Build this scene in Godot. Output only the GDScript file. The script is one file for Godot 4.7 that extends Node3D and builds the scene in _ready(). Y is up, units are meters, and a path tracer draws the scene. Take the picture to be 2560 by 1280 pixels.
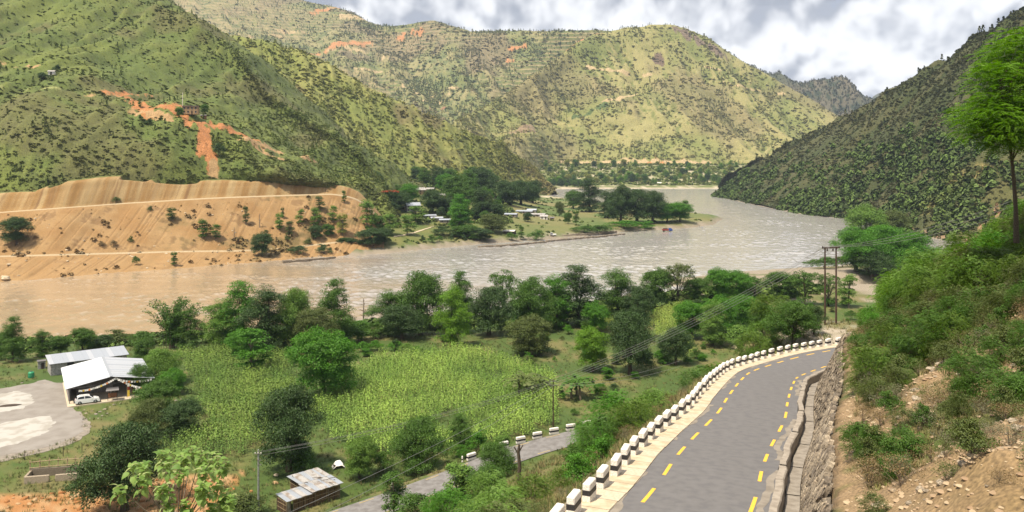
extends Node3D
# A river valley seen from a mountain road. Metres, y up, the camera looks along -z; D is the distance ahead (D = -z). The river's surface is y = 0.
const F := 2088.0          # focal length in photograph pixels: only used to read positions off the photograph
const EYE := 51.0
const HORIZON := 400.0

var used := {}
var rng := RandomNumberGenerator.new()
var na := FastNoiseLite.new()      # broad
var nb := FastNoiseLite.new()      # fractal
var nc_ := FastNoiseLite.new()     # ridged
var M := {}
var kinds := {}
var upper: Array[Vector3] = []     # outer edge line of the upper road
var lower: Array[Vector3] = []     # centre line of the lower road
var hills := {}

# ---------------------------------------------------------------- naming
func numbered(called: String) -> String:
	if not used.has(called):
		used[called] = 0
		return called
	used[called] += 1
	return "%s_%03d" % [called, used[called]]

func tag(o: Node, label: String, category := "", group := "", kind := "") -> Node:
	if label: o.set_meta("label", label)
	if category: o.set_meta("category", category)
	if group: o.set_meta("group", group)
	if kind: o.set_meta("kind", kind)
	return o

func thing(called: String, label: String, category: String, at: Vector3, turn := 0.0, group := "") -> Node3D:
	var o := Node3D.new()
	o.name = numbered(called)
	o.position = at
	o.rotation.y = turn
	add_child(o, true)
	tag(o, label, category, group)
	return o

func put(called: String, mesh: Mesh, mat: Material, parent: Node = null, at := Vector3.ZERO, turn := 0.0) -> MeshInstance3D:
	var o := MeshInstance3D.new()
	o.mesh = mesh
	if mat: o.material_override = mat
	o.position = at
	o.rotation.y = turn
	if parent == null:
		o.name = numbered(called)
		add_child(o, true)
	else:
		o.name = called
		parent.add_child(o, true)
	return o

func copy_of(o: Node3D, at: Vector3, turn: float, label := "") -> Node3D:
	var c: Node3D = o.duplicate()
	c.name = numbered(String(o.name).rstrip("0123456789").trim_suffix("_"))
	c.position = at
	c.rotation = Vector3(0, turn, 0)
	add_child(c, true)
	if label: c.set_meta("label", label)
	return c

const ORD := ["first", "second", "third", "fourth", "fifth", "sixth", "seventh", "eighth", "ninth", "tenth", "eleventh", "twelfth", "thirteenth", "fourteenth", "fifteenth", "sixteenth", "seventeenth", "eighteenth", "nineteenth", "twentieth"]
func ordinal(i: int) -> String:
	if i < 20: return ORD[i]
	var tens: int = i + 1 - (i + 1) % 10
	var base: String = {20: "twent", 30: "thirt", 40: "fort", 50: "fift", 60: "sixt"}[tens]
	return base + "ieth" if (i + 1) % 10 == 0 else base + "y-" + ORD[(i + 1) % 10 - 1]

# ---------------------------------------------------------------- shapes
func lin(r: float, g: float, b: float) -> Color:      # a real-world base colour, as albedo_color wants it
	return Color(r, g, b).linear_to_srgb()

func mat(c: Color, rough := 0.9, metal := 0.0) -> StandardMaterial3D:
	var m := StandardMaterial3D.new()
	m.albedo_color = c
	m.roughness = rough
	m.metallic = metal
	m.cull_mode = BaseMaterial3D.CULL_DISABLED
	return m

func noise(seed_: int, freq: float, type := FastNoiseLite.TYPE_SIMPLEX_SMOOTH, oct := 4, fract := FastNoiseLite.FRACTAL_FBM) -> FastNoiseLite:
	var n := FastNoiseLite.new()
	n.seed = seed_
	n.noise_type = type
	n.frequency = freq
	n.fractal_type = fract
	n.fractal_octaves = oct
	return n

func ntex(n: FastNoiseLite, stops: Array, size := 512, bump := 0.0) -> NoiseTexture2D:
	var t := NoiseTexture2D.new()
	t.width = size
	t.height = size
	t.seamless = true
	t.noise = n
	if bump > 0.0:
		t.as_normal_map = true
		t.bump_strength = bump
	else:
		var g := Gradient.new()
		var off := PackedFloat32Array()
		var col := PackedColorArray()
		for s in stops:
			off.append(s[0]); col.append(s[1])
		g.offsets = off
		g.colors = col
		t.color_ramp = g
	return t

func tri(m: StandardMaterial3D, per_m: float, t: Texture2D = null, nt: Texture2D = null, amount := 1.0) -> StandardMaterial3D:
	m.uv1_triplanar = true
	m.uv1_world_triplanar = true
	m.uv1_scale = Vector3.ONE * per_m
	if t: m.albedo_texture = t
	if nt:
		m.normal_enabled = true
		m.normal_texture = nt
		m.normal_scale = amount
	return m

func st_new() -> SurfaceTool:
	var s := SurfaceTool.new()
	s.begin(Mesh.PRIMITIVE_TRIANGLES)
	return s

func quad(s: SurfaceTool, a: Vector3, b: Vector3, c: Vector3, d: Vector3) -> void:
	for v in [a, b, c, a, c, d]:
		s.add_vertex(v)

func done(s: SurfaceTool) -> ArrayMesh:
	s.generate_normals()
	return s.commit()

# a box with chamfered upright and top edges; c is its centre
func box(s: SurfaceTool, c: Vector3, size: Vector3, bev := 0.0, basis := Basis.IDENTITY) -> void:
	s.set_smooth_group(-1)
	var h := size * 0.5
	var ring := func(y: float, ins: float) -> Array:
		var b := bev
		var x := h.x - ins
		var z := h.z - ins
		var o := []
		var pts := [[-x + b, -z], [x - b, -z], [x, -z + b], [x, z - b], [x - b, z], [-x + b, z], [-x, z - b], [-x, -z + b]] if b > 0.0 else [[-x, -z], [x, -z], [x, z], [-x, z]]
		for p in pts: o.append(c + basis * Vector3(p[0], y, p[1]))
		return o
	var rings := [ring.call(-h.y, 0.0)]
	if bev > 0.0:
		rings.append(ring.call(h.y - bev, 0.0))
		rings.append(ring.call(h.y, bev * 0.8))
	else:
		rings.append(ring.call(h.y, 0.0))
	var n: int = rings[0].size()
	for k in rings.size() - 1:
		for i in n:
			var j := (i + 1) % n
			quad(s, rings[k][i], rings[k][j], rings[k + 1][j], rings[k + 1][i])
	for i in range(1, n - 1):
		for v in [rings[-1][0], rings[-1][i + 1], rings[-1][i]]: s.add_vertex(v)
		for v in [rings[0][0], rings[0][i], rings[0][i + 1]]: s.add_vertex(v)

func boxm(size: Vector3, bev := 0.0, c := Vector3.ZERO) -> ArrayMesh:
	var s := st_new()
	box(s, c, size, bev)
	return done(s)

# a box between two points (a beam)
func beam(s: SurfaceTool, a: Vector3, b: Vector3, w: float, h: float) -> void:
	var d := b - a
	var up := Vector3.UP if absf(d.normalized().y) < 0.95 else Vector3.RIGHT
	var x := up.cross(d).normalized()
	var y := d.cross(x).normalized()
	box(s, (a + b) * 0.5, Vector3(w, h, d.length()), 0.0, Basis(x, y, d.normalized()))

func tube(s: SurfaceTool, pts: Array, radii: Array, sides := 7) -> void:
	s.set_smooth_group(1)
	var rings := []
	var side := Vector3.ZERO
	for i in pts.size():
		var d: Vector3 = (pts[mini(i + 1, pts.size() - 1)] - pts[maxi(i - 1, 0)]).normalized()
		if side == Vector3.ZERO:
			side = d.cross(Vector3.UP if absf(d.y) < 0.9 else Vector3.RIGHT).normalized()
		side = (side - d * side.dot(d)).normalized()
		var o := d.cross(side)
		var r := []
		for k in sides:
			var a := TAU * k / sides
			r.append(pts[i] + (side * cos(a) + o * sin(a)) * radii[i])
		rings.append(r)
	for i in pts.size() - 1:
		for k in sides:
			var j := (k + 1) % sides
			quad(s, rings[i][k], rings[i + 1][k], rings[i + 1][j], rings[i][j])
	s.set_smooth_group(-1)
	for k in range(1, sides - 1):
		for v in [rings[0][0], rings[0][k], rings[0][k + 1]]: s.add_vertex(v)
		for v in [rings[-1][0], rings[-1][k + 1], rings[-1][k]]: s.add_vertex(v)

# a prism: outline in the x-y plane, extruded in z from -w/2 to w/2, upper points drawn in by taper(y)
func prism(s: SurfaceTool, outline: PackedVector2Array, w: float, taper := 0.0, y0 := 0.0) -> void:
	s.set_smooth_group(-1)
	var tris := Geometry2D.triangulate_polygon(outline)
	var half := func(p: Vector2) -> float: return w * 0.5 - maxf(p.y - y0, 0.0) * taper
	for i in range(0, tris.size(), 3):
		for sgn in [1.0, -1.0]:
			var q := []
			for k in 3:
				var p: Vector2 = outline[tris[i + k]]
				q.append(Vector3(p.x, p.y, sgn * half.call(p)))
			for v in ([q[0], q[2], q[1]] if sgn > 0 else q): s.add_vertex(v)
	for i in outline.size():
		var a: Vector2 = outline[i]
		var b: Vector2 = outline[(i + 1) % outline.size()]
		quad(s, Vector3(a.x, a.y, -half.call(a)), Vector3(b.x, b.y, -half.call(b)), Vector3(b.x, b.y, half.call(b)), Vector3(a.x, a.y, half.call(a)))

func lathe(s: SurfaceTool, prof: Array, sides := 12, c := Vector3.ZERO) -> void:
	s.set_smooth_group(1)
	for i in prof.size() - 1:
		for k in sides:
			var a := TAU * k / sides
			var b := TAU * (k + 1) / sides
			var p0: Vector2 = prof[i]
			var p1: Vector2 = prof[i + 1]
			quad(s, c + Vector3(cos(a) * p0.x, p0.y, sin(a) * p0.x), c + Vector3(cos(b) * p0.x, p0.y, sin(b) * p0.x), c + Vector3(cos(b) * p1.x, p1.y, sin(b) * p1.x), c + Vector3(cos(a) * p1.x, p1.y, sin(a) * p1.x))

func rockm(r: RandomNumberGenerator, flat := 0.7) -> ArrayMesh:
	var s := st_new()
	s.set_smooth_group(-1)
	var ph := r.randf() * 50.0
	var p := func(i: int, j: int) -> Vector3:
		var a := TAU * (i % 7) / 7.0
		var e := PI * (j / 4.0 - 0.5)
		var v := Vector3(cos(a) * cos(e), sin(e) * flat, sin(a) * cos(e))
		return v * (0.5 + 0.22 * nb.get_noise_3dv(v * 60.0 + Vector3.ONE * ph * 9.0))
	for i in 7:
		for j in 4:
			quad(s, p.call(i, j), p.call(i, j + 1), p.call(i + 1, j + 1), p.call(i + 1, j))
	return done(s)

# ---------------------------------------------------------------- positions
func at(u: float, v: float, d: float) -> Vector3:      # the point d metres ahead that the photograph shows at (u, v)
	return Vector3((u - 1280.0) / F * d, EYE - (v - HORIZON) / F * d, -d)

func pl(table: Array, x: float) -> float:               # piecewise linear
	if x <= table[0][0]: return table[0][1]
	for i in range(1, table.size()):
		if x < table[i][0]:
			return lerpf(table[i - 1][1], table[i][1], (x - table[i - 1][0]) / (table[i][0] - table[i - 1][0]))
	return table[-1][1]

func sm(a: float, b: float, x: float) -> float: return smoothstep(a, b, x)

func dense(ctrl: Array, step: float) -> Array[Vector3]:
	var c := Curve3D.new()
	for i in ctrl.size():
		var t: Vector3 = (ctrl[mini(i + 1, ctrl.size() - 1)] - ctrl[maxi(i - 1, 0)]) / 6.0
		c.add_point(ctrl[i], -t, t)
	var out: Array[Vector3] = []
	var l := c.get_baked_length()
	for i in int(l / step) + 1:
		out.append(c.sample_baked(i * step, true))
	return out

# [signed distance (right of the line is positive), y, index] of the nearest place on a line of points
func station(line: Array[Vector3], x: float, z: float) -> Array:
	var best := 1e9
	var bi := 0
	var n := line.size()
	for i in range(0, n, 8):
		var dx := line[i].x - x
		var dz := line[i].z - z
		var q := dx * dx + dz * dz
		if q < best:
			best = q; bi = i
	for i in range(maxi(bi - 8, 0), mini(bi + 9, n)):
		var dx := line[i].x - x
		var dz := line[i].z - z
		var q := dx * dx + dz * dz
		if q < best:
			best = q; bi = i
	var a := maxi(bi - 1, 0)
	var b := mini(bi + 1, n - 1)
	var t := line[b] - line[a]
	var l := t.x * t.x + t.z * t.z
	var f := clampf(((x - line[a].x) * t.x + (z - line[a].z) * t.z) / l, 0.0, 1.0)
	var p := line[a] + t * f
	var side := t.x * (z - p.z) - t.z * (x - p.x)
	var d := Vector2(x - p.x, z - p.z).length()
	return [d if side > 0 else -d, p.y, bi]

const NEAR := [[-500, 215], [-300, 225], [-145, 237], [-114, 243], [-50, 258], [0, 275], [40, 312], [74, 362], [110, 385], [158, 404], [215, 440], [244, 452], [300, 492], [320, 560]]
const FRONT := [[-600, 355], [-330, 375], [-211, 392], [-175, 422], [-130, 455], [-100, 452], [-85, 444], [-62, 463], [-19, 507], [31, 540], [79, 592], [132, 626], [160, 660], [170, 692], [183, 722], [187, 1480], [400, 1490], [900, 1500]]
const BACK := [[-60, 1700], [-20, 1380], [40, 1180], [93, 970], [120, 900], [160, 800], [175, 765], [187, 728]]
const FARSHORE := [[-20, 1370], [20, 1420], [100, 1480], [400, 1490]]
const RIGHT := [[400, 420], [480, 305], [500, 287], [560, 268], [640, 280], [720, 290], [789, 272], [926, 275], [1183, 286], [1230, 310], [1260, 500], [1400, 900]]

func wall_rise(d: float) -> float: return lerpf(2.3, 4.4, sm(32.0, 82.0, d))     # the stone wall grows towards the bend
func wall_run(d: float) -> float: return lerpf(1.05, 2.0, sm(32.0, 82.0, d))

# the height of the valley floor, the near slopes and the river bed
func ground(x: float, d: float) -> float:
	var h := -4.0
	var zn := pl(NEAR, x)
	if d < zn + 40.0:
		var f := minf(4.4, 0.15 + (zn - d) * 0.085) if d < zn else maxf(-4.0, -(d - zn) * 0.2)
		if x > 40.0 and d > 280.0 and d < 360.0:
			var off := absf(d - (318.0 + 0.1 * x)) / 15.0
			f -= 4.5 * (1.0 - sm(0.6, 1.1, off)) * sm(45.0, 65.0, x) * (1.0 - sm(165.0, 190.0, x))
		f += 0.35 * nb.get_noise_2d(x * 2.0, d * 2.0) * sm(0.0, 20.0, zn - d) * sm(36.0, 48.0, Vector2(x + 92.0, d - 158.0).length())
		h = f
		if d < 230.0:
			var s := station(upper, x, -d)
			var q: float = s[0]
			var ry: float = s[1]
			var y := 0.0
			if q < 0.0:
				var e := -q
				y = ry - 0.12 - 0.85 * maxf(0.0, minf(e - 0.9, 14.0)) - 0.42 * maxf(0.0, e - 14.9)
				if e > 1.2: y += 0.9 * nb.get_noise_2d(x * 6.0, d * 6.0) * sm(1.2, 6.0, e)
			elif q < 7.0: y = ry - 0.15
			elif q < wall_run(d) + 8.0: y = ry - 1.3
			else:
				var q0 := wall_run(d) + 7.85
				y = ry + wall_rise(d) - 0.42 + (0.60 + 0.05 * sm(40.0, 60.0, d)) * minf(q - q0, 26.0) + 0.4 * maxf(q - 35.9, 0.0)
				var rough := sm(10.0, 13.0, q)
				y += rough * (1.1 * nb.get_noise_2d(x * 5.0, d * 5.0) + 0.5 * absf(nc_.get_noise_2d(x * 9.0, d * 9.0)))
			h = maxf(h, y)
			# the turnout past the end of the kerb blocks
			var pw := 1.0 - sm(6.0, 24.0, Vector2(x - 43.5, d - 112.0).length())
			if pw > 0.0 and q < 1.0: h = lerpf(h, 28.3 + 0.1 * nb.get_noise_2d(x * 20.0, d * 20.0), pw)
		if d > 60.0 and d < 170.0:
			var s2 := station(lower, x, -d)
			var w := 1.0 - sm(3.6, 8.5, absf(s2[0]))
			if w > 0.0: h = lerpf(h, s2[1] - 0.12, w)
	# beyond the river
	if d > 280.0:
		var s := minf(d - pl(FRONT, x), 1e6)
		if x > -60.0: s = minf(s, maxf(pl(BACK, x) - d, d - pl(FARSHORE, x)) * 0.7)
		var y := -4.0
		if s > 0.0:
			var left := 1.0 - sm(-60.0, 60.0, x)
			var beach := minf(s * 0.09, 2.5) + 1.0 * sm(2.0, 12.0, s)
			var inland := left * 27.0 * (1.0 - exp(-maxf(0.0, s - 22.0) * 0.13 / 27.0))
			var back := 37.0 * sm(1560.0, 1870.0, d)
			y = beach + inland + back + 0.5 * nb.get_noise_2d(x * 1.5, d * 1.5) * sm(5.0, 40.0, s)
		else: y = maxf(-4.0, s * 0.12)
		h = maxf(h, y)
		if d > 380.0 and d < 1400.0:
			var r := x - pl(RIGHT, d)
			h = maxf(h, clampf(r * 0.12, -4.0, 3.0))
	return h

func gp(x: float, d: float, lift := 0.0) -> Vector3: return Vector3(x, ground(x, d) + lift, -d)

# where the line of sight through (u, v) meets the ground
func hit(u: float, v: float, from := 24.0) -> Vector3:
	var d := from
	var prev := from
	while d < 2000.0:
		var p := at(u, v, d)
		if p.y <= ground(p.x, d):
			var lo := prev
			var hi := d
			for i in 12:
				var m := (lo + hi) * 0.5
				var q := at(u, v, m)
				if q.y <= ground(q.x, m): hi = m
				else: lo = m
			var r := at(u, v, hi)
			return Vector3(r.x, ground(r.x, hi), r.z)
		prev = d
		d += maxf(0.5, d * 0.006)
	return at(u, v, 1500.0)

func outline_of(px: Array, from := 24.0) -> PackedVector2Array:     # an outline on the ground, as (x, D)
	var o := PackedVector2Array()
	for p in px:
		var h := hit(p[0], p[1], from)
		o.append(Vector2(h.x, -h.z))
	return o

# ---------------------------------------------------------------- camera, sky, sun
var cell := FastNoiseLite.new()

func puff(p: Vector3, n: FastNoiseLite) -> float:
	return n.get_noise_3dv(p) * 0.70 - cell.get_noise_3dv(p) * 0.42

func cloud_at(az: float, el: float, n: FastNoiseLite, w: FastNoiseLite) -> Color:
	var e := maxf(el, -0.05)
	var q := e / (0.9 * e + 0.24) * 2.9
	var p := Vector3(sin(az) * 5.0, q, cos(az) * 5.0)
	p += Vector3(w.get_noise_3dv(p), 0.5 * w.get_noise_3dv(p + Vector3(9, 3, 1)), w.get_noise_3dv(p + Vector3(2, 7, 5))) * 0.05
	var a := puff(p, n)
	var up := puff(p + Vector3(-0.03, 0.11, 0.0), n)
	var up2 := puff(p + Vector3(-0.05, 0.30, 0.0), n)
	var broad := n.get_noise_3dv(p * 0.4 + Vector3(4, 0, 7))
	var cover := smoothstep(-0.60, -0.40, a + broad * 0.7 + 0.10)
	var light := clampf(0.45 + (a - up) * 1.7 + (a - up2) * 0.8 - broad * 0.7, 0.0, 1.0)
	light = smoothstep(0.05, 0.95, light)
	var cl := Color(0.37, 0.39, 0.45).lerp(Color(1.05, 1.045, 1.05), light)
	var sky := Color(0.38, 0.52, 0.82).lerp(Color(0.70, 0.79, 0.93), exp(-e * 6.0))
	var c := sky.lerp(cl, cover)
	c = c.lerp(Color(0.72, 0.77, 0.88), exp(-maxf(el, 0.0) * 28.0) * 0.4)
	if el < 0.0: c = c.lerp(Color(0.25, 0.26, 0.22), clampf(-el * 6.0, 0.0, 1.0))
	return c

func make_sky() -> ImageTexture:
	var n := noise(17, 0.75, FastNoiseLite.TYPE_SIMPLEX_SMOOTH, 5)
	n.fractal_gain = 0.58
	var w := noise(5, 1.6, FastNoiseLite.TYPE_SIMPLEX_SMOOTH, 3)
	cell = noise(8, 0.9, FastNoiseLite.TYPE_SIMPLEX_SMOOTH, 5, FastNoiseLite.FRACTAL_RIDGED)
	cell.fractal_gain = 0.55
	var W := 4096
	var H := 2048
	var low := Image.create(528, 256, false, Image.FORMAT_RGBF)      # straight ahead is the picture's left and right edge; 8 columns wrap round
	for y in 256:
		var el := PI * (0.5 - (y + 0.5) / 256.0)
		for x in 528: low.set_pixel(x, y, cloud_at(TAU * (x - 8 + 0.5) / 512.0, el, n, w))
	low.resize(528 * 8, H, Image.INTERPOLATE_CUBIC)
	var big := low.get_region(Rect2i(64, 0, W, H))
	for y in range(H / 2 - 230, H / 2 + 12):
		var el := PI * (0.5 - (y + 0.5) / H)
		for x in range(-560, 560):
			big.set_pixel(posmod(x, W), y, cloud_at(TAU * (x + 0.5) / W, el, n, w))
	return ImageTexture.create_from_image(big)

func _ready() -> void:
	rng.seed = 20240607
	na = noise(1, 0.01)
	nb = noise(2, 0.02, FastNoiseLite.TYPE_SIMPLEX_SMOOTH, 4)
	nc_ = noise(3, 0.02, FastNoiseLite.TYPE_SIMPLEX_SMOOTH, 3, FastNoiseLite.FRACTAL_RIDGED)
	# camera: level, with the lens shifted down as in the cropped photograph
	var cam := Camera3D.new()
	cam.name = "camera"
	cam.position = Vector3(0, EYE, 0)
	cam.near = 1.0
	cam.far = 12000.0
	cam.projection = Camera3D.PROJECTION_FRUSTUM
	cam.size = 1280.0 / F
	cam.frustum_offset = Vector2(0, -(640.0 - HORIZON) / F)
	add_child(cam)
	cam.current = true
	# sky, haze, exposure
	var pan := PanoramaSkyMaterial.new()
	pan.panorama = make_sky()
	pan.energy_multiplier = 0.72
	var sky := Sky.new()
	sky.sky_material = pan
	var env := Environment.new()
	env.background_mode = Environment.BG_SKY
	env.sky = sky
	env.tonemap_mode = Environment.TONE_MAPPER_LINEAR
	env.tonemap_exposure = 1.6
	env.sdfgi_enabled = true
	env.ssao_enabled = true
	env.ssil_enabled = true
	env.fog_enabled = true
	env.fog_density = 0.000055
	env.fog_light_color = Color(0.80, 0.88, 1.0)
	var we := WorldEnvironment.new()
	we.name = "world_environment"
	we.environment = env
	add_child(we)
	var sun := DirectionalLight3D.new()
	sun.name = "sun"
	sun.light_energy = 1.55
	sun.light_color = Color(1.0, 0.95, 0.86)
	sun.light_angular_distance = 2.5
	sun.shadow_enabled = true
	sun.look_at_from_position(Vector3(-0.34, 1.0, 0.36), Vector3.ZERO, Vector3.UP)
	add_child(sun)
	build_lines()
	build_materials()
	build_terrain()
	build_hills()
	build_roads()
	build_wall()
	build_trees()
	build_fields()
	build_scrub()
	build_yard()
	build_hut()
	build_poles()
	build_village()
	build_small()

func build_lines() -> void:
	upper = dense([Vector3(-14, 42.2, 8), Vector3(-7, 40.5, -8), Vector3(-3.5, 39.4, -17), Vector3(-0.5, 38.5, -24.5), Vector3(3.1, 37.3, -33.5), Vector3(4.7, 36.85, -37.5), Vector3(6.3, 36.3, -42), Vector3(8.24, 35.6, -47), Vector3(9.94, 35.1, -51), Vector3(11.8, 34.55, -55.5), Vector3(13.9, 33.8, -61.4), Vector3(17.5, 32.5, -71), Vector3(20.8, 31.4, -78.6), Vector3(26.2, 30.2, -87.2), Vector3(29.5, 29.8, -91.2), Vector3(33.4, 29.3, -95.5), Vector3(38.3, 28.7, -100.3), Vector3(44, 28.4, -103.6), Vector3(52, 28.0, -105.5), Vector3(62, 27.6, -106), Vector3(78, 27.2, -105), Vector3(100, 26.8, -100), Vector3(140, 26, -88)], 0.5)
	lower = dense([Vector3(-70, 5.2, -64), Vector3(-52, 5.6, -79), Vector3(-35, 6.2, -93), Vector3(-22, 6.8, -102.2), Vector3(-10, 7.4, -112.4), Vector3(-1, 8.2, -120.2), Vector3(6, 8.9, -124.4), Vector3(13, 9.5, -127.4), Vector3(22, 10, -131), Vector3(34, 10.6, -134), Vector3(60, 12, -138)], 0.5)

func vmat(t: Texture2D, per_m: float, nt: Texture2D = null, amount := 1.0, rough := 0.95) -> StandardMaterial3D:
	var m := mat(Color.WHITE, rough)
	m.vertex_color_use_as_albedo = true
	return tri(m, per_m, t, nt, amount)

func leafmat(r: float, g: float, b: float, back := 0.55) -> StandardMaterial3D:
	var m := mat(lin(r, g, b), 0.62)
	m.vertex_color_use_as_albedo = true
	m.backlight_enabled = true
	m.backlight = lin(back * 0.9, back, back * 0.45)
	return m

func build_materials() -> void:
	var g0 := Color(0.62, 0.62, 0.62)
	var g1 := Color(1, 1, 1)
	var soft := ntex(noise(21, 0.02, FastNoiseLite.TYPE_SIMPLEX_SMOOTH, 5), [[0.25, g0], [0.75, g1]])
	var speck := ntex(noise(22, 0.06, FastNoiseLite.TYPE_SIMPLEX_SMOOTH, 4), [[0.2, Color(0.62, 0.62, 0.62)], [0.5, Color(0.84, 0.84, 0.84)], [0.8, g1]])
	var plain := ntex(noise(39, 0.007, FastNoiseLite.TYPE_SIMPLEX_SMOOTH, 8), [[0.2, Color(0.84, 0.83, 0.82)], [0.7, g1]], 1024)
	var bump := ntex(noise(23, 0.02, FastNoiseLite.TYPE_SIMPLEX_SMOOTH, 6), [], 512, 5.0)
	M.ground = vmat(speck, 0.23, bump, 0.22)
	M.hill = vmat(speck, 0.035, bump, 0.8)
	M.farhill = vmat(speck, 0.012, bump, 0.8)
	M.cut = vmat(speck, 0.09, bump, 0.12)
	var w := mat(Color.WHITE, 0.16)
	w.metallic_specular = 0.6
	w.vertex_color_use_as_albedo = true
	M.water = w
	M.asphalt = tri(mat(lin(0.132, 0.127, 0.130), 0.88), 0.11, ntex(noise(31, 0.012, FastNoiseLite.TYPE_SIMPLEX_SMOOTH, 8), [[0.2, Color(0.90, 0.90, 0.91)], [0.45, Color(0.96, 0.96, 0.955)], [0.8, g1]], 1024))
	M.asphalt_low = tri(mat(lin(0.18, 0.172, 0.17), 0.88), 0.1, plain)
	M.concrete = tri(mat(lin(0.50, 0.43, 0.33), 0.9), 0.7, ntex(noise(33, 0.015, FastNoiseLite.TYPE_SIMPLEX_SMOOTH, 6), [[0.2, Color(0.93, 0.92, 0.9)], [0.7, g1]]))
	M.concrete_pale = tri(mat(lin(0.52, 0.435, 0.315), 0.9), 0.23, ntex(noise(38, 0.01, FastNoiseLite.TYPE_SIMPLEX_SMOOTH, 7), [[0.2, Color(0.88, 0.86, 0.83)], [0.7, g1]]))
	M.concrete_dark = tri(mat(lin(0.27, 0.235, 0.20), 0.95), 0.7, ntex(noise(34, 0.02, FastNoiseLite.TYPE_SIMPLEX_SMOOTH, 6), [[0.25, Color(0.45, 0.43, 0.4)], [0.7, g1]]))
	M.channel = tri(mat(lin(0.27, 0.24, 0.205), 0.95), 0.2, plain)
	M.kerbstone = tri(mat(lin(0.31, 0.27, 0.225), 0.95), 0.25, plain)
	M.yellow = tri(mat(lin(0.76, 0.45, 0.045), 0.75), 1.3, ntex(noise(35, 0.03, FastNoiseLite.TYPE_SIMPLEX_SMOOTH, 5), [[0.2, Color(0.72, 0.7, 0.66)], [0.5, g1]]))
	M.yellow_worn = tri(mat(lin(0.55, 0.42, 0.17), 0.8), 1.3, soft)
	M.white = tri(mat(lin(0.74, 0.72, 0.69), 0.7), 1.4, ntex(noise(37, 0.02, FastNoiseLite.TYPE_SIMPLEX_SMOOTH, 5), [[0.2, Color(0.82, 0.79, 0.74)], [0.6, g1]]))
	M.black = tri(mat(lin(0.022, 0.022, 0.026), 0.6), 1.4, soft)
	var stones := [[0.42, 0.34, 0.25], [0.33, 0.27, 0.20], [0.27, 0.22, 0.165], [0.48, 0.40, 0.30], [0.22, 0.18, 0.14]]
	M.stone = []
	for s in stones: M.stone.append(tri(mat(lin(s[0], s[1], s[2]), 0.95), 0.9, soft, bump, 0.8))
	M.dust = tri(mat(lin(0.24, 0.21, 0.175), 0.95), 0.12, plain)
	M.clod = [tri(mat(lin(0.45, 0.20, 0.065), 0.95), 0.9, soft, bump, 0.8), tri(mat(lin(0.55, 0.36, 0.19), 0.95), 0.9, soft, bump, 0.8)]
	M.mortar = tri(mat(lin(0.20, 0.165, 0.125), 0.95), 0.9, soft, bump, 0.8)
	M.gravel = tri(mat(lin(0.235, 0.215, 0.195), 0.95), 0.04, ntex(noise(41, 0.012, FastNoiseLite.TYPE_SIMPLEX_SMOOTH, 6), [[0.25, Color(0.92, 0.91, 0.90)], [0.5, Color(0.965, 0.96, 0.955)], [0.75, g1]]))
	M.whitegravel = tri(mat(lin(0.37, 0.355, 0.33), 0.95), 0.05, ntex(noise(42, 0.012, FastNoiseLite.TYPE_SIMPLEX_SMOOTH, 6), [[0.3, Color(0.90, 0.89, 0.87)], [0.6, g1]]))
	M.bark = tri(mat(lin(0.10, 0.075, 0.05), 0.95), 1.5, soft, bump, 1.0)
	M.palebark = tri(mat(lin(0.28, 0.22, 0.16), 0.95), 1.5, soft, bump, 1.0)
	M.redbark = tri(mat(lin(0.26, 0.085, 0.04), 0.95), 1.5, soft, bump, 1.0)
	M.leaf = {
		dark = leafmat(0.036, 0.082, 0.013, 0.36), mid = leafmat(0.066, 0.150, 0.013, 0.58), bright = leafmat(0.072, 0.215, 0.008, 0.7),
		olive = leafmat(0.085, 0.118, 0.022, 0.45), light = leafmat(0.125, 0.235, 0.030, 0.6), lime = leafmat(0.135, 0.275, 0.012, 0.75),
		yellow = leafmat(0.235, 0.260, 0.050, 0.6), dry = leafmat(0.210, 0.150, 0.070, 0.4), grey = leafmat(0.15, 0.15, 0.085, 0.35), red = leafmat(0.36, 0.060, 0.015, 0.5),
		feather = leafmat(0.090, 0.160, 0.010, 0.6), scrub = leafmat(0.090, 0.115, 0.022, 0.45)}
	var scatter := mat(Color.WHITE, 0.8)
	scatter.vertex_color_use_as_albedo = true
	M.scatter = scatter
	M.metalroof = mat(lin(0.52, 0.54, 0.58), 0.42, 0.5)
	M.metalroof2 = mat(lin(0.43, 0.46, 0.51), 0.45, 0.5)
	M.oldtin = tri(mat(lin(0.40, 0.39, 0.385), 0.55, 0.2), 0.2, ntex(noise(43, 0.006, FastNoiseLite.TYPE_SIMPLEX_SMOOTH, 8), [[0.25, Color(0.78, 0.70, 0.63)], [0.5, g1]]))
	M.steel = mat(lin(0.16, 0.15, 0.15), 0.6, 0.3)
	M.rust = tri(mat(lin(0.085, 0.045, 0.03), 0.8), 1.0, soft)
	M.bamboo = tri(mat(lin(0.20, 0.125, 0.07), 0.9), 1.2, soft)
	M.bamboopale = tri(mat(lin(0.42, 0.32, 0.19), 0.8), 1.2, soft)
	M.timber = tri(mat(lin(0.50, 0.38, 0.24), 0.85), 1.0, soft)
	M.darkwood = tri(mat(lin(0.075, 0.05, 0.035), 0.9), 1.0, soft)
	M.plaster = tri(mat(lin(0.46, 0.44, 0.42), 0.9), 0.3, soft)
	M.blockwall = tri(mat(lin(0.33, 0.30, 0.28), 0.95), 0.5, soft, bump, 0.4)
	M.mudwall = tri(mat(lin(0.44, 0.30, 0.16), 0.95), 0.3, soft)
	M.redwall = tri(mat(lin(0.33, 0.14, 0.07), 0.95), 0.3, soft)
	M.dark = mat(lin(0.02, 0.02, 0.022), 0.6)
	M.glass = mat(lin(0.02, 0.025, 0.03), 0.08)
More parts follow.
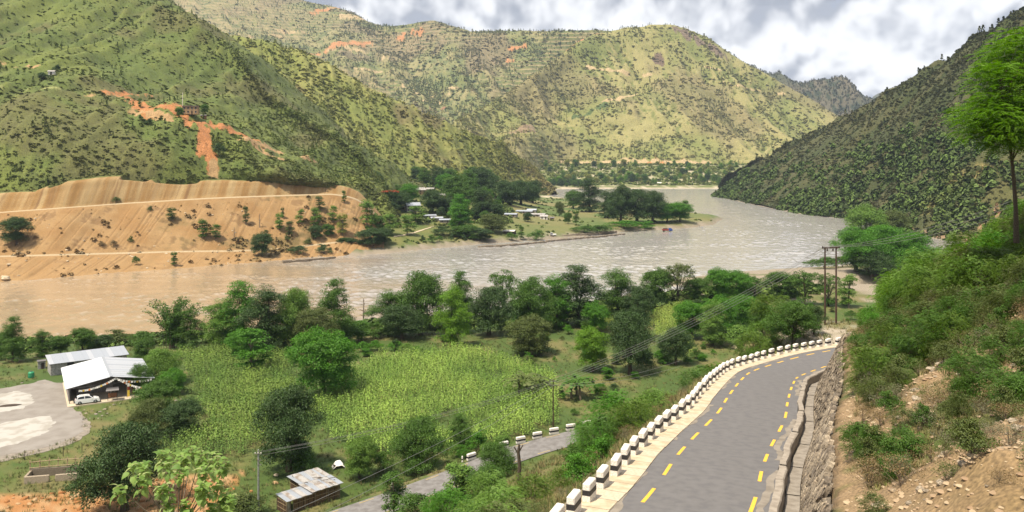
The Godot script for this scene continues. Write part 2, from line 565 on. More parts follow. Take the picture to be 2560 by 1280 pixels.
	M.wire = mat(lin(0.24, 0.235, 0.23), 0.5, 0.4)
	M.carwhite = mat(lin(0.80, 0.80, 0.81), 0.25)
	M.carwhite.clearcoat_enabled = true
	M.rubber = mat(lin(0.02, 0.02, 0.02), 0.85)
	M.alloy = mat(lin(0.55, 0.55, 0.56), 0.35, 0.8)
	M.blue = mat(lin(0.02, 0.06, 0.24), 0.5)
	M.skyblue = mat(lin(0.22, 0.42, 0.75), 0.5)
	M.red = mat(lin(0.22, 0.03, 0.02), 0.5)
	M.orange = mat(lin(0.72, 0.25, 0.06), 0.7)
	M.flagyellow = mat(lin(0.75, 0.52, 0.06), 0.7)
	M.green = mat(lin(0.02, 0.22, 0.10), 0.5)
	M.cloth = mat(lin(0.75, 0.73, 0.70), 0.9)
	M.polec = tri(mat(lin(0.30, 0.32, 0.30), 0.9), 0.8, soft)
	M.porcelain = mat(lin(0.05, 0.03, 0.025), 0.3)
	M.skin = mat(lin(0.20, 0.11, 0.07), 0.7)
	M.darkcloth = mat(lin(0.03, 0.03, 0.04), 0.9)
	M.lightcloth = mat(lin(0.55, 0.52, 0.5), 0.9)

# ---------------------------------------------------------------- land
var soil_spots: Array = []       # [from, to, radius, colour]: bare places on the hills, in the world

func mixc(a: Color, b: Color, t: float) -> Color: return a.lerp(b, clampf(t, 0.0, 1.0))

func grid_mesh(pos: PackedVector3Array, col: PackedColorArray, nr: int, nc: int) -> ArrayMesh:
	var nor := PackedVector3Array()
	nor.resize(pos.size())
	for r in nr:
		for c in nc:
			var dx := pos[r * nc + mini(c + 1, nc - 1)] - pos[r * nc + maxi(c - 1, 0)]
			var dy := pos[mini(r + 1, nr - 1) * nc + c] - pos[maxi(r - 1, 0) * nc + c]
			var n := dx.cross(dy).normalized()
			nor[r * nc + c] = n
	var idx := PackedInt32Array()
	idx.resize((nr - 1) * (nc - 1) * 6)
	var k := 0
	for r in nr - 1:
		for c in nc - 1:
			var a := r * nc + c
			idx[k] = a; idx[k + 1] = a + nc; idx[k + 2] = a + 1
			idx[k + 3] = a + 1; idx[k + 4] = a + nc; idx[k + 5] = a + nc + 1
			k += 6
	var arr := []
	arr.resize(Mesh.ARRAY_MAX)
	arr[Mesh.ARRAY_VERTEX] = pos
	arr[Mesh.ARRAY_NORMAL] = nor
	arr[Mesh.ARRAY_COLOR] = col
	arr[Mesh.ARRAY_INDEX] = idx
	var m := ArrayMesh.new()
	m.add_surface_from_arrays(Mesh.PRIMITIVE_TRIANGLES, arr)
	return m

const GRASS := Color(0.105, 0.150, 0.026)
const LUSH := Color(0.070, 0.125, 0.018)
const DRY := Color(0.215, 0.185, 0.070)
const SOIL := Color(0.26, 0.178, 0.085)
const ORANGE := Color(0.47, 0.215, 0.070)
const SAND := Color(0.37, 0.31, 0.235)
const PALE := Color(0.62, 0.53, 0.38)

func ground_color(x: float, d: float, h: float) -> Color:
	var n1 := nb.get_noise_2d(x * 3.0, d * 3.0)
	var n2 := nb.get_noise_2d(x * 12.0 + 300.0, d * 12.0)
	var n3 := na.get_noise_2d(x * 2.0, d * 2.0 + 77.0)
	if d < pl(NEAR, x) + 35.0:
		if d < 230.0:
			var s := station(upper, x, -d)
			var q: float = s[0]
			if q > 9.0:
				var bare := n1 * 1.1 + n2 * 0.8 + 0.22 - 0.030 * maxf(q - 12.0, 0.0) - sm(70.0, 85.0, d) * 0.5
				var g := mixc(GRASS, DRY, 0.55 + n2 * 1.2)
				return mixc(g, mixc(SOIL, Color(0.39, 0.265, 0.145), 0.5 + n2), sm(-0.06, 0.14, bare))
			if q > -1.4: return mixc(DRY, SAND, 0.5 + n2)
			if Vector2(x - 43.5, d - 112.0).length() < 11.0 and h > 27.6:
				return mixc(mixc(DRY, GRASS, 0.3 + n2), Color(0.50, 0.43, 0.34), sm(9.0, 5.0, Vector2(x - 41.0, d - 106.5).length()) + n2)
			if h > 5.6 and absf(station(lower, x, -d)[0]) > 4.0 or q > -26.0:
				var path := sm(0.06, 0.0, absf(n3 + 0.05)) * 0.5
				return mixc(mixc(GRASS, DRY, 0.45 + n1 + n2), SOIL, sm(0.25, 0.45, n1 + n2 * 0.6) * 0.5 + path * 0.4)
		if x < -40.0 and d < 126.0:
			var edge := d - (115.0 + (x + 72.0) * 0.3) + n1 * 4.0
			if edge < 0.0: return mixc(ORANGE, Color(0.55, 0.36, 0.18), 0.4 + n2 * 1.6)
			return mixc(mixc(GRASS, DRY, 0.35 + n1), DRY, sm(0.1, 0.35, n2) * 0.8)
		var shore := pl(NEAR, x) - d
		var g := mixc(LUSH, GRASS, 0.5 + n1 * 1.5)
		if x < -40.0 and d < 160.0: g = mixc(g, Color(0.20, 0.19, 0.055), 0.35 + n2)
		g = mixc(g, DRY, sm(0.05, 0.4, n1 + n2 * 0.7) * 0.8)
		if x > 35.0 and d > 275.0:
			return mixc(SAND, mixc(DRY, GRASS, n1 + 0.3), sm(0.0, 0.3, n3 + n1 * 0.6) * sm(0.5, 1.4, h))
		return mixc(SAND, g, sm(3.0, 9.0, shore + n2 * 8.0))
	# beyond the river
	if d > 1400.0:
		if h < 2.2: return mixc(PALE, SAND, 0.2 + n1)
		return mixc(Color(0.17, 0.20, 0.05), PALE, sm(0.15, 0.4, n1 + n2 * 0.5) + sm(1810.0, 1870.0, d) * 0.6)
	var s2 := d - pl(FRONT, x)
	if x > pl(RIGHT, d) - 12.0 and d < 1400.0 and d > 400.0: return mixc(Color(0.10, 0.09, 0.03), SAND, sm(1.6, 0.4, h))
	var gg := mixc(Color(0.105, 0.155, 0.030), Color(0.20, 0.20, 0.055), 0.5 + n1 * 1.6)
	var cell := na.get_noise_2d(floorf(x / 24.0) * 37.0, floorf(d / 46.0) * 53.0)
	if x > -10.0: gg = mixc(gg, mixc(Color(0.09, 0.17, 0.03), Color(0.30, 0.25, 0.10), 0.5 + cell * 1.8), 0.7)
	if d > 1050.0 and x > 25.0: gg = mixc(gg, PALE, sm(-0.05, 0.15, n1 + 0.12))
	var sandy := sm(2.6, 1.1, h + n2 * 1.2)
	return mixc(gg, mixc(SAND, Color(0.27, 0.23, 0.17), 0.5 + n2), sandy)

func build_terrain() -> void:
	var nr := 430
	var nc := 290
	var pos := PackedVector3Array()
	var col := PackedColorArray()
	pos.resize(nr * nc)
	col.resize(nr * nc)
	for r in nr:
		var d := 4.0 * pow(1960.0 / 4.0, float(r) / (nr - 1)) if r > 0 else -12.0
		for c in nc:
			var x := (c / float(nc - 1) * 2.0 - 1.0) * (0.68 * maxf(d, 0.0) + 26.0)
			var h := ground(x, maxf(d, 3.0))
			pos[r * nc + c] = Vector3(x, h, -d)
			col[r * nc + c] = ground_color(x, maxf(d, 3.0), h)
	var o := put("valley_ground", grid_mesh(pos, col, nr, nc), M.ground)
	tag(o, "grassy valley floor and roadside slopes running down to the river", "ground", "", "structure")
	# the river: a sheet with real waves, finer close by, coarser far away
	nr = 430
	nc = 560
	pos.resize(nr * nc)
	col.resize(nr * nc)
	var wave := noise(61, 0.16, FastNoiseLite.TYPE_SIMPLEX_SMOOTH, 3)
	for r in nr:
		var d := 215.0 * pow(1720.0 / 215.0, float(r) / (nr - 1))
		for c in nc:
			var x := (c / float(nc - 1) * 2.0 - 1.0) * (0.66 * d + 30.0)
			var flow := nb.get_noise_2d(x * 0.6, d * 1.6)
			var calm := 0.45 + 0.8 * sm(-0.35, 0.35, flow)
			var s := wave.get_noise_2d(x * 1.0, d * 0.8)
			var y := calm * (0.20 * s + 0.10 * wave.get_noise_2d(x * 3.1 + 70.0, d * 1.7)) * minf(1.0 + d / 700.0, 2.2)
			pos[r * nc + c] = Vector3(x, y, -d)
			var bluff_reflection := sm(20.0, -130.0, x + (d - 330.0) * 0.4 + 60.0 * flow)  # browner left and greyer right: bluff and sky reflections painted into the water
			var k := mixc(Color(0.305, 0.292, 0.278), Color(0.315, 0.240, 0.160), bluff_reflection)
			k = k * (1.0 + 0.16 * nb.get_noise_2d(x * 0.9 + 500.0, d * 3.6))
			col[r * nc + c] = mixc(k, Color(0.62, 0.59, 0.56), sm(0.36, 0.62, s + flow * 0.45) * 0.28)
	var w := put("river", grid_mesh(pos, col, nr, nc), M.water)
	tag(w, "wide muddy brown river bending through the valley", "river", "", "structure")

# a hill from rows of control points: each row runs from left to right, the rows climb from the foot over the crest
func hill(called: String, label: String, rows: Array, nr: int, nc: int, shape: Callable, paint: Callable, m: Material) -> Dictionary:
	var R := rows.size()
	var C: int = rows[0].size()
	var pos := PackedVector3Array()
	pos.resize(nr * nc)
	for j in nc:
		var g := j / float(nc - 1) * (C - 1)
		var ci := mini(int(g), C - 2)
		var cf := g - ci
		var line := []
		for r in R:
			var row: Array = rows[r]
			line.append((row[ci] as Vector3).cubic_interpolate(row[ci + 1], row[maxi(ci - 1, 0)], row[mini(ci + 2, C - 1)], cf))
		for i in nr:
			var k := i / float(nr - 1) * (R - 1)
			var ri := mini(int(k), R - 2)
			var p: Vector3 = (line[ri] as Vector3).cubic_interpolate(line[ri + 1], line[maxi(ri - 1, 0)], line[mini(ri + 2, R - 1)], k - ri)
			pos[i * nc + j] = p
	var col := PackedColorArray()
	col.resize(nr * nc)
	for i in nr:
		var s := i / float(nr - 1)
		for j in nc:
			var p := pos[i * nc + j]
			pos[i * nc + j] = shape.call(p, s, j / float(nc - 1))
	for i in nr:
		var s := i / float(nr - 1)
		for j in nc:
			var a := pos[i * nc + j]
			var dx := pos[i * nc + mini(j + 2, nc - 1)] - pos[i * nc + maxi(j - 2, 0)]
			# hollow > 0 in gullies, < 0 on ribs: what grows there depends on it
			var hollow := (pos[i * nc + mini(j + 3, nc - 1)].y + pos[i * nc + maxi(j - 3, 0)].y) * 0.5 - a.y
			col[i * nc + j] = paint.call(a, s, j / float(nc - 1), hollow / maxf(dx.length(), 0.1))
	var o := put(called, grid_mesh(pos, col, nr, nc), m)
	tag(o, label, "hill", "", "structure")
	var h := {pos = pos, nr = nr, nc = nc, col = col, node = o}
	return h

# the point of a hill's visible side that stands nearest the photograph's (u, v)
func on_hill(h: Dictionary, u: float, v: float) -> Vector3:
	var best := 1e12
	var out := Vector3.ZERO
	var all: PackedVector3Array = h.pos
	for i in range(0, all.size(), 3):
		var p := all[i]
		var d := -p.z
		var du := p.x / d * F + 1280.0 - u
		var dv := (EYE - p.y) / d * F + HORIZON - v
		var q := du * du + dv * dv + d * 0.001
		if q < best:
			best = q
			out = p
	return out

func spots(h: Dictionary, list: Array) -> Array:
	var o := []
	for s in list:
		o.append([on_hill(h, s[0], s[1]), on_hill(h, s[2], s[3]), s[4] * (1.45 if h == hills.get("far") else 1.0), s[5]])
	return o

# repaint the bare patches and tracks of a hill: s = [from, to, radius in metres, colour]
func bare(h: Dictionary, list: Array, wob: float) -> void:
	var pos: PackedVector3Array = h.pos
	var col: PackedColorArray = h.col
	for s in list:
		var a: Vector3 = s[0]
		var b: Vector3 = s[1]
		var r: float = s[2]
		var ab := b - a
		var l := maxf(ab.length_squared(), 0.01)
		for i in pos.size():
			var p := pos[i]
			var t := clampf((p - a).dot(ab) / l, 0.0, 1.0)
			var q := (p - (a + ab * t)).length()
			if q < r * 1.8:
				q += nb.get_noise_2d(p.x * wob, (p.z + p.y) * wob) * r * 1.3
				if q < r: col[i] = mixc(s[3], col[i], sm(0.75, 1.0, q / r))
	h.col = col
	h.node.mesh = grid_mesh(pos, col, h.nr, h.nc)

func row_px(list: Array) -> Array:
	var o := []
	for p in list: o.append(at(p[0], p[1], p[2]))
	return o

func between(a: Array, b: Array, t: float, lift := 0.0) -> Array:
	var o := []
	for i in a.size(): o.append((a[i] as Vector3).lerp(b[i], t) + Vector3(0, lift, 0))
	return o

func shifted(a: Array, by: Vector3) -> Array:
	var o := []
	for p in a: o.append(p + by)
	return o

func gullies(p: Vector3, s: float, along: float, amp: float, size: float) -> Vector3:
	var g := nc_.get_noise_2d(along / size * 50.0, s * 14.0 + na.get_noise_2d(p.x, p.z) * 6.0)
	var f := nb.get_noise_3dv(p * (50.0 / size) * 0.6)
	return p + Vector3(0, (g - 0.35) * amp * sm(0.0, 0.12, s) + f * amp * 0.6, f * amp * 0.3)

func build_hills() -> void:
	var cliff := func(u: float, lo: float, hi: float) -> float: return lo + (hi - lo) * 0.5 + 0.0 * u
	# --- the sandy slope of the far bank, cut by a track and by a road
	var us := [-260, -150, 0, 75, 150, 225, 300, 375, 450, 525, 600, 700, 780, 840, 900, 960]
	var shore := [[-260, 745], [-150, 732], [0, 712], [150, 700], [300, 687], [450, 677], [600, 666], [700, 657], [840, 646], [960, 636]]
	var track := [[-260, 656], [-150, 648], [0, 641], [150, 637], [300, 633], [450, 629], [600, 627], [700, 622], [780, 613], [840, 606], [960, 596]]
	var road := [[-260, 556], [-150, 545], [0, 532], [150, 521], [300, 510], [500, 498], [640, 492], [780, 488], [840, 488], [900, 505], [960, 560]]
	var crest := [[-260, 500], [-150, 492], [0, 482], [60, 486], [105, 466], [180, 448], [230, 445], [270, 440], [340, 442], [430, 457], [500, 452], [560, 449], [640, 453], [700, 451], [780, 455], [840, 460], [900, 482], [960, 545]]
	var r0 := []; var r1 := []; var r1b := []; var r2 := []; var r3 := []; var r4 := []; var r5 := []
	for u: float in us:
		var d0 := 52.0 * F / (pl(shore, u) - 400.0)
		var d1 := maxf(43.5 * F / (pl(track, u) - 400.0), d0 + 22.0)
		var d2 := d1 + lerpf(32.0, 40.0, sm(0, 800, u))
		r0.append(at(u, pl(shore, u) + 4.0, d0 - 3.0))
		r1.append(at(u, pl(track, u) + 1.5, d1 - 1.0))
		r1b.append(at(u, pl(track, u) - 1.5, d1 + 2.5))
		var e := at(u, pl(road, u), d2)
		r2.append(e)
		r3.append(e + Vector3(0, 0.2, -4.5))
		r4.append(at(u, pl(crest, u), d2 + 12.0))
		r5.append(at(u, pl(crest, u), d2 + 12.0) + Vector3(0, 1.5, -16))
	var sandy := hill("river_bluff", "bare ochre sand bluff on the far bank, cut by a track and a road", [r0, between(r0, r1, 0.5), r1, r1b, between(r1b, r2, 0.33), between(r1b, r2, 0.67), r2, r3, between(r3, r4, 0.5, 1.0), r4, r5], 231, 520,
		func(p: Vector3, s: float, t: float) -> Vector3:
			var k := s * 10.0
			var onslope := sm(0.2, 0.8, k) * (1.0 - sm(1.7, 1.95, k)) + sm(3.05, 3.6, k) * (1.0 - sm(5.5, 5.95, k))
			var oncliff := sm(7.05, 7.4, k) * (1.0 - sm(8.6, 9.0, k))
			var rill := absf(nb.get_noise_2d(p.x * 5.0 + 4.0 * nb.get_noise_2d(p.x * 3.0, p.y * 3.0), p.y * 0.25))
			var scoop := na.get_noise_2d(p.x * 3.0, 5.0)
			p.y -= onslope * (0.45 * sm(0.10, 0.0, rill) + scoop * 2.2) - onslope * nb.get_noise_3dv(p * 1.5) * 1.0
			p.z += oncliff * (0.12 * nb.get_noise_2d(p.x * 30.0, p.y * 3.0) + 0.4 * nb.get_noise_2d(p.x * 9.0, p.y * 1.5) + 1.0 * nb.get_noise_2d(p.x * 1.5, p.y * 0.3))
			if k > 8.5: p.y += 0.9 * nb.get_noise_2d(p.x * 2.2, 30.0) * sm(8.5, 9.0, k) - 3.0 * sm(0.52, 0.7, nc_.get_noise_2d(p.x * 1.1, 9.0)) * sm(8.6, 9.0, k)
			return p,
		func(p: Vector3, s: float, t: float, hollow: float) -> Color:
			var k := s * 10.0
			var n := nb.get_noise_3dv(p * 2.5)
			var f := nb.get_noise_3dv(p * 9.0)
			var c := mixc(Color(0.365, 0.210, 0.080), Color(0.445, 0.285, 0.128), 0.5 + n * 1.3 + f * 0.25)
			var rl := absf(nb.get_noise_2d(p.x * 5.0 + 4.0 * nb.get_noise_2d(p.x * 3.0, p.y * 3.0), p.y * 0.25))
			c = mixc(c, Color(0.26, 0.135, 0.05), sm(0.05, 0.0, rl) * 0.4 * sm(0.0, 0.3, n + 0.1))
			if k > 1.96 and k < 3.04 or k > 5.96 and k < 7.03: return Color(0.55, 0.43, 0.27)
			if k >= 7.03 and k < 9.0:      # the cut face: washed streaks
				var streak := nb.get_noise_2d(p.x * 8.0, p.y * 0.5)
				c = mixc(Color(0.36, 0.205, 0.070), Color(0.485, 0.345, 0.165), 0.5 + streak * 1.1 + 0.45 * nb.get_noise_2d(p.x * 26.0, p.y * 0.9))
				return mixc(c, Color(0.24, 0.125, 0.05), sm(0.16, 0.5, nb.get_noise_2d(p.x * 12.0 + 90.0, p.y * 0.5)) * 0.8 * sm(-0.3, 0.1, nb.get_noise_2d(p.x * 0.8, 4.0)))
			if k >= 9.0: return Color(0.15, 0.165, 0.042)
			c = mixc(c, Color(0.22, 0.12, 0.05), sm(0.25, 0.55, n + f * 0.8) * 0.6)
			if k < 2.0: c = mixc(c, Color(0.46, 0.28, 0.12), 0.4)
			return mixc(c, Color(0.13, 0.12, 0.04), sm(0.12, 0.5, na.get_noise_2d(p.x * 2.5, p.y * 6.0) + f * 0.5) * 0.55 * sm(0.35, 0.7, t)), M.cut)
	hills.sand = sandy
	# --- the big hill on the left
	var foot := []
	for u: float in [-260, -150, 0, 150, 300, 450, 600, 700, 830, 930]:
		var j := clampf((u + 260.0) / 1220.0, 0, 1)
		var d2: float = maxf(43.5 * F / (pl(track, u) - 400.0), 52.0 * F / (pl(shore, u) - 400.0) + 22.0) + lerpf(32.0, 40.0, sm(0, 800, u)) + 13.0
		foot.append(at(u, pl(crest, u) + 1.0, d2) + Vector3(0, -6.0, 0))
	var ridge := row_px([[-400, -420, 950], [-150, -300, 900], [60, -230, 860], [260, -100, 800], [400, 0, 770], [560, 95, 740], [645, 188, 710], [768, 285, 690], [888, 362, 670], [942, 425, 650]])
	var lh := [foot,
		row_px([[-280, 380, 460], [-150, 370, 455], [0, 350, 450], [150, 330, 455], [300, 370, 465], [450, 375, 475], [580, 395, 485], [690, 430, 490], [800, 455, 505], [925, 470, 545]]),
		row_px([[-300, 210, 525], [-150, 210, 520], [0, 215, 510], [150, 215, 515], [310, 255, 515], [470, 288, 515], [600, 335, 520], [700, 400, 525], [805, 445, 540], [930, 462, 575]]),
		row_px([[-320, 120, 600], [-150, 120, 600], [0, 125, 600], [180, 140, 600], [340, 210, 590], [520, 262, 590], [650, 310, 590], [750, 370, 590], [842, 430, 590], [934, 452, 600]]),
		row_px([[-350, -80, 730], [-150, -60, 720], [50, -20, 720], [250, 40, 710], [420, 110, 700], [580, 190, 690], [700, 280, 675], [800, 340, 660], [880, 400, 640], [939, 440, 625]]),
		ridge, shifted(ridge, Vector3(70, -60, -110))]
	for row in lh:
		var e: Vector3 = row[-1]
		row.append(e + Vector3(26, minf(2.0 - e.y, -4.0), 20))
	hills.left = hill("left_hill", "steep green scrubby hill rising above the ochre bluff", lh, 300, 400,
		func(p: Vector3, s: float, t: float) -> Vector3:
			return gullies(p, s, p.x, 8.0 * sm(0.0, 0.14, s), 70.0) + Vector3(0, nb.get_noise_3dv(p * 4.0) * 1.6 * sm(0.0, 0.1, s), 0),
		func(p: Vector3, s: float, t: float, hollow: float) -> Color:
			var n := nb.get_noise_3dv(p * 0.8)
			var f := nb.get_noise_3dv(p * 4.0)
			var g := na.get_noise_3dv(p * 0.9 + Vector3(50, 0, 0))
			var c := mixc(Color(0.115, 0.160, 0.030), Color(0.190, 0.220, 0.050), 0.45 + n * 1.2 + f * 0.8)
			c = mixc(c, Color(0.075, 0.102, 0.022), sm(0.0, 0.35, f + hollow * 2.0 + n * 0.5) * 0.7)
			c = mixc(c, Color(0.150, 0.125, 0.050), sm(0.08, 0.30, g) * 0.5)
			return mixc(c, Color(0.17, 0.21, 0.036), sm(0.2, 0.4, -g + n * 0.4) * 0.6), M.hill)
	var OR := Color(0.50, 0.215, 0.075)
	var TA := Color(0.47, 0.30, 0.14)
	bare(hills.left, spots(hills.left, [[270, 230, 360, 235, 5.0, OR], [330, 250, 370, 285, 5.5, OR], [335, 285, 420, 290, 5.0, TA], [400, 265, 450, 290, 6.0, OR], [440, 262, 470, 275, 4.0, OR], [470, 305, 560, 315, 5.0, OR], [560, 315, 640, 350, 5.5, OR], [510, 320, 510, 380, 4.5, OR], [512, 370, 535, 420, 3.8, OR], [535, 410, 540, 470, 2.6, TA], [610, 345, 690, 380, 5.5, TA], [640, 370, 700, 395, 3.5, TA],
		[0, 158, 90, 168, 2.2, TA], [0, 215, 150, 222, 1.6, Color(0.32, 0.33, 0.12)], [760, 395, 790, 405, 3.5, TA], [210, 240, 300, 240, 1.5, TA]]), 7.0)
	# --- the second spur, in the sun
	var ridge2 := row_px([[470, 45, 1110], [560, 85, 1100], [690, 116, 1090], [760, 136, 1090], [830, 170, 1090], [950, 230, 1090], [1070, 290, 1110], [1200, 346, 1170], [1265, 372, 1210], [1318, 412, 1250]])
	var base2 := row_px([[520, 280, 840], [600, 310, 850], [760, 365, 880], [830, 395, 890], [890, 425, 900], [955, 452, 910], [1100, 446, 990], [1225, 436, 1110], [1280, 430, 1180], [1326, 425, 1232]])
	base2.append(base2[-1] + Vector3(30, -36, 20))
	ridge2.append(ridge2[-1] + Vector3(45, -44, 10))
	hills.spur = hill("sunlit_spur", "yellow green grassy spur behind the village", [shifted(base2, Vector3(0, -36, 55)), base2, between(base2, ridge2, 0.3, 4.0), between(base2, ridge2, 0.65, 6.0), ridge2, shifted(ridge2, Vector3(70, -70, -150))], 200, 330,
		func(p: Vector3, s: float, t: float) -> Vector3:
			return gullies(p, s, p.x - p.z * 0.4, 6.5, 90.0) + Vector3(0, nb.get_noise_3dv(p * 3.0) * 2.4, 0),
		func(p: Vector3, s: float, t: float, hollow: float) -> Color:
			var n := nb.get_noise_3dv(p * 0.6)
			var f := nb.get_noise_3dv(p * 3.0)
			var c := mixc(Color(0.215, 0.250, 0.055), Color(0.335, 0.330, 0.095), 0.5 + n * 1.2 + f * 0.7)
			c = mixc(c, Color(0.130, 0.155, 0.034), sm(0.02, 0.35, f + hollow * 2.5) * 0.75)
			return mixc(c, Color(0.21, 0.16, 0.08), sm(0.1, 0.35, na.get_noise_3dv(p * 0.7)) * 0.7), M.hill)
	# --- the terraced mountain at the back and the sunlit mountain before it
	var farshape := func(p: Vector3, s: float, t: float) -> Vector3:
		return gullies(p, s, p.x - p.z * 0.3, 40.0 * (1.0 - 0.92 * sm(0.42, 0.68, s)) * sm(0.0, 0.2, s), 330.0) + Vector3(0, nb.get_noise_3dv(p * 0.9) * 6.0 * (1.0 - 0.6 * sm(0.5, 0.68, s)), 0)
	var back := [[[560, 200, 2300], [420, 60, 2900], [250, -140, 3800]], [[700, 240, 2200], [640, 110, 2800], [560, -70, 3700]], [[850, 300, 2100], [780, 150, 2750], [745, -2, 3600]], [[980, 360, 2000], [930, 190, 2650], [868, 28, 3500]], [[1080, 400, 1900], [1040, 215, 2600], [935, 62, 3350]],
		[[1180, 410, 1900], [1120, 262, 2500], [1010, 64, 3250]], [[1280, 400, 2000], [1215, 245, 2500], [1085, 54, 3150]], [[1380, 390, 2200], [1320, 225, 2600], [1180, 80, 3050]], [[1460, 370, 2350], [1410, 200, 2650], [1330, 80, 2950]], [[1560, 350, 2500], [1520, 200, 2700], [1470, 79, 2900]], [[1680, 350, 2650], [1640, 220, 2800], [1600, 88, 2950]], [[1780, 360, 2700], [1760, 260, 2850], [1740, 150, 3000]]]
	var f0 := []; var f1 := []; var f2 := []
	for c in back:
		f0.append(at(c[0][0], c[0][1] + 4.0, c[0][2])); f1.append(at(c[1][0], c[1][1], c[1][2])); f2.append(at(c[2][0], c[2][1], c[2][2]))
	hills.far = hill("terraced_mountain", "long terraced mountain with orange bare patches across the back of the valley", [f0, between(f0, f1, 0.5, 8.0), f1, between(f1, f2, 0.5, 12.0), f2, shifted(f2, Vector3(60, -150, -400))], 330, 430,
		func(p: Vector3, s: float, t: float) -> Vector3:
			var q: Vector3 = farshape.call(p, s, t)
			var ter := sm(-0.2, 0.15, na.get_noise_3dv(q * 0.12 + Vector3(3, 0, 8)))
			var k := q.y / 15.0
			q.y = lerpf(q.y, (floorf(k) + sm(0.55, 0.95, k - floorf(k))) * 15.0, ter * 0.85)
			return q,
		func(p: Vector3, s: float, t: float, hollow: float) -> Color:
			var n := nb.get_noise_3dv(p * 0.25)
			var f := nb.get_noise_3dv(p * 1.1)
			var c := mixc(Color(0.200, 0.225, 0.070), Color(0.350, 0.310, 0.140), 0.5 + n * 1.2 + f * 0.8)
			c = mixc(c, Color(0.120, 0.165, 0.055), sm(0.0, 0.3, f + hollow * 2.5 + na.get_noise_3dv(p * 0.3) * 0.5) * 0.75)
			c = mixc(c, Color(0.24, 0.17, 0.11), sm(0.08, 0.3, na.get_noise_3dv(p * 0.25 + Vector3(90, 0, 0))) * 0.6)
			var ter := sm(-0.2, 0.15, na.get_noise_3dv(p * 0.12 + Vector3(3, 0, 8)))
			var k := fposmod(p.y / 15.0, 1.0)
			c = mixc(c, Color(0.46, 0.36, 0.20), ter * 0.8 * sm(0.35, 0.0, absf(k - 0.12)))
			c = mixc(c, Color(0.10, 0.135, 0.045), ter * 0.8 * sm(0.55, 0.75, k) * sm(-0.2, 0.1, f))
			return c, M.farhill)
	var O2 := Color(0.56, 0.27, 0.11)
	var T2 := Color(0.54, 0.41, 0.22)
	bare(hills.far, spots(hills.far, [[785, 35, 860, 25, 13, O2], [860, 40, 925, 56, 22, T2], [740, 130, 820, 122, 11, O2], [830, 115, 915, 110, 16, O2], [840, 125, 900, 125, 14, T2], [965, 105, 1050, 85, 14, O2], [1000, 95, 1090, 105, 15, O2], [960, 150, 990, 158, 9, T2], [890, 170, 950, 180, 7, T2], [1005, 215, 1140, 220, 6, T2], [1040, 232, 1120, 235, 6, T2], [1060, 250, 1110, 255, 6, T2], [1060, 268, 1110, 268, 6, Color(0.36, 0.17, 0.10)],
		[1230, 165, 1275, 152, 9, O2], [1280, 120, 1310, 117, 8, O2], [1180, 340, 1230, 335, 5, T2], [690, 70, 760, 85, 9, T2], [620, 95, 700, 90, 8, T2]]), 2.2)
	var front := [[[1080, 440, 1420], [1085, 410, 1500], [1090, 378, 1620]], [[1180, 432, 1500], [1170, 370, 1650], [1160, 312, 1850]], [[1280, 428, 1560], [1270, 330, 1850], [1262, 250, 2100]], [[1380, 420, 1850], [1375, 285, 2120], [1370, 172, 2330]], [[1460, 415, 1890], [1455, 250, 2180], [1450, 108, 2430]], [[1540, 413, 1890], [1540, 225, 2200], [1530, 81, 2480]], [[1620, 412, 1890], [1630, 228, 2200], [1605, 71, 2490]],
		[[1700, 412, 1890], [1720, 245, 2190], [1682, 66, 2500]], [[1800, 414, 1890], [1820, 282, 2170], [1755, 95, 2500]], [[1900, 416, 1890], [1920, 322, 2150], [1830, 146, 2500]], [[2000, 418, 1890], [2010, 352, 2130], [1960, 222, 2450]], [[2120, 421, 1900], [2100, 385, 2100], [2110, 312, 2350]], [[2250, 425, 1950], [2200, 420, 2100], [2200, 400, 2250]]]
	f0 = []; f1 = []; f2 = []
	for c in front:
		f0.append(at(c[0][0], c[0][1] + 4.0, c[0][2])); f1.append(at(c[1][0], c[1][1], c[1][2])); f2.append(at(c[2][0], c[2][1], c[2][2]))
	hills.sun = hill("sunlit_mountain", "rounded sunlit mountain of dry yellow green grass in the middle of the view", [shifted(f0, Vector3(0, -45, 60)), f0, between(f0, f1, 0.5, 8.0), f1, between(f1, f2, 0.5, 12.0), f2, shifted(f2, Vector3(40, -190, -380))], 330, 430,
		func(p: Vector3, s: float, t: float) -> Vector3:
			var q: Vector3 = farshape.call(p, maxf(0.0, s - 0.14), t)
			var ter := sm(0.1, 0.3, na.get_noise_3dv(q * 0.2 + Vector3(3, 0, 50)) + sm(0.6, 0.8, t) * 0.15)
			var k := q.y / 10.0
			q.y = lerpf(q.y, (floorf(k) + sm(0.55, 0.95, k - floorf(k))) * 10.0, ter * 0.7)
			return q,
		func(p: Vector3, s: float, t: float, hollow: float) -> Color:
			var n := nb.get_noise_3dv(p * 0.22)
			var f := nb.get_noise_3dv(p * 0.9)
			var c := mixc(Color(0.225, 0.250, 0.068), Color(0.370, 0.335, 0.130), 0.5 + n * 1.3 + f * 0.5)
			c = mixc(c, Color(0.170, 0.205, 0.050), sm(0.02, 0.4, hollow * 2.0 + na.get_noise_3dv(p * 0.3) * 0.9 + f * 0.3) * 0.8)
			return mixc(c, Color(0.255, 0.195, 0.105), sm(0.05, 0.3, na.get_noise_3dv(p * 0.22 + Vector3(90, 0, 0))) * 0.5), M.farhill)
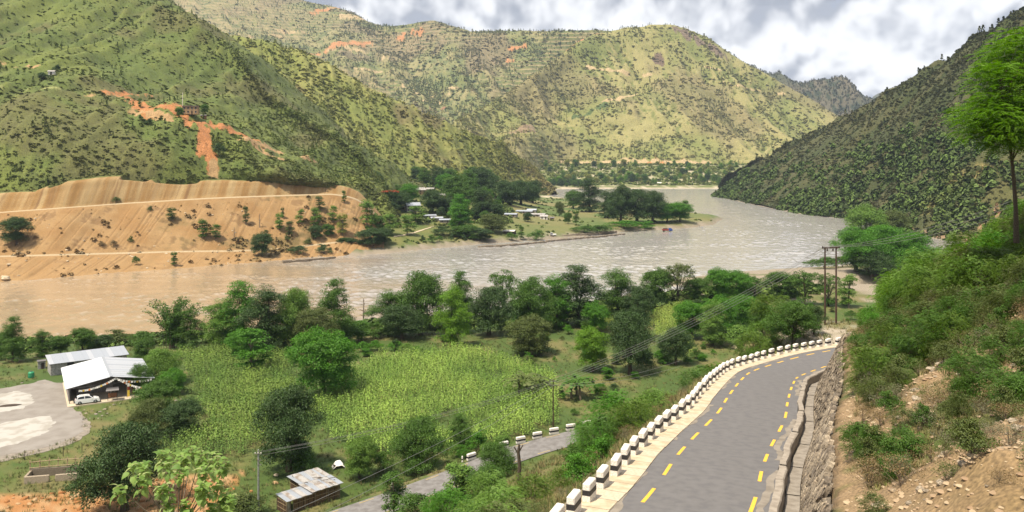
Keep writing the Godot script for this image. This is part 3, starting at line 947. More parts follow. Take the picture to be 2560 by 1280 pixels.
	bare(hills.sun, spots(hills.sun, [[1400, 110, 1440, 92, 14, O2], [1485, 84, 1520, 84, 11, O2], [1450, 155, 1475, 168, 10, O2], [1470, 168, 1620, 186, 8, T2], [1745, 135, 1780, 150, 16, O2], [1600, 408, 1700, 412, 16, Color(0.55, 0.25, 0.09)], [1560, 404, 1850, 416, 10, T2], [1400, 402, 1560, 406, 9, T2], [1290, 330, 1330, 320, 16, Color(0.33, 0.24, 0.14)], [1585, 150, 1650, 155, 20, Color(0.17, 0.12, 0.08)],
		[1765, 168, 1800, 172, 5, T2], [1800, 205, 1900, 225, 5, T2], [1840, 215, 1960, 235, 5, T2], [1690, 72, 1800, 132, 20, Color(0.22, 0.165, 0.12)], [1510, 255, 1600, 235, 7, T2], [1440, 290, 1510, 262, 12, Color(0.10, 0.15, 0.04)]]), 2.2)
	# --- two ranges beyond, on the right
	var b0 := row_px([[1700, 425, 2750], [1780, 425, 2750], [1850, 425, 2750], [1930, 425, 2750], [2030, 425, 2750], [2100, 425, 2750], [2150, 425, 2750], [2220, 425, 2750], [2300, 425, 2750]])
	var b1 := row_px([[1700, 110, 3250], [1780, 130, 3250], [1850, 158, 3250], [1930, 186, 3250], [2030, 199, 3250], [2100, 205, 3200], [2150, 236, 3150], [2210, 268, 3100], [2280, 310, 3050]])
	var duller := func(p: Vector3, s: float, t: float, hollow: float) -> Color:
		var f := nb.get_noise_3dv(p * 0.7)
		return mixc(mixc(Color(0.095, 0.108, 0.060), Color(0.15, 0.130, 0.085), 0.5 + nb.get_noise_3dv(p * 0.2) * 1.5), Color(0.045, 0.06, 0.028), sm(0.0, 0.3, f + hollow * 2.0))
	hills.back = hill("dark_back_ridge", "dark scrub covered ridge behind the sunlit mountain", [b0, between(b0, b1, 0.5, 10.0), b1, shifted(b1, Vector3(80, -200, -400))], 110, 170,
		func(p: Vector3, s: float, t: float) -> Vector3: return gullies(p, s, p.x, 26.0, 200.0) + Vector3(0, nb.get_noise_3dv(p) * 6.0, 0), duller, M.farhill)
	var e0 := row_px([[2060, 412, 4800], [2180, 412, 4800], [2290, 412, 4800], [2450, 412, 4800], [2600, 412, 4800]])
	var e1 := row_px([[2080, 320, 5400], [2180, 247, 5400], [2290, 225, 5400], [2450, 250, 5400], [2600, 220, 5400]])
	hills.haze = hill("pale_far_ridge", "pale blue green ridge closing the valley far away", [e0, between(e0, e1, 0.5, 10.0), e1, shifted(e1, Vector3(0, -200, -500))], 40, 80,
		func(p: Vector3, s: float, t: float) -> Vector3: return gullies(p, s, p.x, 30.0, 300.0), duller, M.farhill)
	# --- the right bank hill: dark scrub colour with cloud shade painted in
	var g0 := []
	for d in [400, 450, 500, 560, 640, 720, 789, 926, 1100, 1183, 1240]: g0.append(Vector3(pl(RIGHT, d) + 1.0, -1.5, -d))
	var g1 := row_px([[2900, -190, 600], [2780, -120, 660], [2680, -40, 710], [2600, 20, 760], [2530, 70, 800], [2450, 108, 840], [2350, 178, 900], [2220, 258, 990], [2090, 322, 1090], [1950, 386, 1170], [1803, 466, 1238]])
	hills.right = hill("right_hill", "dark brown green hill falling to the river on the right bank, cloud shade put into its colour", [g0, between(g0, g1, 0.35, 3.0), between(g0, g1, 0.7, 6.0), g1, shifted(g1, Vector3(130, -70, -60))], 220, 330,
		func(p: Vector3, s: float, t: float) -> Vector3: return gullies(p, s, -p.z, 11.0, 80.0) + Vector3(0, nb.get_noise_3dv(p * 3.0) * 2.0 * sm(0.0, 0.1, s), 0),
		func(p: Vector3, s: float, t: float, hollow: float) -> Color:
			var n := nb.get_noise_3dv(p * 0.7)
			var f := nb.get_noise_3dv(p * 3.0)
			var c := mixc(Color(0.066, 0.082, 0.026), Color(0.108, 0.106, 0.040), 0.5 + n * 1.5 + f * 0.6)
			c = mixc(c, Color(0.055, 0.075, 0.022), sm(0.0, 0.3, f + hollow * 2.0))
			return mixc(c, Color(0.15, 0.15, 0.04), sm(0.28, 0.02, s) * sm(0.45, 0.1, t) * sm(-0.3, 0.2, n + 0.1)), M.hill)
	bare(hills.right, spots(hills.right, [[2390, 470, 2440, 430, 9, Color(0.26, 0.22, 0.08)], [2330, 520, 2400, 480, 7, Color(0.24, 0.22, 0.07)], [2470, 560, 2510, 540, 7, Color(0.36, 0.22, 0.12)], [2270, 582, 2430, 606, 3, Color(0.36, 0.24, 0.15)]]), 5.0)

# ---------------------------------------------------------------- roads
func side_of(line: Array[Vector3], i: int) -> Vector3:
	var t := line[mini(i + 1, line.size() - 1)] - line[maxi(i - 1, 0)]
	t.y = 0
	t = t.normalized()
	return Vector3(-t.z, 0, t.x)       # to the right of the way along the line

func along(line: Array[Vector3], s: float) -> Array:      # [point, right, forward] s metres from the start of a 0.5 m line
	var k := clampf(s / 0.5, 0.0, line.size() - 1.001)
	var i := int(k)
	var p := line[i].lerp(line[i + 1], k - i)
	var r := side_of(line, i).lerp(side_of(line, i + 1), k - i).normalized()
	return [p, r, Vector3(r.z, 0, -r.x)]

# a strip that follows a line between two offsets; the profile is a list of [offset, height]
func strip(line: Array[Vector3], prof: Array, s0: float, s1: float, step := 1.0, wob := 0.0) -> ArrayMesh:
	var s := st_new()
	s.set_smooth_group(-1)
	var n := int(ceilf((s1 - s0) / step))
	var rows := []
	for i in n + 1:
		var f := along(line, s0 + (s1 - s0) * i / n)
		var row := []
		var w := wob * nb.get_noise_2d((s0 + (s1 - s0) * i / n) * 12.0, 3.0)
		for p in prof: row.append(f[0] + f[1] * (p[0] + w) + Vector3(0, p[1], 0))
		rows.append(row)
	for i in n:
		for k in prof.size() - 1:
			quad(s, rows[i][k], rows[i][k + 1], rows[i + 1][k + 1], rows[i + 1][k])
	return done(s)

func build_roads() -> void:
	var L := (upper.size() - 1) * 0.5
	var r := put("upper_road", strip(upper, [[1.06, 0.0], [2.5, 0.03], [4.0, 0.05], [5.5, 0.03], [6.75, 0.0]], 0.0, L), M.asphalt)
	tag(r, "grey asphalt road curving down beside the black and white kerb blocks", "road", "", "structure")
	var dash := func(line: Array[Vector3], off: float, s: float, len: float, h: float, m: Material, parent: Node) -> void:
		put("lane_marking", strip(line, [[off - 0.08, h], [off + 0.08, h]], s, s + len, 0.5), m, parent)
	var s := 20.0
	while s < 152.0:
		dash.call(upper, 1.95, s, 2.15, 0.026, M.yellow, r)
		if s < 140.0: dash.call(upper, 6.05, s + 0.9, 2.0, 0.025, M.yellow, r)
		s += 4.35
	for k in 2:
		for i in 6:
			var s2 := 18.0 + i * 19.0 + rng.randf() * 6.0
			var o2: float = [1.12, 6.62][k]
			put("dust", strip(upper, [[o2 - 0.22, 0.008 if k == 0 else 0.014], [o2 + 0.12, 0.012]], s2, s2 + rng.randf_range(7.0, 14.0), 0.5, 0.5), M.dust, r)
	# the concrete strip the blocks stand on, slab by slab
	var k := put("kerb_strip", strip(upper, [[-0.42, -0.6], [-0.42, -0.03], [1.16, -0.03]], 14.0, 132.5), M.concrete_dark)
	tag(k, "pale concrete strip of slabs under the kerb blocks", "kerb", "", "structure")
	s = 14.0
	var i := 0
	while s < 131.0:
		var ln := 1.32
		var sl := put("slab", strip(upper, [[-0.40, -0.02], [-0.40, 0.045], [1.05 + 0.05 * nb.get_noise_2d(i * 40.0, 0), 0.045], [1.06, -0.03]], s, s + ln - 0.035, 0.7), M.concrete_pale if i % 3 else M.concrete, k)
		s += ln
		i += 1
	# the drain between road and wall
	var d := put("drain_channel", strip(upper, [[7.10, -0.66], [7.12, -0.70], [7.78, -0.70], [7.84, -0.66]], 10.0, 132.0), M.concrete)
	tag(d, "concrete roadside drain channel between the road and the stone wall", "drain", "", "structure")
	i = 0
	s = 12.0
	while s < 128.0:      # kerb stones of the drain, uneven
		var ln := 2.9 + 0.8 * rng.randf()
		var o := 0.06 * rng.randf()
		put("kerb_stone", strip(upper, [[6.74, -0.2], [6.74 + o, 0.10 + o], [7.06 + o * 0.5, 0.11 + o], [7.12, 0.06], [7.12, -0.72]], s, s + ln - 0.03, 0.8, 0.12), M.kerbstone, d)
		put("channel_slab", strip(upper, [[7.14, -0.69], [7.17, -0.52 - 0.03 * (i % 2)], [7.76, -0.52 - 0.03 * (i % 2)], [7.77, -0.69]], s, s + ln - 0.02, 0.8), M.channel, d)
		s += ln
		i += 1
	# lower road
	var L2 := (lower.size() - 1) * 0.5
	var lo := put("lower_road", strip(lower, [[-2.75, -0.02], [0, 0.05], [2.75, -0.02]], 0.0, L2), M.asphalt_low)
	tag(lo, "narrow grey road below, passing the tin roofed hut", "road", "", "structure")
	s = 30.0
	while s < 122.0:
		dash.call(lower, -2.3, s, 2.2, 0.012, M.yellow_worn, lo)
		dash.call(lower, 2.3, s + 1.0, 2.2, 0.012, M.yellow_worn, lo)
		s += 5.2
	# kerb blocks: white base, black band, white cap
	var starts: Array[float] = []
	s = 22.0
	while s < 131.5:
		starts.append(s)
		s += 2.12
	var first: Node3D
	for n in starts.size():
		var f := along(upper, starts[n])
		var p: Vector3 = f[0] + f[1] * -0.05
		var turn := atan2(-f[2].z, f[2].x)
		var lab := "white kerb block with black band, %s from the bend's far end, upper road" % ordinal(starts.size() - 1 - n)
		if n == 0:
			first = thing("kerb_block", lab, "bollard", p, turn, "black and white kerb blocks along the upper road")
			put("base", boxm(Vector3(0.88, 0.32, 0.32), 0.0, Vector3(0, 0.17, 0)), M.white, first)
			put("band", boxm(Vector3(0.886, 0.22, 0.326), 0.0, Vector3(0, 0.44, 0)), M.black, first)
			put("cap", boxm(Vector3(0.88, 0.27, 0.32), 0.035, Vector3(0, 0.685, 0)), M.white, first)
		else:
			var c := copy_of(first, p, turn + rng.randf_range(-0.03, 0.03), lab)
			c.scale = Vector3(rng.randf_range(0.95, 1.04), rng.randf_range(0.96, 1.04), 1.0)
			c.rotation.z = rng.randf_range(-0.02, 0.02)
			c.rotation.x = rng.randf_range(-0.025, 0.025)
			c.position += f[1] * rng.randf_range(-0.04, 0.04)
	first = null
	for n in 9:
		var f := along(lower, 85.5 + n * 2.75)
		var p: Vector3 = f[0] + f[1] * -3.15
		var turn := atan2(-f[2].z, f[2].x)
		var lab := "low kerb block on the lower road's outer edge, %s from the hut's end" % ordinal(n)
		if first == null:
			first = thing("low_kerb_block", lab, "bollard", p, turn, "kerb blocks along the lower road")
			put("base", boxm(Vector3(1.5, 0.32, 0.4), 0.0, Vector3(0, 0.1, 0)), M.white, first)
			put("band", boxm(Vector3(1.506, 0.26, 0.406), 0.0, Vector3(0, 0.39, 0)), M.black, first)
			put("cap", boxm(Vector3(1.5, 0.34, 0.4), 0.05, Vector3(0, 0.69, 0)), M.white, first)
		else: copy_of(first, p, turn, lab)
	for n in 2:
		var px: Array = [[897, 1222], [1065, 1173]][n]
		var f := station(lower, hit(px[0], px[1], 60).x, hit(px[0], px[1], 60).z)
		var q := along(lower, f[2] * 0.5)
		var t := thing("marker_post", "small white post with black band beside the lower road, %s" % ["nearer the hut"  , "between two bushes"][n], "post", q[0] + q[1] * -3.3, 0, "marker posts on the lower road")
		put("base", boxm(Vector3(0.2, 0.3, 0.2), 0.0, Vector3(0, 0.15, 0)), M.white, t)
		put("band", boxm(Vector3(0.205, 0.2, 0.205), 0.0, Vector3(0, 0.4, 0)), M.black, t)
		put("cap", boxm(Vector3(0.2, 0.35, 0.2), 0.03, Vector3(0, 0.675, 0)), M.white, t)

# the stone pitched wall above the drain: leaning courses of long stones
func build_wall() -> void:
	var t := thing("retaining_wall", "leaning grey brown stone retaining wall beside the drain", "wall", Vector3.ZERO)
	var core := st_new()
	core.set_smooth_group(-1)
	for i in 132:
		var ra := []
		for k in 2:
			var f := along(upper, 8.0 + i + k)
			var d: float = -f[0].z
			ra.append([f[0] + f[1] * 7.80 + Vector3(0, -1.0, 0), f[0] + f[1] * 7.82 + Vector3(0, -0.6, 0), f[0] + f[1] * (7.82 + wall_run(d)) + Vector3(0, wall_rise(d) - 0.6, 0), f[0] + f[1] * (8.02 + wall_run(d)) + Vector3(0, wall_rise(d) - 0.55, 0)])
		for k in 3: quad(core, ra[0][k], ra[0][k + 1], ra[1][k + 1], ra[1][k])
	put("wall_core", done(core), M.mortar, t)
	var shapes := []
	for i in 6:
		var s := st_new()
		var w := 1.0
		s.set_smooth_group(-1)
		var top := []
		var bot := []
		for k in 8:
			var a := TAU * (k + 0.5) / 8.0
			var e := Vector3(clampf(cos(a) * 0.62, -0.5, 0.5) * rng.randf_range(0.82, 1.0), 0, clampf(sin(a) * 0.62, -0.5, 0.5) * rng.randf_range(0.8, 1.0))
			bot.append(e + Vector3(0, -0.4, 0))
			top.append(e * 0.78 + Vector3(0, rng.randf_range(0.32, 0.5), 0))
		for k in 8:
			var j := (k + 1) % 8
			quad(s, bot[k], bot[j], top[j], top[k])
		for k in range(1, 7):
			for v in [top[0], top[k + 1], top[k]]: s.add_vertex(v)
		shapes.append(done(s))
	var rest := {}
	var count := 0
	var sdist := 18.0
	var all := []
	while sdist < 132.0:
		var f := along(upper, sdist)
		var slope := Vector2(wall_run(-f[0].z), wall_rise(-f[0].z))           # across and up
		var face_len := slope.length()
		slope /= face_len
		var up: Vector3 = (f[1] * slope.x + Vector3(0, slope.y, 0)).normalized()
		var out: Vector3 = (-f[1] * slope.y + Vector3(0, slope.x, 0)).normalized()
		var e := rng.randf() * 0.3
		var width := 0.30 if sdist < 60.0 else 0.42
		while e < face_len - 0.1:
			var ln := rng.randf_range(0.35, 0.85)
			var p: Vector3 = f[0] + f[1] * 7.82 + Vector3(0, -0.6, 0) + up * (e + ln * 0.5) + f[2] * rng.randf_range(-0.03, 0.03)
			var b := Basis(up * (ln * 1.02), out * rng.randf_range(0.14, 0.26), -f[2] * width * rng.randf_range(0.85, 1.12))
			b = b.rotated(out, rng.randf_range(-0.2, 0.2))
			all.append(Transform3D(b, p + out * 0.03))
			e += ln + 0.02
		sdist += width
	# the nearest 300 stones in view are pieces of their own, the others one part
	all.sort_custom(func(a: Transform3D, b: Transform3D) -> bool: return absf(a.origin.z + 40.0) < absf(b.origin.z + 40.0))
	var st := st_new()
	var sts := []
	for i in 5: sts.append(st_new())
	for i in all.size():
		var x: Transform3D = all[i]
		if i < 300:
			var m := put("stone", shapes[i % 6], M.stone[rng.randi() % 5], t)
			m.transform = x
		else: (sts[rng.randi() % 5] as SurfaceTool).append_from(shapes[i % 6], 0, x)
	var am := ArrayMesh.new()
	for i in 5:
		(sts[i] as SurfaceTool).generate_normals()
		(sts[i] as SurfaceTool).commit(am)
		am.surface_set_material(i, M.stone[i])
	var rest_o := put("stones", am, null, t)
	rest_o.set_meta("kind", "stuff")

# ---------------------------------------------------------------- plants
class Leaves:
	var v := PackedVector3Array()
	var n := PackedVector3Array()
	var c := PackedColorArray()
	var x := PackedInt32Array()
	func add(p: Vector3, along: Vector3, across: Vector3, col: Color) -> void:      # a pointed leaf folded along its rib
		var b := v.size()
		var nn := along.cross(across).normalized()
		var fold := nn * across.length() * 0.25
		v.append(p - along * 0.5); v.append(p + across * 0.5 + fold); v.append(p + along * 0.5 - fold); v.append(p - across * 0.5 + fold)
		var n1 := (nn - across.normalized() * 0.25).normalized()
		var n2 := (nn + across.normalized() * 0.25).normalized()
		n.append(nn); n.append(n1); n.append(nn); n.append(n2)
		for i in 4: c.append(col)
		for i in [0, 1, 2, 0, 2, 3]: x.append(b + i)
	func mesh() -> ArrayMesh:
		var a := []
		a.resize(Mesh.ARRAY_MAX)
		a[Mesh.ARRAY_VERTEX] = v
		a[Mesh.ARRAY_NORMAL] = n
		a[Mesh.ARRAY_COLOR] = c
		a[Mesh.ARRAY_INDEX] = x
		var m := ArrayMesh.new()
		m.add_surface_from_arrays(Mesh.PRIMITIVE_TRIANGLES, a)
		return m

func rdir() -> Vector3:
	var z := rng.randf_range(-1, 1)
	var a := rng.randf() * TAU
	var r := sqrt(1.0 - z * z)
	return Vector3(r * cos(a), z, r * sin(a))

func tint(k := 0.25) -> Color:
	var b := rng.randf_range(1.0 - k, 1.0 + k)
	var w := rng.randf_range(-0.08, 0.10)
	return Color(b * (1.0 + w), b, b * (1.0 - w))

# leaf clumps over the ellipsoids of a crown: e = [centre, radii, clumps, clump radius]
func crown(parts: Array, per: int, size: float, slim := 0.55, droop := 0.0, centres: Array = []) -> ArrayMesh:
	var l := Leaves.new()
	for e in parts:
		var rad: Vector3 = e[1]
		for k in int(e[2]):
			var d := rdir()
			if d.y < -0.55: d.y *= -0.6
			var cc: Vector3 = e[0] + d * rad * pow(rng.randf(), 0.35) * 0.92
			centres.append(cc)
			var cr: float = e[3] * rng.randf_range(0.65, 1.3)
			var ct := tint(0.16)
			for i in per:
				var o := rdir()
				if o.y < 0.0 and rng.randf() < 0.45: o.y = -o.y
				var p := cc + o * Vector3(1.0, 0.72, 1.0) * cr * pow(rng.randf(), 0.4)
				var nn := (o * 0.9 + rdir() * 0.8 + Vector3(0, 0.45, 0)).normalized()
				var t := nn.cross(rdir()).normalized()
				t = (t + Vector3(0, -droop, 0)).normalized()
				var s := size * rng.randf_range(0.65, 1.25)
				l.add(p, t * s, nn.cross(t).normalized() * s * slim, ct * tint(0.22))
	return l.mesh()

# fine sprays of leaflets, as on mimosa-like trees
func feathers(parts: Array, per: int, length: float, leaflets: int, width: float, centres: Array = [], low := -0.3) -> ArrayMesh:
	var l := Leaves.new()
	for e in parts:
		var rad: Vector3 = e[1]
		for k in int(e[2]):
			var d := rdir()
			if d.y < low: d.y *= -0.7
			var cc: Vector3 = e[0] + d * rad * pow(rng.randf(), 0.3)
			centres.append(cc)
			var ct := tint(0.18)
			for i in per:
				var o := (d + rdir() * 1.1).normalized()
				o.y = o.y * 0.5 + 0.12
				o = o.normalized()
				var side := o.cross(Vector3.UP + rdir() * 0.5).normalized()
				var base := cc + rdir() * float(e[3])
				for q in leaflets:
					var f := (q + 0.5) / leaflets
					var p := base + o * length * f + Vector3(0, -0.55 * length * f * f, 0)
					var w := width * (0.55 + 0.9 * f * (1.25 - f)) * rng.randf_range(0.8, 1.2)
					for sg in [-1.0, 1.0]:
						var a: Vector3 = (side * sg + o * 0.55 + Vector3(0, -0.15, 0)).normalized() * w
						l.add(p + a * 0.5, a, o * length / leaflets * 0.85, ct * tint(0.15))
	return l.mesh()

func limbs(h: float, r: float, centres: Array, n: int, lean := Vector3.ZERO, fork := 0.3) -> ArrayMesh:
	var s := st_new()
	var pts := []
	var rad := []
	for i in 6:
		var f := i / 5.0
		pts.append(Vector3(0, -0.4 + (h + 0.4) * f, 0) + lean * f * f + Vector3(sin(f * 5.0 + h), 0, cos(f * 4.0 + h * 2.0)) * r * 0.5 * f)
		rad.append(r * (1.25 if i == 0 else 1.0 - 0.65 * f))
	tube(s, pts, rad, 8)
	for k in mini(n, centres.size()):
		var e: Vector3 = centres[(k * 7) % centres.size()]
		var f0 := clampf(fork + 0.6 * rng.randf(), 0.0, 0.97)
		var b := Vector3(0, h * f0, 0) + lean * f0 * f0
		var mid := b.lerp(e, 0.5) + Vector3(0, -0.06 * h * rng.randf(), 0) + rdir() * r * 0.6
		var r0 := r * 0.42 * (1.1 - f0 * 0.5)
		tube(s, [b, mid, e], [r0, r0 * 0.65, r0 * 0.2], 5)
	return done(s)

# every kind is made once, under its natural size: [trunk mesh, crown mesh, height, width, bark]
func make_kinds() -> void:
	for k in 2:
		var c := []
		var m := crown([[Vector3(0, 5.9, 0), Vector3(4.3, 3.6, 4.3), 130, 1.1], [Vector3(1.2, 6.9, 0.8), Vector3(2.8, 2.4, 2.8), 30, 1.1], [Vector3(-0.6, 2.6, 0.3), Vector3(3.5, 2.2, 3.5), 70, 1.1]], 125, 0.25, 0.5, 0.0, c)
		kinds["round%d" % k] = [limbs(6.0, 0.30, c, 9), m, 10.0, 10.2, M.bark]
		c = []
		m = crown([[Vector3(0, 6.2, 0), Vector3(4.4, 3.2, 4.4), 62, 1.35], [Vector3(2.2, 4.4, 1.2), Vector3(3.2, 2.6, 3.2), 34, 1.25], [Vector3(-2.3, 4.0, -0.5), Vector3(3.0, 2.8, 3.0), 34, 1.3], [Vector3(0.2, 2.2, 1.2), Vector3(3.6, 1.5, 3.6), 30, 1.1], [Vector3(0.6, 8.0, -0.6), Vector3(2.2, 1.7, 2.2), 18, 1.1]], 165, 0.25, 0.45, 0.35, c)
		kinds["broad%d" % k] = [limbs(6.4, 0.42, c, 12), m, 10.4, 12.0, M.bark]
		c = []
		m = crown([[Vector3(0.3, 10.2, 0), Vector3(2.4, 3.4, 2.4), 36, 1.2], [Vector3(-1.7, 7.2, 0.8), Vector3(2.7, 2.8, 2.7), 30, 1.2], [Vector3(1.8, 6.0, -0.6), Vector3(2.8, 2.6, 2.8), 30, 1.2], [Vector3(-0.4, 3.4, 0.6), Vector3(3.4, 2.2, 3.4), 34, 1.15], [Vector3(0.5, 1.5, 0), Vector3(3.2, 1.2, 3.2), 20, 0.9]], 150, 0.25, 0.5, 0.15, c)
		kinds["tall%d" % k] = [limbs(11.0, 0.30, c, 14, Vector3(0.4, 0, 0.2)), m, 14.0, 9.0, M.bark]
		c = []
		m = crown([[Vector3(0.5, 6.8, 0), Vector3(3.4, 2.2, 3.4), 44, 0.8], [Vector3(-1.0, 4.4, 0.4), Vector3(3.0, 2.4, 3.0), 30, 0.75], [Vector3(0.3, 1.4, 0), Vector3(2.6, 1.0, 2.6), 14, 0.7]], 66, 0.27, 0.5, 0.1, c)
		kinds["airy%d" % k] = [limbs(7.4, 0.20, c, 18, Vector3(0.6, 0, 0), 0.15), m, 9.5, 8.0, M.bark]
		c = []
		m = feathers([[Vector3(0, 3.2, 0), Vector3(2.6, 2.0, 2.6), 110, 0.5], [Vector3(0.5, 1.3, 0.3), Vector3(2.5, 1.2, 2.5), 60, 0.45]], 11, 0.55, 7, 0.11, c, -0.8)
		kinds["feather%d" % k] = [limbs(3.4, 0.10, c, 16, Vector3(0.3, 0, 0.1), 0.05), m, 5.4, 6.2, M.palebark]
		c = []
		m = crown([[Vector3(0, 1.1, 0), Vector3(1.5, 1.0, 1.5), 34, 0.5], [Vector3(0.5, 1.9, 0.2), Vector3(0.9, 0.7, 0.9), 12, 0.4]], 66, 0.15, 0.5, 0.0, c)
		kinds["bush%d" % k] = [limbs(1.4, 0.05, c, 9, Vector3.ZERO, 0.05), m, 2.9, 3.7, M.bark]
		c = []
		m = crown([[Vector3(0.1, 6.2, 0), Vector3(1.2, 2.3, 1.2), 24, 0.75], [Vector3(-0.4, 3.6, 0.2), Vector3(1.6, 1.7, 1.6), 24, 0.75], [Vector3(0.2, 1.6, 0), Vector3(1.4, 0.8, 1.4), 10, 0.6]], 70, 0.27, 0.5, 0.15, c)
		kinds["slim%d" % k] = [limbs(7.2, 0.13, c, 12, Vector3(0.2, 0, 0), 0.2), m, 8.8, 4.0, M.palebark]
		c = []
		m = crown([[Vector3(0, 0.75, 0), Vector3(0.9, 0.65, 0.9), 22, 0.34]], 42, 0.085, 0.34, 0.0, c)
		kinds["twiggy%d" % k] = [limbs(1.0, 0.025, c, 22, Vector3.ZERO, 0.0), m, 1.7, 2.2, M.palebark]
	# bamboo: many arching canes
	var s := st_new()
	var lv := Leaves.new()
	for i in 34:
		var a := rng.randf() * TAU
		var b := Vector3(cos(a), 0, sin(a)) * rng.randf() * 1.6
		var bend := Vector3(cos(a), 0, sin(a)) * rng.randf_range(0.8, 4.6)
		var h := rng.randf_range(8.5, 14.0)
		var pts := []
		var rad := []
		for k in 9:
			var f := k / 8.0
			pts.append(b + Vector3(0, h * (f - 0.16 * f * f * f * bend.length() * 0.4), 0) + bend * f * f * f)
			rad.append(lerpf(0.055, 0.012, f))
		tube(s, pts, rad, 4)
		for k in range(2, 9):
			for q in 34:
				var p: Vector3 = (pts[k] as Vector3).lerp(pts[k - 1], rng.randf()) + rdir() * 0.42
				var t := (rdir() + Vector3(0, -0.8, 0)).normalized()
				lv.add(p, t * 0.42, t.cross(rdir()).normalized() * 0.16, tint(0.25))
	kinds["bamboo0"] = [done(s), lv.mesh(), 14.0, 10.0, M.palebark]
	# a leafless tree
	s = st_new()
	tube(s, [Vector3(0, -0.3, 0), Vector3(0.1, 2.4, 0), Vector3(0, 5.2, 0.1), Vector3(0.1, 7.4, 0)], [0.16, 0.12, 0.08, 0.03], 6)
	for i in 26:
		var h := rng.randf_range(2.0, 7.0)
		var d := rdir()
		d.y = absf(d.y) + 0.6
		d = d.normalized() * rng.randf_range(0.8, 2.0) * (1.15 - h / 9.0)
		tube(s, [Vector3(0.05, h, 0), Vector3(0.05, h, 0) + d * 0.5 + rdir() * 0.12, Vector3(0.05, h, 0) + d], [0.05, 0.03, 0.012], 4)
	kinds["bare0"] = [done(s), null, 8.0, 3.0, M.palebark]
	# banana: a few broad arching leaves on soft stems
	s = st_new()
	lv = Leaves.new()
	for g in 4:
		var b := Vector3(rng.randf_range(-1.2, 1.2), 0, rng.randf_range(-1.2, 1.2))
		var h := rng.randf_range(2.0, 3.0)
		tube(s, [b + Vector3(0, -0.2, 0), b + Vector3(0.05, h, 0)], [0.16, 0.1], 7)
		for i in 9:
			var a := TAU * i / 9.0 + rng.randf()
			var d := Vector3(cos(a), 0, sin(a))
			var p := b + Vector3(0, h, 0)
			var up := rng.randf_range(0.5, 1.3)
			for k in 5:
				var dir := (d + Vector3(0, up - k * 0.55, 0)).normalized() * 0.5
				lv.add(p + dir * 0.5, dir * 1.25, d.cross(Vector3.UP) * 0.55, tint(0.12))
				p += dir
	kinds["banana0"] = [done(s), lv.mesh(), 4.2, 5.0, M.palebark]

var protos := {}
func plant_at(p: Vector3, kind: String, h: float, w: float, leaf: String, called: String, label: String, category := "tree", group := "") -> Node3D:
	var k: Array = kinds[kind]
	var key := kind + "|" + called
	var o: Node3D
	if protos.has(key):
		o = (protos[key] as Node3D).duplicate()
		o.name = numbered(called)
		add_child(o, true)
		for n in ["label", "category", "group"]:
			if o.has_meta(n): o.remove_meta(n)
		tag(o, label, category, group)
	else:
		o = thing(called, label, category, Vector3.ZERO, 0.0, group)
		put("trunk", k[0], k[4], o)
		if k[1]: put("crown", k[1], M.leaf[leaf], o)
		protos[key] = o
	if k[1]: (o.get_node("crown") as MeshInstance3D).material_override = M.leaf[leaf]
	o.position = p
	o.rotation = Vector3(0, rng.randf() * TAU, 0)
	o.scale = Vector3(w / k[3], h / k[2], w / k[3])
	return o

# a plant whose foot the photograph shows at (u, v), h and w pixels tall and wide
func plant(kind: String, u: float, v: float, h: float, w: float, leaf: String, called: String, label: String, category := "tree", group := "", from := 24.0) -> Node3D:
	var p := hit(u, v, from)
	var m := -p.z / F
	return plant_at(p, kind, h * m * 1.08, w * m * 1.36, leaf, called, label, category, group)

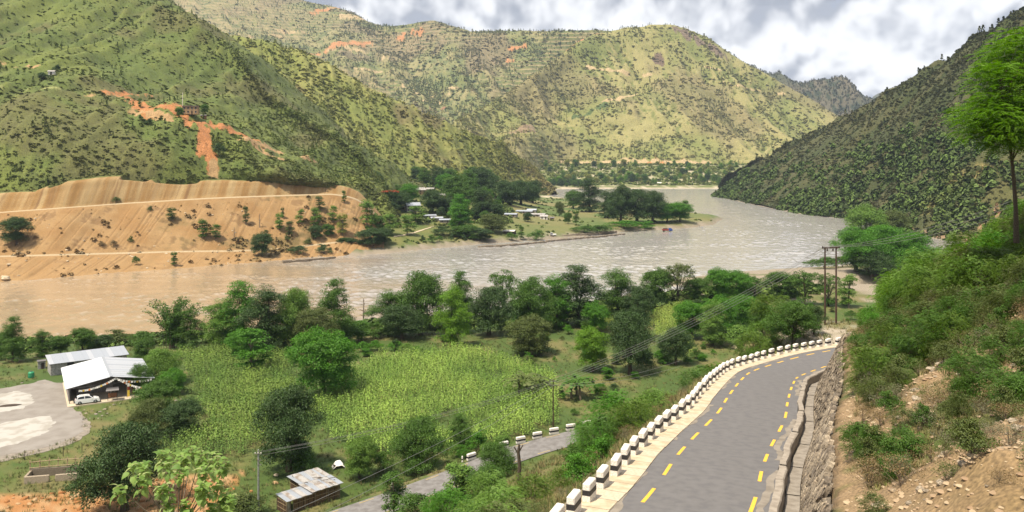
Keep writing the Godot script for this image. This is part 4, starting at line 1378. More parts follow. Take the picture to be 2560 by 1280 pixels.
func build_trees() -> void:
	make_kinds()
	var row := [
		["tall0", 32, 905, 108, 62, "mid", "tall_tree", "leafy tree at the left end of the near river bank"],
		["round1", 2, 900, 70, 50, "mid", "round_tree", "tree leftmost on the near bank"],
		["tall1", 105, 893, 66, 50, "mid", "tall_tree", "small leafy tree second along the bank behind the gravel yard"],
		["round0", 152, 886, 48, 46, "mid", "round_tree", "low round tree between two bank trees behind the long shed"],
		["round1", 206, 876, 56, 56, "mid", "round_tree", "round green tree straight behind the long shed roof"],
		["bush0", 262, 868, 34, 60, "dark", "riverside_bush", "dark bush behind the long shed's middle"],
		["bush1", 300, 862, 40, 70, "olive", "riverside_bush", "olive bush behind the long shed's right end"],
		["bush0", 350, 866, 44, 70, "mid", "riverside_bush", "green bush at the foot of the bamboo clump"],
		["round0", 358, 905, 62, 50, "mid", "round_tree", "small tree tucked behind the shed's right roof corner"],
		["bamboo0", 428, 872, 142, 112, "mid", "bamboo_clump", "tall feathery bamboo clump with arching canes by the river"],
		["tall0", 478, 872, 92, 62, "mid", "tall_tree", "narrow green tree beside the bamboo clump"],
		["tall1", 548, 872, 118, 90, "light", "tall_tree", "light topped tree right of the bamboo"],
		["tall0", 606, 872, 160, 108, "bright", "tall_tree", "tallest tree of the bank group right of the bamboo"],
		["tall1", 668, 880, 158, 112, "dark", "tall_tree", "tall dark tree behind the narrow leafy field tree"],
		["broad0", 735, 872, 150, 110, "light", "broad_tree", "broad tree behind the large round tree, on the bank"],
		["broad1", 790, 884, 116, 120, "olive", "broad_tree", "bushy olive tree behind the large round tree's right side"],
		["tall0", 836, 868, 162, 88, "mid", "tall_tree", "lobed green tree standing highest against the river, left of the bare tree"],
		["bush1", 870, 858, 62, 80, "mid", "riverside_bush", "bush below the lobed green tree at the bank"],
		["bare0", 908, 812, 66, 36, "dry", "bare_tree", "leafless grey tree against the water"],
		["bush0", 905, 850, 50, 90, "mid", "riverside_bush", "bush under the leafless tree"],
		["tall1", 972, 840, 110, 92, "mid", "tall_tree", "leafy tree right of the leafless tree"],
		["broad0", 1052, 838, 158, 138, "mid", "broad_tree", "wide dense tree at the middle of the near bank"],
		["broad1", 1005, 850, 90, 110, "dark", "broad_tree", "low dark tree under the wide bank tree"],
		["tall0", 1148, 834, 148, 72, "mid", "tall_tree", "green tree behind the bright tree with red roots"],
		["broad1", 1222, 838, 122, 120, "dark", "broad_tree", "dark spreading tree right of the bright tree with red roots"],
		["airy0", 1256, 800, 122, 72, "mid", "airy_tree", "tree with a layered flat top above the bank row"],
		["broad0", 1330, 828, 132, 120, "mid", "broad_tree", "green tree behind the round topped field tree"],
		["tall1", 1392, 818, 126, 84, "bright", "tall_tree", "leafy tree between two broad bank trees, middle right"],
		["tall0", 1446, 812, 142, 118, "dark", "tall_tree", "tall dark tree left of the small corn patch"],
		["tall1", 1545, 800, 122, 104, "mid", "tall_tree", "tall green tree right of the small corn patch"],
		["broad0", 1598, 806, 90, 88, "dark", "broad_tree", "dark low tree before the two stemmed round tree"],
		["round0", 1640, 766, 96, 74, "mid", "round_tree", "round headed tree on thin stems by the sand bank"],
		["airy1", 1692, 764, 106, 80, "olive", "airy_tree", "see-through tree with thin stems by the sand bank"],
		["round1", 1742, 758, 64, 66, "mid", "round_tree", "low round tree right of the see-through tree"],
		["round0", 1802, 754, 84, 68, "bright", "round_tree", "left head of the twin round trees by the sand bank"],
		["round1", 1846, 756, 80, 66, "bright", "round_tree", "right head of the twin round trees by the sand bank"],
		["airy0", 1886, 752, 60, 50, "mid", "airy_tree", "small green tree right of the twin round trees"],
		["round1", 1956, 752, 72, 84, "mid", "round_tree", "round tree on thin stems left of the double pole"],
		["airy1", 2012, 762, 86, 66, "mid", "airy_tree", "see-through tree just left of the double pole"],
		["airy0", 2070, 765, 80, 60, "mid", "airy_tree", "see-through tree behind the double pole"],
		["slim0", 2122, 770, 84, 44, "light", "slim_tree", "slender pale tree right of the double pole"],
		# in the fields
		["slim1", 628, 934, 110, 80, "bright", "slim_tree", "narrow bright leafy tree between the two corn fields"],
		["round0", 604, 905, 78, 70, "bright", "round_tree", "bright round tree behind the narrow leafy tree in the corn"],
		["round0", 810, 996, 172, 158, "bright", "round_tree", "large clipped round tree in the corn, bright on top"],
		["broad0", 722, 1178, 212, 170, "dark", "broad_tree", "big dark tree over the tin roofed hut"],
		["tall1", 1130, 868, 148, 78, "lime", "tall_tree", "bright green tree on a bare trunk at the corn field's upper edge"],
		["round1", 1322, 886, 96, 106, "olive", "round_tree", "spreading olive tree in the grass above the corn"],
		["round0", 1312, 822, 82, 68, "bright", "round_tree", "bright clipped tree behind the spreading olive tree"],
		["round1", 1488, 830, 72, 62, "bright", "round_tree", "small bright ball shaped tree before the small corn patch"],
		["round0", 1482, 930, 112, 84, "lime", "round_tree", "yellow green ball shaped tree at the corn's right end"],
		["broad1", 1575, 936, 160, 128, "dark", "broad_tree", "big dark tree in the middle right, left of the kerb blocks"],
		["tall0", 1592, 850, 110, 60, "dark", "tall_tree", "dark pointed tree rising behind the big dark tree"],
		["broad0", 1690, 912, 92, 88, "dark", "broad_tree", "dark tree right of the big dark tree"],
		["round1", 1730, 848, 96, 88, "bright", "round_tree", "bright round tree, left of the row of three by the upper corn patch"],
		["round0", 1796, 838, 98, 84, "bright", "round_tree", "bright round tree, middle of the row of three"],
		["round1", 1862, 826, 90, 84, "bright", "round_tree", "bright round tree, right of the row of three"],
		["broad0", 1905, 838, 80, 70, "mid", "broad_tree", "green tree behind the kerb blocks' bend"],
		["bush0", 1850, 868, 64, 92, "light", "field_bush", "pale green bush above the kerb blocks' bend"],
		["tall1", 1782, 866, 110, 70, "light", "tall_tree", "pale feathery tree before the row of three round trees"],
		["broad1", 1985, 862, 112, 118, "mid", "broad_tree", "leafy tree behind the last kerb blocks"],
		["broad0", 2035, 836, 70, 66, "dark", "broad_tree", "dark tree at the foot of the double pole"],
		["banana0", 1325, 992, 62, 90, "olive", "banana_plant", "banana plants at the corn field's right corner"],
		["banana0", 1440, 996, 60, 80, "mid", "banana_plant", "banana plants below the yellow green ball shaped tree"],
		["broad1", 405, 966, 96, 96, "light", "broad_tree", "pale leafy tree at the shed's right corner"],
		["broad0", 350, 985, 74, 62, "mid", "broad_tree", "drooping tree half over the shed roof"],
		["round0", 430, 985, 62, 62, "bright", "round_tree", "bright bush tree right of the shed"],
		["round1", 392, 1046, 96, 96, "mid", "round_tree", "green bush tree in front of the shed's right side"],
		["broad1", 372, 1092, 96, 98, "olive", "broad_tree", "olive tree on the lawn before the shed"],
		["round1", 456, 1092, 92, 92, "dark", "round_tree", "small dark round tree on a short trunk at the corn's left edge"],
		["broad0", 312, 1276, 216, 218, "dark", "broad_tree", "very large dark tree beside the stone pen"],
		["broad1", 1042, 1182, 138, 136, "mid", "broad_tree", "bushy tree by the lower road before the corn"],
		["tall0", 1150, 1120, 80, 56, "mid", "tall_tree", "slender tree standing in the corn's lower edge"],
		["round0", 898, 1196, 104, 80, "light", "round_tree", "pale bush tree beside the tin roofed hut"],
		["bush1", 1190, 1132, 60, 60, "bright", "field_bush", "bright bush at the corn's lower right, above the lower road"],
		["bush0", 958, 1180, 56, 60, "mid", "field_bush", "green bush between hut and bushy tree"],
		["broad1", 1242, 1196, 92, 96, "mid", "broad_tree", "tree in front of the lower road's bend"],
		["slim0", 1150, 1262, 104, 84, "light", "slim_tree", "pale stemmed young tree before the lower road"],
		["round1", 1216, 1252, 86, 90, "mid", "round_tree", "green bush tree beside the pale stemmed young tree"],
		["slim1", 985, 1292, 110, 62, "mid", "slim_tree", "young leafy tree at the near edge of the lower road"],
		["bush0", 1030, 1290, 66, 90, "mid", "field_bush", "bush at the near edge of the lower road, bottom of the view"],
		["bush1", 1100, 1292, 72, 96, "mid", "field_bush", "bush beside the boulder at the lower road"],
		["bush1", 600, 1292, 70, 120, "olive", "field_bush", "olive bush beside the concrete pole's foot"],
	]
	for t in row: plant(t[0], t[1], t[2], t[3], t[4], t[5], t[6], t[7], "bush" if "bush" in t[6] else "tree", "", 60.0)
	# red roots of the bright tree
	var rt := hit(1130, 868, 60.0)
	var s := st_new()
	for i in 9:
		var a := TAU * i / 9.0
		var d := Vector3(cos(a), 0, sin(a))
		tube(s, [rt + Vector3(0, 1.8, 0) + d * 0.15, rt + Vector3(0, 0.9, 0) + d * 0.45, rt + d * 1.1 + Vector3(0, -0.2, 0)], [0.10, 0.16, 0.2], 5)
	tag(put("root_mound", done(s), M.redbark), "reddish spreading roots at the foot of the bright green tree", "roots")
	# the clump on the right, beyond the road's bend
	var clump := [["round0", 2165, 622, 108, 92, "light", "pale topped tree highest in the clump right of the double pole"], ["broad0", 2140, 678, 108, 120, "bright", "wide tree at the clump's left side, right of the double pole"], ["broad1", 2215, 672, 110, 150, "bright", "broad tree in the middle of the clump before the inlet"], ["broad0", 2275, 684, 100, 130, "bright", "broad tree at the clump's right side before the inlet"], ["round1", 2235, 615, 90, 80, "olive", "olive tree behind the clump, near the inlet"], ["round0", 2310, 694, 70, 90, "dark", "dark low tree at the clump's right foot"], ["broad1", 2180, 700, 74, 110, "dark", "dark low tree at the clump's front"], ["bush0", 2060, 672, 34, 70, "mid", "bush on the sand bank left of the clump"], ["bush1", 2105, 668, 30, 60, "olive", "olive bush on the sand bank beside the clump"], ["bush0", 2030, 668, 20, 44, "mid", "small bush on the sand bank's water edge"]]
	for t in clump: plant(t[0], t[1], t[2], t[3], t[4], t[5], "clump_tree" if not "bush" in t[0] else "riverside_bush", t[6], "bush" if "bush" in t[0] else "tree", "", 240.0)
	# the tall tree at the right edge, with sprays of fine leaves
	var c := []
	var m := feathers([[Vector3(0.5, 10.6, 0.2), Vector3(1.2, 1.5, 1.4), 70, 0.5], [Vector3(-0.1, 8.9, 0.2), Vector3(1.7, 1.3, 1.7), 85, 0.5], [Vector3(-0.9, 7.0, 0.3), Vector3(1.6, 1.0, 1.6), 70, 0.5], [Vector3(-1.3, 5.8, 0.3), Vector3(1.3, 0.6, 1.4), 45, 0.4], [Vector3(1.9, 8.0, 0), Vector3(2.0, 2.9, 2.0), 130, 0.5]], 14, 0.5, 7, 0.12, c, -1.0)
	kinds["edge0"] = [limbs(9.2, 0.085, c, 24, Vector3(-1.3, 0, 0.3), 0.42), m, 12.2, 4.4, M.bark]
	var e := plant_at(gp(30.5, 50.5), "edge0", 12.6, 7.2, "lime", "feathery_tree", "bright feathery leaved tree on a dark trunk at the right edge")
	e.position.y = 46.4
	e.rotation.y = 0.4
	big_leaf_tree()

# the tree with large pale leaves at the bottom left: each leaf a piece of its own
func big_leaf_tree() -> void:
	var p := gp(-24.5, 61.0)
	var t := thing("large_leaf_tree", "tree with large pale green leaves at the bottom left", "tree", p)
	var top := 29.6 - p.y
	var s := st_new()
	var tips := []
	tube(s, [Vector3(0, -0.5, 0), Vector3(0.2, top * 0.4, 0), Vector3(0, top * 0.72, 0.2)], [0.2, 0.16, 0.11], 8)
	for i in 32:
		var low := i >= 17
		var a := rng.randf_range(-0.5, PI + 0.5) if low else TAU * i / 17.0 * 5.0
		var r := rng.randf_range(2.4, 4.4) if low else 4.0 * sqrt((i + 0.5) / 17.0)
		var tip := Vector3(cos(a) * r, top - 0.2 - 0.10 * r * r * rng.randf_range(0.7, 1.25) - (rng.randf_range(0.8, 2.6) if low else 0.0), sin(a) * r * 0.9)
		tips.append(tip)
		var b := Vector3(0.1, minf(top * 0.62, tip.y - 0.4), 0.1)
		tube(s, [b, b.lerp(tip, 0.6) + Vector3(0, -0.25, 0), tip], [0.05, 0.035, 0.018], 5)
	put("trunk", done(s), M.palebark, t)
	var shapes := []
	for i in 3:
		var l := Leaves.new()
		# a broad oval blade that droops to its tip, five ribs long
		var prev := []
		for k in 6:
			var f := k / 5.0
			var w := 0.19 * sin(PI * pow(clampf(f * 0.94 + 0.03, 0, 1), 0.75)) * (1.0 + 0.1 * i)
			var y := 0.10 * f - (0.22 + 0.08 * i) * f * f
			prev.append([Vector3(0.48 * f, y + w * 0.28, -w), Vector3(0.48 * f, y, 0), Vector3(0.48 * f, y + w * 0.28, w)])
		var q := st_new()
		q.set_smooth_group(1)
		for k in 5:
			for h in 2: quad(q, prev[k][h], prev[k][h + 1], prev[k + 1][h + 1], prev[k + 1][h])
		shapes.append(done(q))
	var mats := []
	for c in [[0.115, 0.215, 0.035], [0.165, 0.265, 0.055], [0.075, 0.155, 0.022]]:
		var m := leafmat(c[0], c[1], c[2], 0.6)
		m.vertex_color_use_as_albedo = false
		mats.append(m)
	var n := 0
	var more := [st_new(), st_new(), st_new()]
	for tip in tips:
		for k in 27:
			var ring := k / 6
			var a := TAU * k / 6.0 + ring * 0.5 + rng.randf() * 0.5
			var b := Basis(Vector3.UP, a) * Basis(Vector3(0, 0, 1), 0.5 - ring * 0.28 + rng.randf_range(-0.3, 0.25)) * Basis(Vector3(1, 0, 0), rng.randf_range(-0.5, 0.5))
			var x := Transform3D(b.scaled(Vector3.ONE * rng.randf_range(0.75, 1.35)), tip + Vector3(0, -0.16 * ring, 0) + rdir() * 0.32)
			if k < 9:
				var lf := put("leaf", shapes[rng.randi() % 3], mats[rng.randi() % 3], t)
				lf.transform = x
			else: (more[rng.randi() % 3] as SurfaceTool).append_from(shapes[rng.randi() % 3], 0, x)
			n += 1
	var am := ArrayMesh.new()
	for i in 3:
		(more[i] as SurfaceTool).commit(am)
		am.surface_set_material(i, mats[i])
	put("leaves", am, null, t).set_meta("kind", "stuff")

# ---------------------------------------------------------------- what grows in masses
func scatter_mesh(kind: int) -> ArrayMesh:
	var l := Leaves.new()
	var white := Color.WHITE
	if kind == 0:        # a low bush, one metre across
		for i in 30:
			var o := rdir()
			o.y = absf(o.y)
			var nn := (o + rdir() * 0.7).normalized()
			var t := nn.cross(rdir()).normalized()
			var c := tint(0.3)
			l.add(o * Vector3(0.42, 0.55, 0.42) * rng.randf_range(0.6, 1.0) + Vector3(0, 0.1, 0), t * 0.44, nn.cross(t) * 0.3, c)
	elif kind == 1:      # a young upright tree, one metre tall
		for i in 30:
			var o := rdir()
			var f := rng.randf()
			var nn := (o + rdir() * 0.6).normalized()
			var t := nn.cross(rdir()).normalized()
			l.add(Vector3(o.x * 0.17 * (1.15 - f), 0.2 + 0.8 * f, o.z * 0.17 * (1.15 - f)), t * 0.24, nn.cross(t) * 0.16, tint(0.3))
		l.add(Vector3(0, 0.2, 0), Vector3(0, 0.5, 0), Vector3(0.03, 0, 0), Color(0.5, 0.4, 0.4))
		l.add(Vector3(0, 0.2, 0), Vector3(0, 0.5, 0), Vector3(0, 0, 0.03), Color(0.5, 0.4, 0.4))
	elif kind == 2:      # a tuft of grass
		for i in 16:
			var a := rng.randf() * TAU
			var d := Vector3(cos(a), 0, sin(a))
			var h := rng.randf_range(0.35, 1.0)
			l.add(d * 0.35 * rng.randf() + Vector3(0, h * 0.45, 0) + d * 0.12, Vector3(0, h, 0) + d * 0.7 * rng.randf(), d.cross(Vector3.UP) * 0.05, tint(0.25))
	elif kind == 3:      # a maize plant, two metres tall
		for i in 9:
			var a := PI * i + rng.randf_range(-0.6, 0.6)
			var d := Vector3(cos(a), 0, sin(a))
			var y := 0.3 + 0.17 * i
			var s := 1.0 - 0.05 * i
			l.add(Vector3(0, y, 0) + d * 0.2 + Vector3(0, 0.14, 0), (d * 0.45 + Vector3(0, 0.36, 0)) * s, d.cross(Vector3.UP) * 0.16, tint(0.25))
			l.add(Vector3(0, y, 0) + d * 0.56 + Vector3(0, 0.2, 0), (d * 0.4 + Vector3(0, -0.22, 0)) * s, d.cross(Vector3.UP) * 0.13, tint(0.25))
		l.add(Vector3(0, 0.9, 0), Vector3(0, 1.9, 0), Vector3(0.04, 0, 0), Color(1, 0.9, 0.7))
		for i in 5:
			var d := rdir() * 0.12
			l.add(Vector3(d.x, 2.05, d.z), Vector3(d.x * 2.0, 0.36, d.z * 2.0), Vector3(0.11, 0, 0.08), Color(3.0, 2.3, 3.6))
	return l.mesh()

var smesh := {}
func scatter(called: String, label: String, kind: int, places: Array, m: Material) -> void:      # places: [Transform3D, Color]
	if not smesh.has(kind): smesh[kind] = scatter_mesh(kind)
	var mm := MultiMesh.new()
	mm.transform_format = MultiMesh.TRANSFORM_3D
	mm.use_colors = true
	mm.mesh = smesh[kind]
	mm.instance_count = places.size()
	for i in places.size():
		mm.set_instance_transform(i, places[i][0])
		mm.set_instance_color(i, places[i][1])
	var o := MultiMeshInstance3D.new()
	o.multimesh = mm
	o.material_override = m
	o.name = numbered(called)
	add_child(o, true)
	tag(o, label, "vegetation", "", "stuff")

func xf(p: Vector3, h: float, w: float) -> Transform3D:
	return Transform3D(Basis(Vector3.UP, rng.randf() * TAU).scaled(Vector3(w, h, w)), p)

# scatter over a hill: dens(p, s, t) in 0..1 is the chance that something grows there
func on_slopes(h: Dictionary, tries: int, s1: float, dens: Callable, size: Callable, tone: Callable, blend := 0.6) -> Array:
	var out := []
	var pos: PackedVector3Array = h.pos
	var nc: int = h.nc
	for i in tries:
		var r := int(rng.randf() * s1 * (h.nr - 2))
		var c := rng.randi() % (nc - 1)
		var a := pos[r * nc + c]
		var p := a + (pos[r * nc + c + 1] - a) * rng.randf() + (pos[(r + 1) * nc + c] - a) * rng.randf()
		var col: Color = h.col[r * nc + c]
		if col.r > 0.33 and rng.randf() < 0.93: continue       # bare soil
		if rng.randf() > dens.call(p, r / float(h.nr), c / float(nc)): continue
		var z: Vector2 = size.call(p)
		var own: Color = tone.call(p)
		out.append([xf(p - Vector3(0, z.x * 0.05, 0), z.x, z.y), own.lerp(col, blend)])
	return out

func green(a: Color, b: Color) -> Color:
	var c := a.lerp(b, rng.randf())
	return c * rng.randf_range(0.75, 1.25)

func build_scrub() -> void:
	# hills
	var hollow := func(p: Vector3, f: float) -> float: return clampf(0.5 + 1.4 * nb.get_noise_3dv(p * f) , 0.0, 1.0)
	scatter("hillside_scrub", "low dark scrub covering the left hill", 0, on_slopes(hills.left, 24000, 0.99,
		func(p, s, t): return 0.35 + 0.65 * sm(-0.2, 0.3, nb.get_noise_3dv(p * 2.2) + 0.3 * sm(0.3, 0.8, s) - 0.1),
		func(p): var k := pow(rng.randf(), 3.0) * 1.8 + 0.7; return Vector2(k * 0.65, k * 1.5),
		func(p): return green(Color(0.078, 0.105, 0.022), Color(0.185, 0.205, 0.048))), M.scatter)
	scatter("hillside_trees", "young trees scattered up the left hill's gullies", 1, on_slopes(hills.left, 5500, 0.99,
		func(p, s, t): return sm(0.0, 0.5, nb.get_noise_3dv(p * 1.1 + Vector3(0, 0, 40)) + 0.3 * sm(0.4, 0.8, s) + 0.2 * t) * 0.8,
		func(p): var k := rng.randf_range(1.8, 4.5); return Vector2(k, k * rng.randf_range(0.8, 1.5)),
		func(p): return green(Color(0.070, 0.115, 0.022), Color(0.16, 0.215, 0.044))), M.scatter)
	scatter("spur_scrub", "dark green scrub dotting the sunlit spur", 0, on_slopes(hills.spur, 15000, 0.97,
		func(p, s, t): return 0.3 + 0.7 * sm(-0.2, 0.4, nb.get_noise_3dv(p * 1.6)),
		func(p): var k := pow(rng.randf(), 3.0) * 3.5 + 1.4; return Vector2(k * 0.9, k * 1.5),
		func(p): return green(Color(0.150, 0.180, 0.036), Color(0.34, 0.33, 0.08)), 0.75), M.scatter)
	scatter("spur_trees", "young pale trees standing on the sunlit spur", 1, on_slopes(hills.spur, 6500, 0.97,
		func(p, s, t): return sm(0.0, 0.5, nb.get_noise_3dv(p * 0.8) + 0.3 * sm(0.5, 0.1, s)) * 0.7,
		func(p): var k := rng.randf_range(3.5, 7.0); return Vector2(k, k),
		func(p): return green(Color(0.15, 0.20, 0.04), Color(0.34, 0.38, 0.08)), 0.7), M.scatter)
	scatter("mountain_trees", "small trees dotted over the terraced mountain", 1, on_slopes(hills.far, 36000, 0.77,
		func(p, s, t): return (sm(-0.12, 0.4, nb.get_noise_3dv(p * 0.35) + 0.2 * sm(0.6, 0.2, t)) * 0.75 + 0.06) ,
		func(p): var k := rng.randf_range(5.0, 11.0); return Vector2(k, k * 1.1),
		func(p): return green(Color(0.085, 0.135, 0.042), Color(0.21, 0.265, 0.08))), M.scatter)
	scatter("mountain_scrub", "scrub patches over the terraced mountain", 0, on_slopes(hills.far, 26000, 0.77,
		func(p, s, t): return 0.25 + 0.6 * sm(-0.2, 0.4, nb.get_noise_3dv(p * 0.7 + Vector3(0, 80, 0))),
		func(p): var k := pow(rng.randf(), 3.0) * 7.0 + 3.0; return Vector2(k * 0.8, k * 1.5),
		func(p): return green(Color(0.14, 0.155, 0.048), Color(0.31, 0.28, 0.10))), M.scatter)
	scatter("sunlit_mountain_trees", "sparse small trees over the sunlit mountain", 1, on_slopes(hills.sun, 17000, 0.80,
		func(p, s, t): return sm(0.0, 0.4, nb.get_noise_3dv(p * 0.35) + 0.1 - 0.1 * t) * 0.6 + 0.03,
		func(p): var k := rng.randf_range(4.5, 10.0); return Vector2(k, k * 1.1),
		func(p): return green(Color(0.095, 0.140, 0.040), Color(0.24, 0.28, 0.075))), M.scatter)
	scatter("sunlit_mountain_scrub", "low dry scrub over the sunlit mountain", 0, on_slopes(hills.sun, 26000, 0.80,
		func(p, s, t): return 0.2 + 0.6 * sm(-0.2, 0.4, nb.get_noise_3dv(p * 0.7 + Vector3(0, 80, 0))),
		func(p): var k := pow(rng.randf(), 3.0) * 6.0 + 2.6; return Vector2(k * 0.8, k * 1.5),
		func(p): return green(Color(0.17, 0.18, 0.052), Color(0.36, 0.31, 0.12))), M.scatter)
	scatter("ridge_trees", "scattered trees over the dark back ridge", 1, on_slopes(hills.back, 6000, 0.7,
		func(p, s, t): return 0.8, func(p): var k := rng.randf_range(5.0, 10.0); return Vector2(k, k * 1.6),
		func(p): return green(Color(0.055, 0.075, 0.035), Color(0.11, 0.11, 0.055))), M.scatter)
	scatter("dark_hillside_scrub", "dense dark scrub over the right hill, cloud shade added to its colour", 0, on_slopes(hills.right, 72000, 0.77,
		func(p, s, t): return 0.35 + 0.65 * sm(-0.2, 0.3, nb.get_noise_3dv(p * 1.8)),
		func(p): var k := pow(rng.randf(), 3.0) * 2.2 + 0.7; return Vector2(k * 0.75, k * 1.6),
		func(p): return green(Color(0.050, 0.062, 0.018), Color(0.105, 0.105, 0.036)), 0.55), M.scatter)  # scrub tone darkened along with the hill to carry its cloud shade
	scatter("waterside_thicket", "green thicket along the right bank under the dark hill", 0, on_slopes(hills.right, 24000, 0.42,
		func(p, s, t): return sm(0.40, 0.05, s) * sm(-0.35, 0.2, nb.get_noise_3dv(p * 1.2)),
		func(p): var k := pow(rng.randf(), 2.5) * 6.0 + 1.4; return Vector2(k * 1.15, k * 1.25),
		func(p): return green(Color(0.036, 0.072, 0.014), Color(0.095, 0.165, 0.026)), 0.2), M.scatter)
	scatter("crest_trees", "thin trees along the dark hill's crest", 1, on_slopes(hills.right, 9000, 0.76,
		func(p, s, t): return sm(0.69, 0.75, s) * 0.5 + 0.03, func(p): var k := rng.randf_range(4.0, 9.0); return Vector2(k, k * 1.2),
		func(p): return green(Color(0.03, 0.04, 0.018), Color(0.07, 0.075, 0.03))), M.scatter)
	var tw := []
	for i in 1500:      # trees on the ridge lines of the far mountain
		var c := rng.randi() % (hills.far.nc as int)
		var r := int(0.745 * hills.far.nr) + rng.randi() % 8
		var p: Vector3 = hills.far.pos[r * hills.far.nc + c]
		if i % 2: p = hills.sun.pos[(int(0.80 * hills.sun.nr) + rng.randi() % 8) * hills.sun.nc + c]
		if nb.get_noise_2d(p.x * 0.8, p.z) > -0.05 and rng.randf() < 0.35:
			var k := rng.randf_range(4.5, 10.0)
			tw.append([xf(p, k, k * 0.8), green(Color(0.045, 0.065, 0.03), Color(0.10, 0.12, 0.05))])
	scatter("skyline_trees", "little trees standing on the far mountain's skyline", 1, tw, M.scatter)
	# the bluff
	scatter("bluff_scrub", "small dry shrubs on the ochre bluff", 0, on_slopes(hills.sand, 12000, 0.58,
		func(p, s, t): return (0.05 + sm(0.1, 0.4, nb.get_noise_3dv(p * 2.0) + t * 0.3)),
		func(p): var k := pow(rng.randf(), 3.0) * 2.4 + 0.5; return Vector2(k * 0.9, k * 1.2),
		func(p): return green(Color(0.075, 0.075, 0.022), Color(0.20, 0.15, 0.06))), M.scatter)
	scatter("cliff_edge_grass", "shaggy grass edge above the cut bluff", 0, on_slopes(hills.sand, 26000, 1.0,
		func(p, s, t): return sm(0.895, 0.93, s) * 0.5,
		func(p): var k := rng.randf_range(0.7, 2.0); return Vector2(k * 0.8, k * 1.3),
		func(p): return green(Color(0.10, 0.125, 0.028), Color(0.18, 0.19, 0.05))), M.scatter)
	valley_plants()
	near_slopes()

